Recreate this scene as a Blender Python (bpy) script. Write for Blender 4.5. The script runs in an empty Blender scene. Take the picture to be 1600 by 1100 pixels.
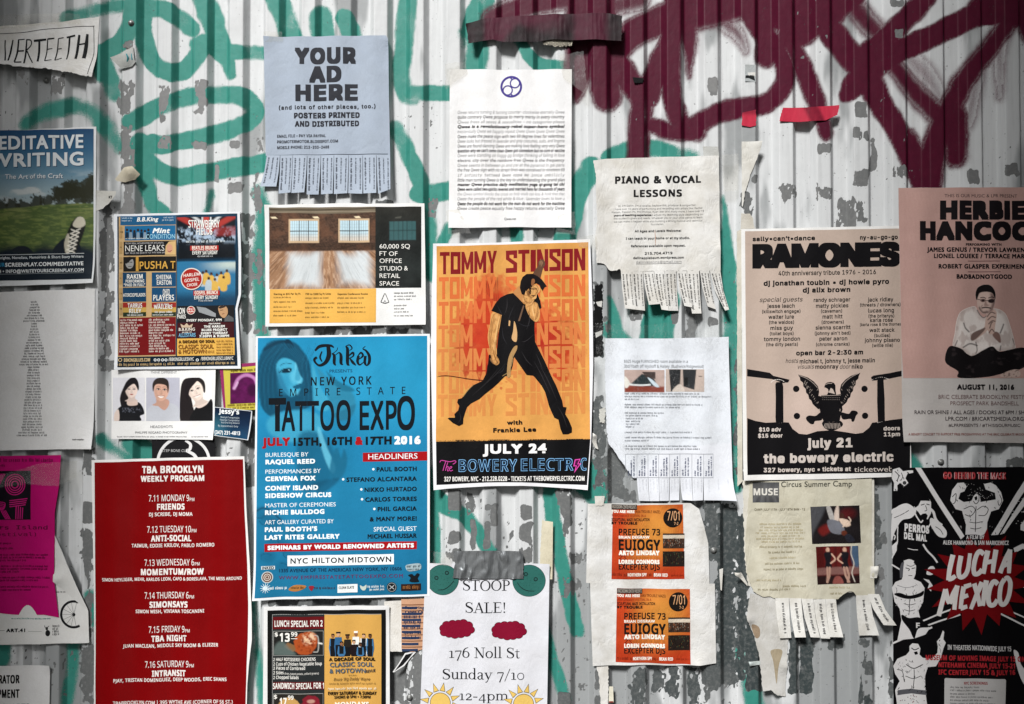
import bpy, math, random, os
import numpy as np
from mathutils import Vector
from mathutils.geometry import tessellate_polygon

# ------------------------------------------------------------------ camera, world, light
SC = bpy.context.scene
COL = SC.collection
R = math.radians
F_PX, YAW, PITCH = 1333.0, R(1.9), R(1.05)
MM = 0.001
PX = 1.12 * MM                       # one photo pixel on the wall at the picture centre
DIST = F_PX * PX
P0 = np.array([0.0, 0.0, 1.55])
fw = np.array([-math.sin(YAW) * math.cos(PITCH), math.cos(YAW) * math.cos(PITCH), math.sin(PITCH)])
rt = np.array([math.cos(YAW), math.sin(YAW), 0.0])
up = np.cross(rt, fw)
CAM = P0 - DIST * fw
cam = bpy.data.cameras.new('camera')
cam.sensor_width = 36.0
cam.lens = 36.0 * F_PX / 1600.0
cam.clip_start = 0.01
cam.clip_end = 200.0
cam_ob = bpy.data.objects.new('camera', cam)
COL.objects.link(cam_ob)
cam_ob.location = CAM
cam_ob.rotation_euler = (R(90) + PITCH, 0, YAW)
SC.camera = cam_ob

SUN_EL, SUN_AZ = R(42), R(-23)       # azimuth: 0 = straight in front of the wall, negative = from the left
world = bpy.data.worlds.new('World')
SC.world = world
world.use_nodes = True
nt = world.node_tree
sky = nt.nodes.new('ShaderNodeTexSky')
sky.sky_type = 'NISHITA'
sky.sun_disc = False
sky.sun_elevation = SUN_EL
sky.sun_rotation = R(180) + SUN_AZ
sky.air_density = 1.6
sky.dust_density = 4.0
sky.ozone_density = 1.0
hsv = nt.nodes.new('ShaderNodeHueSaturation')
hsv.inputs['Saturation'].default_value = 0.12     # overcast: the cloud layer greys the sky
nt.links.new(sky.outputs[0], hsv.inputs['Color'])
nt.links.new(hsv.outputs[0], nt.nodes['Background'].inputs[0])
nt.nodes['Background'].inputs[1].default_value = 0.05
sun = bpy.data.lights.new('sun', 'SUN')
sun.energy = 3.4
sun.angle = R(12)
sun.color = (1.0, 0.985, 0.965)
sun_ob = bpy.data.objects.new('sun', sun)
COL.objects.link(sun_ob)
sd = Vector((math.sin(SUN_AZ) * math.cos(SUN_EL), -math.cos(SUN_AZ) * math.cos(SUN_EL), math.sin(SUN_EL)))
sun_ob.rotation_euler = sd.to_track_quat('Z', 'Y').to_euler()
sun_ob.location = sd * 10
SC.view_settings.view_transform = 'Standard'
SC.view_settings.look = 'None'
SC.view_settings.exposure = 0.7
SC.view_settings.gamma = 1.0
SC.cycles.max_bounces = 6
SC.cycles.transparent_max_bounces = 12


def U(px, py, h=0.0):
    """photo pixel -> world point on the plane h metres in front of the wall's crests"""
    px = np.asarray(px, float); py = np.asarray(py, float)
    a = (px - 800) / F_PX; b = (py - 550) / F_PX
    d = fw[None] + a.reshape(-1, 1) * rt[None] - b.reshape(-1, 1) * up[None]
    t = (-h - CAM[1]) / d[:, 1]
    return CAM[None] + t[:, None] * d


def to_px(P):
    v = P - CAM[None]
    z = v @ fw
    return 800 + F_PX * (v @ rt) / z, 550 - F_PX * (v @ up) / z


# ------------------------------------------------------------------ small maths
def lin(c):
    if isinstance(c, str):
        c = c.lstrip('#')
        c = [int(c[i:i + 2], 16) / 255 for i in (0, 2, 4)]
    c = np.asarray(c, float)
    return np.where(c <= 0.04045, c / 12.92, ((c + 0.055) / 1.055) ** 2.4)


def _hash(ix, iy, seed):
    n = (ix * 374761393 + iy * 668265263 + seed * 974634577) & 0xFFFFFFFF
    n = ((n ^ (n >> 13)) * 1274126177) & 0xFFFFFFFF
    return ((n ^ (n >> 16)) & 0xFFFF) / 65535.0


def vn(x, y, seed=0):
    x = np.asarray(x, float); y = np.asarray(y, float)
    ix = np.floor(x).astype(np.int64); iy = np.floor(y).astype(np.int64)
    u = x - ix; v = y - iy
    u = u * u * (3 - 2 * u); v = v * v * (3 - 2 * v)
    a = _hash(ix, iy, seed); b = _hash(ix + 1, iy, seed); c = _hash(ix, iy + 1, seed); d = _hash(ix + 1, iy + 1, seed)
    return (a * (1 - u) + b * u) * (1 - v) + (c * (1 - u) + d * u) * v


def fbm(x, y, seed=0, o=3):
    s = 0; t = 0; a = 1.0
    for k in range(o):
        s = s + a * vn(x * 2 ** k, y * 2 ** k, seed + k * 17); t += a; a *= 0.5
    return s / t


def sstep(e0, e1, x):
    t = np.clip((x - e0) / (e1 - e0), 0, 1)
    return t * t * (3 - 2 * t)


def smooth(pts, n=5, closed=False):
    p = np.asarray(pts, float)
    if len(p) < 3:
        return p
    q = np.vstack([p[-1:], p, p[:2]]) if closed else np.vstack([2 * p[0] - p[1], p, 2 * p[-1] - p[-2]])
    out = []
    m = len(p) if closed else len(p) - 1
    for i in range(m):
        a, b, c, d = q[i], q[i + 1], q[i + 2], q[i + 3]
        for k in range(n):
            t = k / n
            out.append(0.5 * (2 * b + (c - a) * t + (2 * a - 5 * b + 4 * c - d) * t * t + (3 * b - a - 3 * c + d) * t ** 3))
    if not closed:
        out.append(p[-1])
    return np.array(out)


def seg_dist(X, Y, pts, widths=None):
    """distance to a polyline (minus half the local width)"""
    best = np.full(X.shape, 1e9)
    for i in range(len(pts) - 1):
        ax, ay = pts[i][:2]; bx, by = pts[i + 1][:2]
        dx, dy = bx - ax, by - ay
        t = np.clip(((X - ax) * dx + (Y - ay) * dy) / (dx * dx + dy * dy + 1e-12), 0, 1)
        d = np.hypot(X - ax - t * dx, Y - ay - t * dy)
        if widths is not None:
            d = d - 0.5 * (widths[i] + (widths[i + 1] - widths[i]) * t)
        best = np.minimum(best, d)
    return best


def poly_sd(X, Y, pts):
    """signed distance to a polygon, negative inside"""
    p = np.asarray(pts, float)
    inside = np.zeros(X.shape, bool)
    best = np.full(X.shape, 1e9)
    for i in range(len(p)):
        ax, ay = p[i]; bx, by = p[(i + 1) % len(p)]
        dx, dy = bx - ax, by - ay
        t = np.clip(((X - ax) * dx + (Y - ay) * dy) / (dx * dx + dy * dy + 1e-12), 0, 1)
        best = np.minimum(best, np.hypot(X - ax - t * dx, Y - ay - t * dy))
        c = ((ay > Y) != (by > Y))
        with np.errstate(divide='ignore', invalid='ignore'):
            xi = ax + (Y - ay) * dx / (dy if dy else 1e-12)
        inside ^= c & (X < xi)
    return np.where(inside, -best, best)


# ------------------------------------------------------------------ materials
def new_mat(name):
    m = bpy.data.materials.new(name)
    m.use_nodes = True
    t = m.node_tree
    return m, t, t.nodes['Principled BSDF']


def nd(t, kind, **kw):
    n = t.nodes.new(kind)
    for k, v in kw.items():
        if hasattr(n, k):
            setattr(n, k, v)
        else:
            n.inputs[k].default_value = v
    return n


def mixc(t, fac, a, b, mode='MIX'):
    n = t.nodes.new('ShaderNodeMix'); n.data_type = 'RGBA'; n.blend_type = mode
    for s, v in ((n.inputs[0], fac), (n.inputs[6], a), (n.inputs[7], b)):
        if hasattr(v, 'is_linked') or hasattr(v, 'links'):
            t.links.new(v, s)
        else:
            s.default_value = v if not isinstance(v, (tuple, list, np.ndarray)) else (*[float(q) for q in v[:3]], 1.0)
    return n.outputs[2]


def mth(t, op, a, b=0.0, c=0.0, clamp=False):
    n = t.nodes.new('ShaderNodeMath'); n.operation = op; n.use_clamp = clamp
    for s, v in zip(n.inputs, (a, b, c)):
        if hasattr(v, 'links'):
            t.links.new(v, s)
        else:
            s.default_value = v
    return n.outputs[0]


def noise(t, scale, detail=3, rough=0.55, vec=None, dist=0.0):
    n = nd(t, 'ShaderNodeTexNoise'); n.inputs['Scale'].default_value = scale; n.inputs['Detail'].default_value = detail
    n.inputs['Roughness'].default_value = rough; n.inputs['Distortion'].default_value = dist
    if vec is not None:
        t.links.new(vec, n.inputs['Vector'])
    return n.outputs[0]


def obj_vec(t, scale=(1, 1, 1)):
    g = nd(t, 'ShaderNodeNewGeometry')
    m = nd(t, 'ShaderNodeMapping'); m.inputs['Scale'].default_value = scale
    t.links.new(g.outputs['Position'], m.inputs['Vector'])
    return m.outputs[0]


def paper_mat(name, rough=0.55, crumple=0.3, grime=0.12, coat=0.0):
    m, t, b = new_mat(name)
    at = nd(t, 'ShaderNodeAttribute', attribute_name='ink')
    v = obj_vec(t)
    n1 = noise(t, 22, 4, 0.6, v)
    n2 = noise(t, 420, 2, 0.6, v)
    dirt = mth(t, 'MULTIPLY_ADD', n1, -2.2, 1.75, clamp=True)
    # grime and paper grain only ever darken or lighten in proportion, so black ink stays black
    c = mixc(t, mth(t, 'MULTIPLY', mth(t, 'SUBTRACT', 1.0, dirt), grime * 2.2), at.outputs['Color'], lin('#b5ac98'), 'MULTIPLY')
    gr = nd(t, 'ShaderNodeCombineColor')
    for k in range(3):
        t.links.new(mth(t, 'MULTIPLY_ADD', n2, 0.16, 0.92), gr.inputs[k])
    c = mixc(t, 1.0, c, gr.outputs[0], 'MULTIPLY')
    t.links.new(c, b.inputs['Base Color'])
    b.inputs['Roughness'].default_value = rough
    b.inputs['Specular IOR Level'].default_value = 0.12
    if coat:
        b.inputs['Coat Weight'].default_value = coat; b.inputs['Coat Roughness'].default_value = 0.25
    # creases: ridged large noise plus a finer crumple
    big = noise(t, 13, 3, 0.5, v, 0.6)
    ridge = mth(t, 'ABSOLUTE', mth(t, 'SUBTRACT', big, 0.5))
    vo = nd(t, 'ShaderNodeTexVoronoi', feature='DISTANCE_TO_EDGE'); vo.inputs['Scale'].default_value = 17.0
    wv = nd(t, 'ShaderNodeVectorMath', operation='ADD'); t.links.new(v, wv.inputs[0])
    sc = nd(t, 'ShaderNodeVectorMath', operation='SCALE'); sc.inputs[3].default_value = 0.03
    nn = nd(t, 'ShaderNodeTexNoise'); nn.inputs['Scale'].default_value = 11.0
    t.links.new(nn.outputs[1], sc.inputs[0]); t.links.new(sc.outputs[0], wv.inputs[1]); t.links.new(wv.outputs[0], vo.inputs['Vector'])
    cr = mth(t, 'MINIMUM', vo.outputs[0], 0.12)
    h = mth(t, 'ADD', mth(t, 'MULTIPLY', ridge, 1.2), mth(t, 'MULTIPLY', cr, 1.6))
    h = mth(t, 'ADD', h, mth(t, 'MULTIPLY', noise(t, 60, 3, 0.6, v), 0.35))
    bp = nd(t, 'ShaderNodeBump'); bp.inputs['Strength'].default_value = crumple; bp.inputs['Distance'].default_value = 0.006
    t.links.new(h, bp.inputs['Height']); t.links.new(bp.outputs[0], b.inputs['Normal'])
    return m


M = {}
M['matte'] = paper_mat('printer_paper', 0.62, 0.17, 0.08)
M['worn'] = paper_mat('worn_paper', 0.7, 0.30, 0.25)
M['satin'] = paper_mat('poster_paper', 0.5, 0.11, 0.06, 0.0)
M['gloss'] = paper_mat('glossy_poster_paper', 0.42, 0.10, 0.04, 0.03)


def tape_mat(name, col, rough, metal=0.0, bump=0.5, spray=None):
    m, t, b = new_mat(name)
    v = obj_vec(t, (1, 1, 0.25))
    n = noise(t, 160, 4, 0.65, v)
    c = mixc(t, mth(t, 'MULTIPLY', n, 0.6), lin(col), lin(col) * 0.55)
    if spray is not None:
        at = nd(t, 'ShaderNodeAttribute', attribute_name='ink')
        c = mixc(t, mth(t, 'MULTIPLY', at.outputs['Fac'], mth(t, 'MULTIPLY_ADD', noise(t, 90, 3, 0.6, obj_vec(t)), 0.6, 0.55, clamp=True)), c, lin(spray))
    t.links.new(c, b.inputs['Base Color'])
    b.inputs['Roughness'].default_value = rough; b.inputs['Metallic'].default_value = metal; b.inputs['Specular IOR Level'].default_value = 0.25
    bp = nd(t, 'ShaderNodeBump'); bp.inputs['Strength'].default_value = bump; bp.inputs['Distance'].default_value = 0.004
    t.links.new(noise(t, 55, 4, 0.6, obj_vec(t, (1.6, 1, 0.35)), 1.0), bp.inputs['Height']); t.links.new(bp.outputs[0], b.inputs['Normal'])
    return m


M['duct'] = tape_mat('duct_tape_grey', '#a4a8ab', 0.3, 0.75, 0.3)
M['black_tape'] = tape_mat('black_tape', '#0c0d0e', 0.62, 0.0, 0.15, '#4a1228')
M['red_tape'] = tape_mat('red_tape', '#c23048', 0.5, 0.0, 0.25, '#6a1026')


def film_mat(name, tint, alpha, rough=0.12, bump=0.8):
    m, t, b = new_mat(name)
    out = t.nodes['Material Output']
    tr = nd(t, 'ShaderNodeBsdfTransparent')
    tr.inputs[0].default_value = (*lin(tint), 1)
    b.inputs['Base Color'].default_value = (0.8, 0.8, 0.8, 1)
    b.inputs['Roughness'].default_value = rough
    b.inputs['Specular IOR Level'].default_value = 0.8
    v = obj_vec(t)
    w = nd(t, 'ShaderNodeTexVoronoi', feature='DISTANCE_TO_EDGE'); w.inputs['Scale'].default_value = 45.0
    nn = nd(t, 'ShaderNodeTexNoise'); nn.inputs['Scale'].default_value = 18.0
    sc = nd(t, 'ShaderNodeVectorMath', operation='SCALE'); sc.inputs[3].default_value = 0.06
    ad = nd(t, 'ShaderNodeVectorMath', operation='ADD')
    t.links.new(nn.outputs[1], sc.inputs[0]); t.links.new(sc.outputs[0], ad.inputs[0]); t.links.new(v, ad.inputs[1]); t.links.new(ad.outputs[0], w.inputs['Vector'])
    crease = mth(t, 'SUBTRACT', 1.0, mth(t, 'MULTIPLY', w.outputs[0], 9.0), clamp=True)
    bp = nd(t, 'ShaderNodeBump'); bp.inputs['Strength'].default_value = bump; bp.inputs['Distance'].default_value = 0.004
    t.links.new(crease, bp.inputs['Height']); t.links.new(bp.outputs[0], b.inputs['Normal'])
    mx = nd(t, 'ShaderNodeMixShader')
    fac = mth(t, 'MULTIPLY_ADD', mth(t, 'MULTIPLY', mth(t, 'POWER', crease, 5.0), mth(t, 'MULTIPLY_ADD', noise(t, 22, 3, 0.6, v), 3.0, -1.3, clamp=True)), 0.85, alpha, clamp=True)
    t.links.new(fac, mx.inputs[0]); t.links.new(tr.outputs[0], mx.inputs[1]); t.links.new(b.outputs[0], mx.inputs[2])
    t.links.new(mx.outputs[0], out.inputs[0])
    return m


M['film'] = film_mat('clear_plastic_film', '#fdfefe', 0.012, 0.1, 0.5)
M['tape'] = film_mat('clear_adhesive_tape', '#faf9f6', 0.07, 0.25, 0.3)


def plain(name, col, rough=0.6, metal=0.0, sc=30):
    m, t, b = new_mat(name)
    n = noise(t, sc, 5, 0.6, obj_vec(t))
    t.links.new(mixc(t, n, lin(col) * 0.75, np.minimum(lin(col) * 1.25, 0.9)), b.inputs['Base Color'])
    b.inputs['Roughness'].default_value = rough; b.inputs['Metallic'].default_value = metal
    return m


# ------------------------------------------------------------------ tags and meshes
def tag(o, label=None, cat=None, group=None, kind=None):
    for k, v in (('label', label), ('category', cat), ('group', group), ('kind', kind)):
        if v:
            o[k] = v
    return o


def world_loc(o):
    p = np.array(o.location)
    return p if o.parent is None else p + world_loc(o.parent)


def mesh_obj(name, V, T, mat, ink=None, parent=None, origin=None, smooth_shade=True):
    """V Nx3 world, T Mx3; object origin at the middle of V"""
    V = np.asarray(V, float); T = np.asarray(T, np.int32)
    o0 = V.mean(axis=0) if origin is None else np.asarray(origin)
    me = bpy.data.meshes.new(name)
    me.vertices.add(len(V)); me.loops.add(T.size); me.polygons.add(len(T))
    me.vertices.foreach_set('co', (V - o0).astype(np.float32).ravel())
    me.loops.foreach_set('vertex_index', T.ravel())
    k = T.shape[1]
    me.polygons.foreach_set('loop_start', np.arange(0, T.size, k, dtype=np.int32))
    me.polygons.foreach_set('use_smooth', np.full(len(T), smooth_shade, bool))
    me.update(calc_edges=True)
    me.materials.append(mat)
    if ink is not None:
        a = me.color_attributes.new('ink', 'FLOAT_COLOR', 'POINT')
        c = np.ones((len(V), 4), np.float32); c[:, :3] = ink
        a.data.foreach_set('color', c.ravel())
    o = bpy.data.objects.new(name, me)
    COL.objects.link(o)
    o.location = o0
    if parent is not None:
        o.parent = parent
        o.location = o0 - world_loc(parent)
    return o


# ------------------------------------------------------------------ lettering
FD = bpy.utils.system_resource('DATAFILES', path='fonts') or ''
FONTS = {'b': None}
for key, fn in (('i', 'Inter.woff2'), ('m', 'DejaVuSansMono.woff2'), ('n', 'NotoSansMath-Regular.woff2')):
    try:
        FONTS[key] = bpy.data.fonts.load(os.path.join(FD, fn))
    except Exception:
        FONTS[key] = None
_tc = bpy.data.curves.new('lettering', 'FONT')
_to = bpy.data.objects.new('lettering', _tc)
_tc.fill_mode = 'NONE'
_tc.resolution_u = 3
_DEF = _tc.font
_gc = {}


def _raw(font, body):
    _tc.font = FONTS.get(font) or _DEF
    _tc.body = body
    me = _to.to_mesh()
    if me is None:
        return np.zeros((0, 2)), []
    v = np.array([p.co[:2] for p in me.vertices]) if len(me.vertices) else np.zeros((0, 2))
    e = [tuple(x.vertices) for x in me.edges]
    _to.to_mesh_clear()
    return v, e


def glyph(font, ch):
    k = (font, ch)
    if k in _gc:
        return _gc[k]
    base, _ = _raw(font, '||'); mid, _ = _raw(font, '|' + ch + '|')
    adv = (mid[:, 0].max() - mid[:, 0].min()) - (base[:, 0].max() - base[:, 0].min())
    v, e = _raw(font, ch)
    V = np.zeros((0, 2)); T = np.zeros((0, 3), int)
    if len(e):
        nb = {}
        for a, b in e:
            nb.setdefault(a, []).append(b); nb.setdefault(b, []).append(a)
        loops, seen = [], set()
        for s in nb:
            if s in seen or len(nb[s]) < 2:
                continue
            lp, prev, cur = [s], None, s
            seen.add(s)
            while True:
                nx = [q for q in nb[cur] if q != prev and q not in seen]
                if not nx:
                    break
                prev, cur = cur, nx[0]
                seen.add(cur); lp.append(cur)
            lp2 = sorted(lp) if sorted(lp) == list(range(min(lp), max(lp) + 1)) else lp   # keep the font's own direction
            if len(lp2) > 2:
                loops.append(v[lp2])
        area = lambda p: 0.5 * np.sum(p[:, 0] * np.roll(p[:, 1], -1) - np.roll(p[:, 0], -1) * p[:, 1])
        ar = [area(p) for p in loops]
        sg = np.sign(ar[int(np.argmax(np.abs(ar)))]) if ar else 1
        outer = [i for i in range(len(loops)) if np.sign(ar[i]) == sg]
        hole = [i for i in range(len(loops)) if np.sign(ar[i]) != sg]
        n = 0; VV = []; TT = []
        for i in outer:
            hs = [loops[j] for j in hole if poly_sd(np.array([loops[j][0, 0]]), np.array([loops[j][0, 1]]), loops[i])[0] < 0.001 and abs(ar[j]) < abs(ar[i])]
            rings = [loops[i]] + hs
            tri = tessellate_polygon([[Vector((q[0], q[1], 0)) for q in r] for r in rings])
            VV.append(np.vstack(rings)); TT += [[q + n for q in t] for t in tri]
            n += len(VV[-1])
        if TT:
            V = np.vstack(VV); T = np.array(TT)
    _gc[k] = (V, T, adv)
    return _gc[k]


CAPH = {}
def caph(font):
    if font not in CAPH:
        CAPH[font] = glyph(font, 'H')[0][:, 1].max()
    return CAPH[font]


def layout(s, font='n', sp=0.0, shear=0.0):
    """returns verts (cap height = 1, baseline 0, y up), tris, width"""
    c = caph(font); x = 0.0; VV = []; TT = []; n = 0
    for ch in s:
        V, T, adv = glyph(font, ch)
        if len(T):
            W = V / c
            W = np.column_stack([W[:, 0] + x + shear * W[:, 1], W[:, 1]])
            VV.append(W); TT.append(T + n); n += len(W)
        x += adv / c + sp
    if not VV:
        return np.zeros((0, 2)), np.zeros((0, 3), int), x
    return np.vstack(VV), np.vstack(TT), x


def ribbon(pts, n=6, sm=True):
    """variable-width stroke: rows (x, y, width) -> verts, tris"""
    p = np.asarray(pts, float)
    if sm and len(p) > 2:
        p = smooth(p, n)
    d = np.gradient(p[:, :2], axis=0)
    L = np.hypot(d[:, 0], d[:, 1]) + 1e-9
    nx, ny = -d[:, 1] / L, d[:, 0] / L
    w = p[:, 2] / 2
    A = np.column_stack([p[:, 0] + nx * w, p[:, 1] + ny * w]); B = np.column_stack([p[:, 0] - nx * w, p[:, 1] - ny * w])
    m = len(p)
    i = np.arange(m - 1)
    T = np.vstack([np.column_stack([i, i + 1, i + m]), np.column_stack([i + 1, i + m + 1, i + m])])
    return np.vstack([A, B]), T


def refine(V, T, L):
    """split long triangles so that they follow the paper"""
    for _ in range(12):
        a, b, c = V[T[:, 0]], V[T[:, 1]], V[T[:, 2]]
        e = np.stack([np.hypot(*(b - a).T), np.hypot(*(c - b).T), np.hypot(*(a - c).T)], 1)
        k = e.argmax(1); bad = e.max(1) > L
        if not bad.any():
            break
        Tb, kb = T[bad], k[bad]
        r = np.arange(len(Tb))
        i0 = Tb[r, kb]; i1 = Tb[r, (kb + 1) % 3]; i2 = Tb[r, (kb + 2) % 3]
        mid = 0.5 * (V[i0] + V[i1]); im = len(V) + r
        V = np.vstack([V, mid])
        T = np.vstack([T[~bad], np.column_stack([i0, im, i2]), np.column_stack([im, i1, i2])])
    return V, T


class Canvas:
    """a small printed picture: colour per grid point"""
    def __init__(s, x0, y0, x1, y1, step=1.3, col='#ffffff'):
        nx = max(2, int(round((x1 - x0) / step)) + 1); ny = max(2, int(round((y1 - y0) / step)) + 1)
        s.X, s.Y = np.meshgrid(np.linspace(x0, x1, nx), np.linspace(y0, y1, ny))
        s.u = (s.X - x0) / (x1 - x0); s.v = (s.Y - y0) / (y1 - y0)
        s.C = np.empty(s.X.shape + (3,)); s.C[:] = lin(col)
        s.b = (x0, y0, x1, y1); s.step = step; s.M = np.zeros(s.X.shape)

    def P(s, pts):           # unit coordinates of the picture -> photo px
        x0, y0, x1, y1 = s.b
        p = np.asarray(pts, float)
        return np.column_stack([x0 + p[:, 0] * (x1 - x0), y0 + p[:, 1] * (y1 - y0)])

    def blend(s, a, col):
        c = lin(col) if isinstance(col, str) else col
        s.M = np.maximum(s.M, np.broadcast_to(a, s.M.shape))
        a = np.clip(a, 0, 1)[..., None]
        s.C = s.C * (1 - a) + c * a

    def poly(s, pts, col, soft=0.7, a=1.0, sm=True, rough=0.0, seed=3):
        p = smooth(pts, 4, True) if sm else np.asarray(pts, float)
        d = poly_sd(s.X, s.Y, p)
        if rough:
            d = d + (fbm(s.X / 3, s.Y / 3, seed) - 0.5) * rough
        s.blend(a * (1 - sstep(-soft, soft, d)), col)

    def line(s, pts, w, col, soft=0.6, a=1.0, sm=True):
        p = smooth(pts, 4) if sm and len(pts) > 2 else np.asarray(pts, float)
        d = seg_dist(s.X, s.Y, p) - w / 2
        s.blend(a * (1 - sstep(-soft, soft, d)), col)

    def ell(s, x, y, rx, ry, col, soft=0.7, a=1.0, rot=0.0):
        c, q = math.cos(rot), math.sin(rot)
        dx, dy = s.X - x, s.Y - y
        d = (np.hypot((dx * c + dy * q) / rx, (-dx * q + dy * c) / ry) - 1) * min(rx, ry)
        s.blend(a * (1 - sstep(-soft, soft, d)), col)

    def grad(s, cols, vert=True):
        t = s.v if vert else s.u
        k = np.linspace(0, 1, len(cols)); L = np.array([lin(c) for c in cols])
        s.C = np.stack([np.interp(t, k, L[:, i]) for i in range(3)], -1)

    def tex(s, sx, sy, amt, seed=1, o=4):
        n = fbm(s.X / sx, s.Y / sy, seed, o) - 0.5
        s.C = np.clip(s.C * (1 + amt * n[..., None] * 2), 0, 1)


# corners that have come loose: seed of the sheet -> (x, y, radius, height in mm)
LIFTED = {33: [(397, 937, 60, 7)], 42: [(918, 765, 60, 6), (677, 381, 40, 4)], 21: [(182, 578, 46, 5)], 32: [(666, 508, 46, 6), (414, 320, 30, 3)], 41: [(702, 357, 44, 5), (892, 357, 50, 6)], 12: [(149, 442, 44, 6)], 13: [(147, 701, 50, 7)],
          81: [(1160, 750, 50, 5)], 34: [(608, 946, 30, 3)], 31: [(412, 57, 34, 3)], 83: [(1409, 690, 60, 7)], 62: [(1138, 526, 40, 3)], 22: [(334, 687, 30, 4)], 43: [(859, 881, 40, 4)]}

INK = '#161617'


class Sheet:
    """one sheet of paper: a curved grid plus everything printed on it. All coordinates are photo pixels."""
    def __init__(s, name, top, bottom, lvl, paper='#e4e4e6', mat='matte', sl=0.0, seed=1, wave=0.5, rough=0.7,
                 curls=(), left=None, right=None, lift=0.0, tear=0.0, tear_sides='b', step=3.0, parent=None, strip=0.0, hsrc=None):
        s.name, s.lvl, s.sl, s.seed, s.wave, s.rough, s.curls, s.lift = name, lvl * MM, sl, seed, wave * MM, rough * MM, curls, lift * MM
        s.curls = list(s.curls) + LIFTED.get(seed, [])
        s.mat, s.parent, s.strip, s.hsrc = mat, parent, strip * MM, hsrc
        s.chunks = []; s.cur = None; s.np = 0
        top = np.asarray(top, float); bottom = np.asarray(bottom, float)
        left = np.array([top[0], bottom[0]]) if left is None else np.asarray(left, float)
        right = np.array([top[-1], bottom[-1]]) if right is None else np.asarray(right, float)
        def res(p, n):
            d = np.r_[0, np.cumsum(np.hypot(*np.diff(p, axis=0).T))]
            t = np.linspace(0, d[-1], n)
            return np.column_stack([np.interp(t, d, p[:, 0]), np.interp(t, d, p[:, 1])])
        W = max(np.hypot(*(top[-1] - top[0])), 4); H = max(np.hypot(*(left[-1] - left[0])), 4)
        nx = int(max(3, W / step)) + 1; ny = int(max(3, H / step)) + 1
        t, b, l, r = res(top, nx), res(bottom, nx), res(left, ny), res(right, ny)
        if tear:
            rg = np.random.RandomState(seed + 5)
            for k, e, ax in (('t', t, 1), ('b', b, 1), ('l', l, 0), ('r', r, 0)):
                if k in tear_sides:
                    e[1:-1, ax] += (rg.rand(len(e) - 2) - 0.5) * tear
        u = np.linspace(0, 1, nx)[None, :, None]; v = np.linspace(0, 1, ny)[:, None, None]
        G = ((1 - v) * t[None] + v * b[None] + (1 - u) * l[:, None] + u * r[:, None]
             - ((1 - u) * (1 - v) * t[0] + u * (1 - v) * t[-1] + (1 - u) * v * b[0] + u * v * b[-1]))
        s.ymin, s.ymax = G[..., 1].min(), G[..., 1].max(); s.xmin, s.xmax = G[..., 0].min(), G[..., 0].max()
        s.paper = lin(paper)
        i = np.arange(nx * ny).reshape(ny, nx)
        q = np.column_stack([i[:-1, :-1].ravel(), i[1:, :-1].ravel(), i[1:, 1:].ravel(), i[:-1, 1:].ravel()])
        T = np.vstack([q[:, [0, 1, 2]], q[:, [0, 2, 3]]])
        s.chunks.append((G.reshape(-1, 2), T, np.tile(s.paper, (nx * ny, 1)), 0.0, None))
        s.layer = 1

    def h(s, x, y):
        src = s.hsrc or s
        z = np.full(np.shape(x), src.lvl)
        z = z + src.wave * 2.2 * np.cos(2 * np.pi * (x - 697) / 57.2)
        z = z + src.rough * 2 * (fbm(x / 40, y / 56, src.seed, 2) - 0.35)
        if src.lift:
            z = z + src.lift * sstep(0.55, 1.0, (y - src.ymin) / (src.ymax - src.ymin)) * (0.6 + 0.8 * vn(x / 45, y * 0 + src.seed, 9))
        for cx, cy, r, a in src.curls:
            d = np.clip(1 - np.hypot(x - cx, y - cy) / r, 0, 1)
            z = z + a * MM * d * d
        if s.hsrc is not None:
            t = np.clip((y - s.ymin) / (s.ymax - s.ymin), 0, 1)
            z = z + 0.0006 + s.strip * t ** 1.5 + 0.7 * MM * np.sin(t * 5 + s.seed) * t + (x - s.xmin) / (s.xmax - s.xmin) * math.sin(s.seed * 2.3) * 2.2 * MM * t
        return z

    # -------- drawing
    def add(s, V, T, col, layer=None, L=3.6):
        if len(T) == 0:
            return
        V, T = refine(np.asarray(V, float), np.asarray(T, int), L)
        c = np.tile(lin(col) if isinstance(col, str) else np.asarray(col, float), (len(V), 1))
        s.chunks.append((V, T, c, s.layer if layer is None else layer, s.cur))

    def part(s, *names):
        """what is printed from here on belongs to this part (or part, sub-part) of the sheet"""
        s.np += 1
        if not names:
            s.cur = None
        elif len(names) == 1:
            s.cur = ((names[0], s.np),)
            s.last = s.cur[0]
        else:
            s.cur = (s.last, (names[1], s.np))

    def up(s, k=1.0):
        s.layer += k

    def slope(s, V, xc):
        V = V.copy(); V[:, 1] += s.sl * (V[:, 0] - xc); return V

    def rect(s, x0, y0, x1, y1, col, sl=True, grad=None):
        V = np.array([[x0, y0], [x0, y1], [x1, y1], [x1, y0]], float)
        if sl:
            V = s.slope(V, (x0 + x1) / 2)
        s.add(V, [[0, 1, 2], [0, 2, 3]], col)

    def poly(s, pts, col, sm=False, holes=()):
        p = smooth(pts, 5, True) if sm else np.asarray(pts, float)
        rings = [p] + [np.asarray(h, float) for h in holes]
        T = tessellate_polygon([[Vector((q[0], q[1], 0)) for q in r] for r in rings])
        if len(T):
            s.add(np.vstack(rings), np.array(T), col)

    def ell(s, x, y, rx, ry, col, n=28):
        a = np.linspace(0, 2 * np.pi, n, endpoint=False)
        s.poly(np.column_stack([x + rx * np.cos(a), y + ry * np.sin(a)]), col)

    def ring(s, x, y, r, w, col, a0=0, a1=360, ry=None):
        a = np.radians(np.linspace(a0, a1, 40))
        ry = ry or r
        s.line(np.column_stack([x + r * np.cos(a), y + ry * np.sin(a)]), w, col, sm=False)

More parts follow.
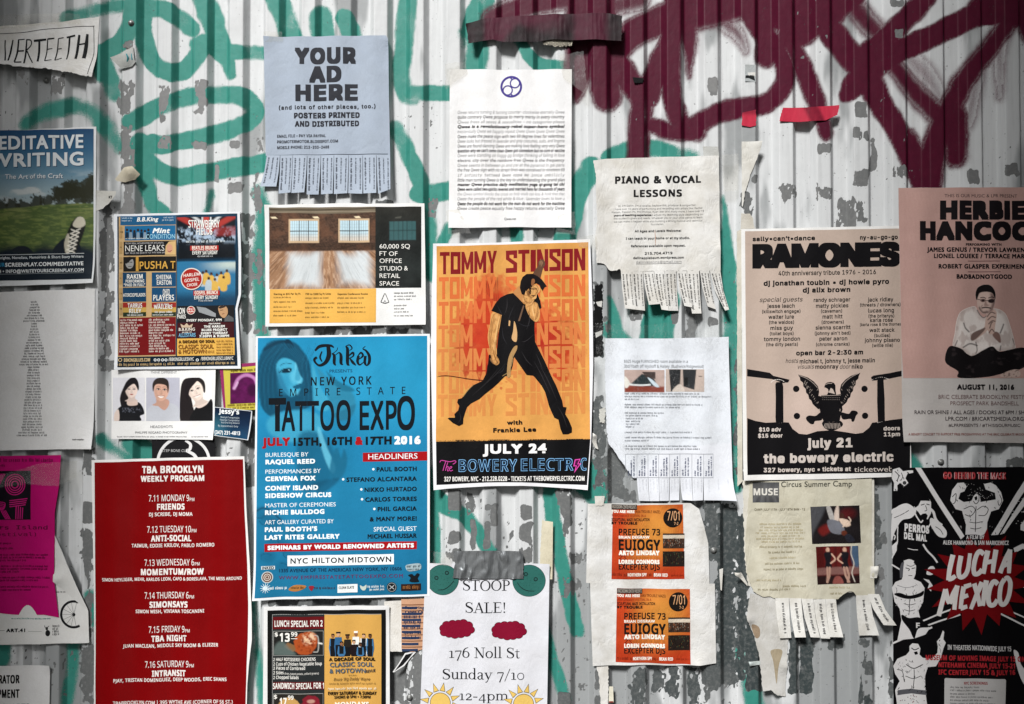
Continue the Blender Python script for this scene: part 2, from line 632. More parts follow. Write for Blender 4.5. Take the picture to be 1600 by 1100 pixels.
    def line(s, pts, w, col, sm=True):
        p = np.asarray(pts, float)
        if p.shape[1] == 2:
            p = np.column_stack([p, np.full(len(p), w)])
        V, T = ribbon(p, 5, sm)
        s.add(V, T, col)

    def text(s, txt, x0, x1, yb, cap, col=INK, f='n', w=0.0, sh=0.0, sp=0.0, rot=0.0, wy=None, sl=None):
        V, T, wid = layout(txt, f, sp + 1.5 * w, sh)
        if len(T) == 0:
            return
        a, b = V[:, 0].min(), V[:, 0].max()
        r = w * cap * (1 if x1 is None else min(1.0, (x1 - x0) / ((b - a) * cap))); ry = w * cap * 0.75 if wy is None else wy * cap
        cap2 = cap - 2 * ry * 0.8
        k = (x1 - x0 - 2 * r) / (b - a) if x1 is not None else cap2
        X = (V[:, 0] - a) * k + x0 + r; Y = -V[:, 1] * cap2 - ry * 0.8
        xc = (X.min() + X.max()) / 2
        P = np.column_stack([X, yb + Y + (s.sl if sl is None else sl) * (X - xc)])
        if rot:
            c, q = math.cos(rot), math.sin(rot)
            d = P - [x0, yb]
            P = np.column_stack([x0 + d[:, 0] * c - d[:, 1] * q, yb + d[:, 0] * q + d[:, 1] * c])
        if r <= 0:
            s.add(P, T, col)
        else:
            offs = [(-r, -ry), (r, -ry), (-r, ry), (r, ry), (0, 0)] if w < 0.05 else [(i * r, j * ry) for i in (-1, -.5, 0, .5, 1) for j in (-1, 0, 1)]
            for n, (ox, oy) in enumerate(offs):
                s.add(P + [ox, oy], T, col, s.layer + 0.07 * n)

    def greek(s, x0, x1, y, hgt, col, seed=0, rot=False, dens=0.86, weight=0.42):
        """a line of print too small to read: tiny strokes grouped into words"""
        rg = random.Random(seed * 7919 + int(x0 * 13 + y * 7))
        x = x0; n = 0; lim = rg.randint(3, 8); V = []; T = []
        while x < x1:
            if n >= lim:
                x += hgt * 0.55; n = 0; lim = rg.randint(2, 9); continue
            cw = hgt * rg.uniform(0.38, 0.7)
            t = rg.random()
            top = -hgt * (1.35 if t < 0.25 else 1.0); bot = hgt * 0.35 if t > 0.88 else 0
            parts = [(0, top, weight * hgt * 0.5, bot)]
            if rg.random() < 0.7:
                parts.append((cw - weight * hgt * 0.6, -hgt, cw - 0.1 * hgt, 0))
            if rg.random() < 0.75:
                q = rg.choice((-hgt, -hgt * 0.55, -hgt * 0.2)); parts.append((0, q, cw - 0.1 * hgt, q + weight * hgt * 0.45))
            for a, b, c, d in parts:
                k = len(V)
                for ax, ay in ((x + a, b), (x + a, d), (x + c, d), (x + c, b)):
                    V.append((y - ay * 1.0, ax) if rot else (ax, y + ay + s.sl * (ax - (x0 + x1) / 2)))
                T += [[k, k + 1, k + 2], [k, k + 2, k + 3]]
            x += cw + hgt * 0.12; n += 1
        if V:
            s.add(np.array(V, float), np.array(T), col)

    def canvas(s, cv, quad=None, mask=False):
        ny, nx = cv.X.shape
        if quad is None:
            V = np.column_stack([cv.X.ravel(), cv.Y.ravel()])
            V = s.slope(V, V[:, 0].mean())
        else:
            q = np.asarray(quad, float); u = cv.u.ravel()[:, None]; v = cv.v.ravel()[:, None]
            V = (1 - v) * ((1 - u) * q[0] + u * q[1]) + v * ((1 - u) * q[3] + u * q[2])
        i = np.arange(nx * ny).reshape(ny, nx)
        q = np.column_stack([i[:-1, :-1].ravel(), i[1:, :-1].ravel(), i[1:, 1:].ravel(), i[:-1, 1:].ravel()])
        T = np.vstack([q[:, [0, 1, 2]], q[:, [0, 2, 3]]])
        if mask:
            T = T[(cv.M.ravel()[T] > .5).all(axis=1)]
            T0 = np.unique(T, return_inverse=True); V = V[T0[0]]; cc = cv.C.reshape(-1, 3)[T0[0]]; T = T0[1].reshape(-1, 3)
            s.chunks.append((V, T, cc, s.layer, s.cur))
            return
        s.chunks.append((V, T, cv.C.reshape(-1, 3), s.layer, s.cur))

    def build(s, label=None, cat=None, group=None):
        s.ob = None
        made = {}
        keys = []
        for ch in s.chunks:
            if ch[4] not in keys:
                keys.append(ch[4])
        for key in sorted(keys, key=lambda k: 0 if k is None else len(k)):
            n = 0; VV = []; TT = []; CC = []
            for V, T, c, lay, kk in s.chunks:
                if kk != key:
                    continue
                P = U(V[:, 0], V[:, 1], (s.hsrc or s).lvl)
                off = 0.0 if lay == 0 else (0.12 + 0.12 * lay) * MM
                P[:, 1] = -(s.h(V[:, 0], V[:, 1]) + off)
                # faces look towards the viewer
                a, b, d = P[T[:, 0]], P[T[:, 1]], P[T[:, 2]]
                ny = (b[:, 2] - a[:, 2]) * (d[:, 0] - a[:, 0]) - (b[:, 0] - a[:, 0]) * (d[:, 2] - a[:, 2])
                T = T.copy(); fl = ny > 0; T[fl] = T[fl][:, [0, 2, 1]]
                VV.append(P); TT.append(T + n); CC.append(c); n += len(P)
            par = s.parent if key is None else (s.ob if len(key) == 1 else made.get(key[0], s.ob))
            o = mesh_obj(s.name if key is None else key[-1][0], np.vstack(VV), np.vstack(TT), M[s.mat], np.vstack(CC), par)
            if key is None:
                s.ob = o
            elif len(key) == 1:
                made[key[0]] = o
        tag(s.ob, label, cat, group)
        return s.ob

# ------------------------------------------------------------------ the corrugated wall
PITCH_X, X_R0, DEPTH, RUN = 64.56 * MM, -862.6 * MM, 13.5 * MM, 8.6 * MM


def profile(x):
    """distance behind the crest plane"""
    f = ((x - X_R0) / PITCH_X) % 1.0 * PITCH_X           # 0 at the middle of a right-facing flank
    half = PITCH_X / 2
    e = RUN / 2
    d = np.where(f < half, 1.0, 0.0)
    def ramp(t):                                          # 0..1 with rounded bends
        t = np.clip(t, -0.25, 1.25)
        k = 0.10
        lo = np.where(t < k, np.where(t > -k, (t + k) ** 2 / (4 * k), 0), t)
        return np.where(t > 1 - k, np.where(t < 1 + k, 1 - (1 + k - t) ** 2 / (4 * k), 1), lo)
    g = np.where(f > PITCH_X - half / 2, f - PITCH_X, f)
    d = np.where(np.abs(g) < half / 2, ramp((g + e) / (2 * e)), d)
    g2 = f - half
    d = np.where(np.abs(g2) < half / 2, 1 - ramp((g2 + e) / (2 * e)), d)
    return d * DEPTH


TEAL = [  # (points, width, softness, strength, sprayed speckle)
    ([(104, 28), (128, 22), (152, 15), (192, 8), (214, 0)], 17, 6, .9),
    ([(212, -8), (208, 18), (203, 42), (190, 64), (168, 79), (154, 86)], 25, 3, 1),
    ([(158, 92), (170, 118), (178, 146)], 25, 4, .95), ([(152, 96), (160, 120)], 18, 4, 1),
    ([(222, -6), (223, 30), (226, 66), (238, 96), (260, 112), (286, 112), (304, 94), (316, 70)], 25, 3, 1),
    ([(226, 14), (254, 15), (280, 27), (298, 44)], 25, 3, 1),
    ([(306, 68), (322, 64), (340, 82), (352, 92)], 19, 3, 1),
    ([(318, -8), (330, 26), (343, 62), (352, 88), (360, 118)], [34, 32, 26, 20, 12], 4, .95),
    ([(350, 78), (380, 82), (416, 84)], 20, 3, 1),
    ([(204, 192), (240, 172), (285, 154), (330, 148), (372, 149), (394, 164), (396, 182), (374, 197), (330, 211), (270, 223), (216, 227)], 25, 3, 1),
    ([(44, 193), (74, 175), (114, 166), (142, 173), (160, 190), (178, 214), (188, 228)], 22, 8, .9),
    ([(219, 222), (222, 262), (232, 300), (242, 334)], [26, 28, 22, 16], 3, 1),
    ([(228, 250), (254, 270), (286, 276), (330, 268), (376, 261), (418, 254)], 26, 3, 1),
    ([(430, -6), (447, 28), (456, 62)], 30, 4, .95), ([(500, 26), (504, 60)], 32, 4, .95), ([(538, 28), (552, 60)], 24, 4, 1),
    ([(638, -6), (632, 60), (627, 118), (634, 148), (646, 152)], [28, 27, 26, 26, 22], 3, .85),
    ([(640, 145), (704, 146)], 21, 3, 1),
    ([(617, 200), (634, 232), (655, 278), (662, 306)], 24, 3, .9), ([(655, 302), (704, 299)], 26, 3, 1),
    ([(754, 2), (741, 44), (746, 72), (742, 112)], 33, 4, .95), ([(722, 50), (726, 70)], 10, 5, .8),
    ([(811, 64), (829, 90), (846, 101), (884, 104)], 17, 3, 1),
    ([(952, 246), (972, 236), (1000, 230), (1036, 234), (1082, 246)], 20, 5, 1),
    ([(924, 262), (902, 300), (893, 336), (882, 372)], 30, 4, 1), ([(807, 352), (808, 384)], 16, 4, 1), ([(700, 355), (690, 384)], 14, 4, .9), ([(878, 354), (874, 384)], 16, 4, .9),
    ([(1130, 308), (1135, 380), (1140, 450), (1144, 560), (1147, 650), (1150, 760)], [3, 16, 22, 24, 22, 18], 4, .95),
    ([(952, 466), (958, 490), (964, 520)], [4, 14, 20], 4, 1), ([(1036, 470), (1030, 500), (1024, 535)], 48, 4, 1), ([(955, 515), (975, 540)], 28, 4, 1),
    ([(405, 300), (412, 330), (404, 420), (412, 520)], 18, 7, .9), ([(672, 310), (670, 360), (676, 430)], 18, 6, .95), ([(676, 740), (674, 800), (678, 880)], 20, 4, 1),
    ([(668, 772), (700, 792), (735, 815), (768, 866)], [34, 24, 20, 18], 3, 1),
    ([(860, 756), (864, 806), (876, 868), (888, 930), (902, 985)], [22, 20, 18, 20, 20], 3, 1),
    ([(912, 760), (936, 786)], 22, 4, 1), ([(850, 985), (866, 1040), (884, 1094)], 15, 4, 1),
    ([(1172, 1068), (1180, 1104)], 24, 6, 1), ([(160, 688), (200, 716)], 16, 8, .9), ([(206, 690), (238, 716)], 34, 5, 1),
    ([(116, 1000), (112, 1050), (104, 1104)], 15, 6, .9), ([(4, 1006), (2, 1030)], 22, 7, .9), ([(142, 930), (146, 970)], 14, 6, .9),
    ([(930, 730), (940, 770)], 24, 5, .9), ([(1420, 722), (1434, 748)], 26, 5, 1), ([(395, 930), (402, 1010), (410, 1100)], 10, 6, .8),
    ([(1152, 1000), (1153, 1040)], 4, 3, .9), ([(1161, 1000), (1162, 1050)], 5, 3, .8),
    ([(240, 320), (262, 340)], 18, 4, 1), ([(330, 300), (322, 336)], 10, 4, .8),
]
MAROON = [
    ([(770, 30), (800, 16), (850, 4), (900, -8)], 34, 8, .9), ([(905, -4), (906, 60), (903, 120), (900, 158)], [44, 44, 38, 6], 5, .9),
    ([(940, -4), (945, 60), (943, 110), (948, 150)], 46, 6, .95), ([(953, 84), (987, 54), (1030, 32), (1060, 20)], 44, 6, .95),
    ([(950, 10), (1000, 0)], 30, 10, .8), ([(965, 100), (985, 130), (1002, 156), (999, 200), (996, 250)], [40, 36, 32, 32, 34], 5, 1),
    ([(1012, 150), (1030, 100), (1050, 54), (1058, -6)], [36, 34, 34, 38], 4, 1),
    ([(1049, 40), (1047, 110), (1052, 160), (1068, 198), (1094, 192), (1124, 176), (1158, 168), (1194, 164), (1219, 142), (1228, 112), (1210, 72), (1180, 36), (1158, -6)], 29, 4, 1),
    ([(1020, 196), (1050, 206), (1090, 208)], 22, 5, 1), ([(1066, 20), (1110, 14), (1160, 10)], [60, 54, 40], 9, .95), ([(1074, 40), (1077, 80), (1077, 120)], [34, 18, 3], 6, .9),
    ([(1200, -4), (1196, 50), (1197, 90)], 30, 5, 1), ([(1194, 10), (1240, 20), (1290, 14)], 62, 6, 1), ([(1236, 56), (1260, 44), (1286, 20), (1310, 4)], 44, 5, 1),
    ([(1236, 66), (1256, 108), (1274, 154), (1291, 210)], [20, 27, 27, 16], 5, 1),
    ([(1276, 26), (1310, 4), (1330, -8)], 44, 5, 1), ([(1298, 50), (1334, 92), (1352, 110), (1372, 156), (1396, 192), (1424, 246), (1452, 300)], [38, 40, 42, 36, 34, 36, 40], 4, 1),
    ([(1322, 148), (1340, 128), (1364, 108), (1404, 80), (1444, 63), (1486, 42), (1528, 24), (1584, 18)], [24, 40, 36, 34, 33, 32, 34, 36], 3, 1),
    ([(1352, 86), (1390, 54), (1424, 22), (1448, -6)], 31, 4, 1), ([(1330, 0), (1346, 24), (1366, 46)], 30, 11, .85),
    ([(1396, 100), (1432, 146), (1464, 178), (1482, 210), (1500, 246)], [26, 30, 32, 34, 20], 10, .9),
    ([(1572, 40), (1542, 82), (1508, 124), (1484, 170), (1464, 220), (1448, 296)], [26, 26, 30, 36, 38, 42], 8, 1),
    ([(1566, 40), (1562, 90), (1562, 150)], [30, 16, 8], 14, .6), ([(1424, 204), (1430, 226), (1436, 240)], [4, 18, 26], 6, .9), ([(1494, 180), (1494, 244)], 32, 8, 1), ([(1530, 110), (1512, 190)], 18, 14, .6), ([(1596, 40), (1604, 60)], 14, 6, .9), ([(1530, 14), (1570, 16), (1610, 22)], [34, 48, 50], 6, 1), ([(1120, 24), (1150, 50), (1166, 80)], [30, 20, 6], 10, .7), ([(1400, 70), (1440, 110), (1470, 150)], [20, 30, 20], 14, .55),
]
# worn places: (x0, y0, x1, y1, roughness, tone) tone 0 = grey primer, 1 = dark bare steel
WORN = [
    (188, 196, 208, 345, 8, .15), (160, 300, 176, 580, 12, .35), (130, 700, 147, 745, 6, .4), (130, 783, 147, 818, 3, .4), (130, 830, 147, 1000, 14, .45), (126, 1010, 146, 1100, 9, .5),
    (24, 108, 42, 132, 10, .2), (78, 118, 98, 148, 10, .2), (192, 64, 208, 80, 7, .25), (188, 130, 206, 180, 12, .2), (248, 132, 264, 178, 9, .1), (304, 128, 322, 176, 9, .1), (250, 180, 260, 190, 3, .3),
    (246, 214, 264, 233, 6, .1), (302, 222, 322, 234, 5, .1), (360, 220, 376, 232, 4, .2), (358, 287, 378, 302, 5, .15), (394, 214, 410, 240, 12, .25), (398, 258, 410, 336, 12, .3), (335, 258, 341, 284, 4, .05),
    (402, 390, 410, 450, 7, .35), (378, 340, 396, 520, 16, .3), (384, 640, 398, 760, 16, .35), (400, 508, 416, 523, 6, .3), (668, 310, 680, 340, 6, .3), (585, 312, 615, 322, 5, .7),
    (700, 764, 721, 797, 2, .4), (728, 768, 744, 806, 7, .45), (757, 788, 767, 798, 3, .4), (766, 788, 778, 822, 3, .4), (756, 815, 766, 857, 3, .45), (735, 812, 744, 858, 4, .4), (702, 832, 718, 850, 5, .4), (700, 858, 722, 880, 6, .4),
    (814, 790, 831, 811, 4, .4), (814, 816, 832, 848, 5, .4), (816, 851, 831, 880, 6, .4), (872, 764, 892, 806, 9, .4), (880, 802, 892, 836, 6, .5),
    (926, 440, 944, 470, 6, .6), (927, 470, 942, 556, 6, .95), (944, 498, 956, 520, 8, .5), (986, 486, 1004, 500, 6, .4), (1050, 488, 1062, 506, 6, .45), (1108, 496, 1122, 508, 5, .4), (1072, 485, 1090, 530, 12, .35),
    (926, 612, 946, 764, 10, .7), (944, 690, 976, 780, 8, .55), (972, 766, 996, 786, 8, .5), (1150, 560, 1166, 760, 10, .75), (1100, 782, 1124, 880, 10, .8), (1118, 786, 1150, 1046, 7, .92),
    (1148, 800, 1170, 1070, 8, .95), (1166, 936, 1196, 1080, 5, .98), (1232, 988, 1246, 1084, 5, .95), (1249, 985, 1270, 1084, 3, .98), (1096, 1036, 1148, 1078, 8, .75), (1100, 1040, 1106, 1100, 6, .6),
    (930, 1048, 938, 1080, 5, .5), (930, 1088, 940, 1104, 4, .55), (988, 1046, 1008, 1104, 12, .8), (1018, 1044, 1038, 1078, 12, .75), (1040, 1040, 1062, 1094, 8, .85), (1076, 1040, 1094, 1100, 6, .85),
    (1294, 985, 1316, 1014, 12, .75), (1342, 1000, 1360, 1010, 6, .7), (1354, 1032, 1363, 1054, 4, .7), (1342, 1052, 1348, 1100, 5, .85), (1348, 1084, 1362, 1104, 5, .95), (1348, 1016, 1353, 1044, 5, .7),
    (1362, 760, 1376, 868, 6, .75), (1374, 830, 1384, 850, 4, .5), (1366, 880, 1378, 935, 10, .2),
    (1105, 120, 1121, 146, 3, .05), (1108, 138, 1120, 150, 4, .25), (1279, 225, 1298, 240, 4, .25), (1335, 160, 1355, 184, 4, .3), (1333, 198, 1344, 216, 3, .3), (1344, 204, 1358, 222, 9, .4), (1360, 216, 1369, 266, 5, .3),
    (1336, 266, 1357, 290, 5, .35), (1394, 258, 1414, 278, 6, .35), (1512, 264, 1531, 288, 4, .3), (1570, 256, 1590, 274, 5, .3), (1392, 0, 1412, 10, 3, .35), (1398, 44, 1412, 60, 3, .35),
    (1215, 292, 1240, 312, 11, .3), (1274, 292, 1298, 312, 13, .3), (1308, 312, 1336, 354, 12, .3), (1340, 316, 1354, 346, 8, .4), (1159, 302, 1178, 336, 8, .5), (1172, 274, 1184, 284, 6, .4),
    (1390, 1000, 1396, 1100, 6, .6), (1568, 715, 1600, 732, 8, .5), (640, 1018, 664, 1100, 8, .35), (604, 1018, 640, 1100, 9, .4), (880, 905, 904, 935, 8, .45), (892, 868, 912, 880, 8, .4), (872, 1082, 890, 1104, 4, .6),
    (420, 936, 590, 948, 5, .55), (500, 508, 660, 524, 16, .3),
]


def wall_masks(px, py):
    teal = np.zeros(px.shape); mar = np.zeros(px.shape); worn = np.zeros(px.shape); dark = np.zeros(px.shape)
    jx = px + (fbm(px / 14, py / 14, 5) - .5) * 5; jy = py + (fbm(px / 14, py / 14, 6) - .5) * 5
    def strokes(lst, acc, maroon=False):
        for pts, w, soft, a in lst:
            soft = soft * (1.15 if maroon else 1.2)
            p = np.asarray(pts, float); ww = np.full(len(p), float(w)) if np.isscalar(w) else np.asarray(w, float)
            q = smooth(np.column_stack([p, ww]), 4) if len(p) > 2 else np.column_stack([p, ww])
            m = 20 + q[:, 2].max()
            sel = (px > q[:, 0].min() - m) & (px < q[:, 0].max() + m) & (py > q[:, 1].min() - m) & (py < q[:, 1].max() + m)
            if not sel.any():
                continue
            d = seg_dist(jx[sel], jy[sel], q[:, :2], q[:, 2])
            v = a * (1 - sstep(-soft, soft * 1.3 + 1, d)) + (.2 if maroon else .1) * np.clip(1 - d / 20, 0, 1) * (d > 0)
            v = v * (1.0 if maroon else (.52 + .8 * fbm(px[sel] / 26, py[sel] / 34, 77, 3)))
            acc[sel] = np.maximum(acc[sel], v)
    strokes([(p, np.asarray(w) * 1.04, q, r) for p, w, q, r in TEAL], teal); strokes([(p, np.asarray(w) * .98, q, r) for p, w, q, r in MAROON], mar, True)
    for i, (x0, y0, x1, y1, rg, tone) in enumerate(WORN):
        m = 14
        sel = (px > x0 - m) & (px < x1 + m) & (py > y0 - m) & (py < y1 + m)
        if not sel.any():
            continue
        X, Y = px[sel], py[sel]
        cx_, cy_, hx, hy = (x0 + x1) / 2, (y0 + y1) / 2, (x1 - x0) / 2, (y1 - y0) / 2
        qx = np.abs(X - cx_) - hx + 3; qy = np.abs(Y - cy_) - hy + 3
        d = np.hypot(np.maximum(qx, 0), np.maximum(qy, 0)) + np.minimum(np.maximum(qx, qy), 0) - 3
        d = d + (fbm(X / 9, Y / 16, 40 + i, 4) - .5) * min(rg, 11) * 2.4 + 7 * sstep(.56, .72, fbm(X / 4, Y / 7, 140 + i, 3)) * (rg > 5)
        v = 1 - sstep(-4.5, 4.5, d)
        up_ = v > worn[sel]
        dk = dark[sel]; dk[up_] = tone; dark[sel] = dk
        worn[sel] = np.maximum(worn[sel], v)
    # small chips everywhere, more of them low down
    n = fbm(px / 4.5, py / 7, 91, 4) + 0.35 * (fbm(px / 60, py / 90, 92, 2) - .5)
    th = 0.86 - 0.09 * sstep(350, 1000, py) - 0.02 * sstep(500, 0, px)
    chips = sstep(th, th + .05, n)
    up_ = chips > worn
    dark[up_] = 0.45
    worn = np.maximum(worn, chips)
    # light falloff and dirt painted grey, mostly low on the right-hand sheets, in ragged vertical runs
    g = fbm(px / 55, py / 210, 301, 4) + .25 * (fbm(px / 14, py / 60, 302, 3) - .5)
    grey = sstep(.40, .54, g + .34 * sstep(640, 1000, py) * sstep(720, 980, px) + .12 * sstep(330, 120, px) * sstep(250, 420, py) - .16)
    return teal, mar, worn, dark, grey


def wall_material():
    m, t, b = new_mat('painted_corrugated_steel')
    a1 = nd(t, 'ShaderNodeAttribute', attribute_name='spray')
    a2 = nd(t, 'ShaderNodeAttribute', attribute_name='wear_falloff')
    s1 = nd(t, 'ShaderNodeSeparateColor'); s2 = nd(t, 'ShaderNodeSeparateColor')
    t.links.new(a1.outputs['Color'], s1.inputs[0]); t.links.new(a2.outputs['Color'], s2.inputs[0])
    v = obj_vec(t)
    streak = noise(t, 1.0, 5, 0.6, obj_vec(t, (90, 90, 5)))
    fine = noise(t, 900, 2, 0.7, v)
    mid = noise(t, 70, 4, 0.6, v)
    base = mixc(t, mth(t, 'MULTIPLY_ADD', streak, 1.6, -0.78, clamp=True), lin('#c6c8c9'), lin('#a2a3a4'))
    base = mixc(t, mth(t, 'MULTIPLY_ADD', noise(t, 9, 4, 0.65, v), 2.4, -1.4, clamp=True), base, lin('#a5a6a6'))
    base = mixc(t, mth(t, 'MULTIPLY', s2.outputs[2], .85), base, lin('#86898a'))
    drip = mth(t, 'MULTIPLY_ADD', noise(t, 1.0, 4, .65, obj_vec(t, (260, 260, 7))), 5.0, -3.1, clamp=True)
    base = mixc(t, mth(t, 'MULTIPLY', drip, .4), base, lin('#6d6a64'))
    def thr(val, lo, hi, amp, n):
        x = mth(t, 'ADD', val, mth(t, 'MULTIPLY_ADD', n, amp, -0.5 * amp))
        mr = nd(t, 'ShaderNodeMapRange', interpolation_type='SMOOTHSTEP'); mr.inputs[1].default_value = lo; mr.inputs[2].default_value = hi
        t.links.new(x, mr.inputs[0]); return mr.outputs[0]
    tealc = mixc(t, mid, lin('#2b7569'), lin('#3f8b7f'))
    c = mixc(t, thr(s1.outputs[0], .26, .70, .9, fine), base, tealc)
    marc = mixc(t, mid, lin('#3f0b20'), lin('#521129'))
    c = mixc(t, thr(s1.outputs[1], .14, .86, .6, fine), c, marc)
    steel = mixc(t, s2.outputs[1], lin('#7b7b7b'), lin('#343c3d'))
    steel = mixc(t, mth(t, 'MULTIPLY_ADD', noise(t, 160, 4, 0.7, v), 2.6, -1.2, clamp=True), steel, mixc(t, .5, steel, lin('#8f8f8d')))
    flake = mth(t, 'ADD', mth(t, 'MULTIPLY', noise(t, 110, 6, .72, obj_vec(t, (1, 1, .45))), .75), mth(t, 'MULTIPLY', noise(t, 520, 3, .7, v), .25))
    bare = thr(s2.outputs[0], .46, .54, 1.1, flake)
    c = mixc(t, bare, c, steel)
    spk = thr(noise(t, 260, 2, 0.5, v), .715, .735, .0, mid)
    c = mixc(t, mth(t, 'MULTIPLY', spk, .7), c, lin('#3f4040'))
    t.links.new(c, b.inputs['Base Color'])
    b.inputs['Roughness'].default_value = 0.5
    b.inputs['Specular IOR Level'].default_value = 0.2
    bp = nd(t, 'ShaderNodeBump'); bp.inputs['Strength'].default_value = 0.45; bp.inputs['Distance'].default_value = 0.0022
    t.links.new(mth(t, 'SUBTRACT', mth(t, 'MULTIPLY', mid, .5), mth(t, 'MULTIPLY', bare, .9)), bp.inputs['Height'])
    t.links.new(bp.outputs[0], b.inputs['Normal'])
    return m


def build_wall():
    k0, k1 = -6, 30
    frac = []
    e = RUN / PITCH_X / 2
    fl = [-1.22, -1.0, -.82, -.4, 0, .4, .82, 1.0, 1.22]
    for c in (0, .5):
        frac += [c + q * e for q in fl]
        frac += list(np.linspace(c + 1.22 * e, c + .5 - 1.22 * e, 12)[1:-1])
    frac = np.array(sorted(frac))
    xs = np.concatenate([X_R0 + PITCH_X * (k + frac) for k in range(k0, k1)])
    zc = np.arange(0.915, 2.20, 0.0026)
    zs = np.concatenate([np.linspace(0.0, 0.9, 10), zc, np.linspace(2.26, 2.7, 6)])
    X, Z = np.meshgrid(xs, zs)
    Yd = profile(X) + 0.0012 * (fbm(X / .11, Z / .35, 3) - .5) + 0.0005 * (fbm(X / .012, Z / .03, 8) - .5)
    P = np.column_stack([X.ravel(), Yd.ravel(), Z.ravel()])
    px, py = to_px(P)
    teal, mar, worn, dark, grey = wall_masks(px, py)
    ny, nx = X.shape
    i = np.arange(nx * ny).reshape(ny, nx)
    q = np.column_stack([i[:-1, :-1].ravel(), i[:-1, 1:].ravel(), i[1:, 1:].ravel(), i[1:, :-1].ravel()])
    o = mesh_obj('corrugated_wall', P, q, wall_material(), origin=(0, 0, 0))
    for nm, ch in (('spray', (teal, mar, teal * 0)), ('wear_falloff', (worn, dark, grey))):
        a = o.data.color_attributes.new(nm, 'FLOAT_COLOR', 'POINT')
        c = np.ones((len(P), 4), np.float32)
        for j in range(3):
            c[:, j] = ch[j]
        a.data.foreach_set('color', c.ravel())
    tag(o, 'white painted corrugated steel wall sprayed with teal and maroon graffiti', 'wall', kind='thing')
    # screws that hold the sheets
    sm = plain('screw_steel', '#8c8d8b', .45, .6, 300)
    V = []; T = []; seg = 12
    prof = [(5.6, 0), (5.6, .8), (3.6, 1.0), (3.4, 3.2), (2.0, 3.9), (0, 4.0)]
    for r, hh in prof:
        for s_ in range(seg):
            a = 2 * math.pi * s_ / seg
            V.append((r * MM * math.cos(a), -hh * MM, r * MM * math.sin(a)))
    for j in range(len(prof) - 1):
        for s_ in range(seg):
            a, b_ = j * seg + s_, j * seg + (s_ + 1) % seg
            T.append((a, b_, b_ + seg, a + seg))
    V = np.array(V); V[:, 0] += 0
    proto = None
    for sx, sy in ((66, 122), (1115, 860), (1470, 722), (205, 36), (640, 1090), (300, 1112)):
        p = U([sx], [sy], 0)[0]
        # seat it on the metal below
        p[1] = float(profile(np.array([p[0]]))[0])
        if proto is None:
            proto = mesh_obj('screw', V + p, np.array(T), sm, parent=o, origin=p)
        else:
            c = proto.copy(); COL.objects.link(c); c.parent = o; c.location = p
    return o


SIDE_L, SIDE_R = 1.2, 1.5
WALL = build_wall()


def slab(name, x0, x1, y0, y1, z0, z1, mat, kind='structure'):
    V = np.array([(x, y, z) for z in (z0, z1) for y in (y0, y1) for x in (x0, x1)])
    T = np.array([(0, 2, 3, 1), (4, 5, 7, 6), (0, 1, 5, 4), (2, 6, 7, 3), (0, 4, 6, 2), (1, 3, 7, 5)])
    o = mesh_obj(name, V, T, mat, smooth_shade=False)
    o['kind'] = kind
    return o


slab('pavement', -30, 30, -30, 0.4, -.2, 0.0, plain('pavement_concrete', '#45433f', .85, 0, 6))
SIDE = plain('light_blocker_dark', '#1d2123', .8, 0, 4)  # dark surface of the added light-blocking slabs
slab('light_blocker_west', -1.31, -1.25, -SIDE_L, 0.03, 0.0, 4.6, SIDE)  # unseen slab, added to shade the left end of the wall
slab('light_blocker_east', 0.99, 1.03, -SIDE_R, 0.03, 0.0, 4.6, SIDE)  # unseen slab, added to cut sky light on the right end
slab('light_blocker_street', -0.01, 4.0, -2.4, -1.75, 0.0, 4.5, SIDE)  # added behind the camera to block sun from the right end

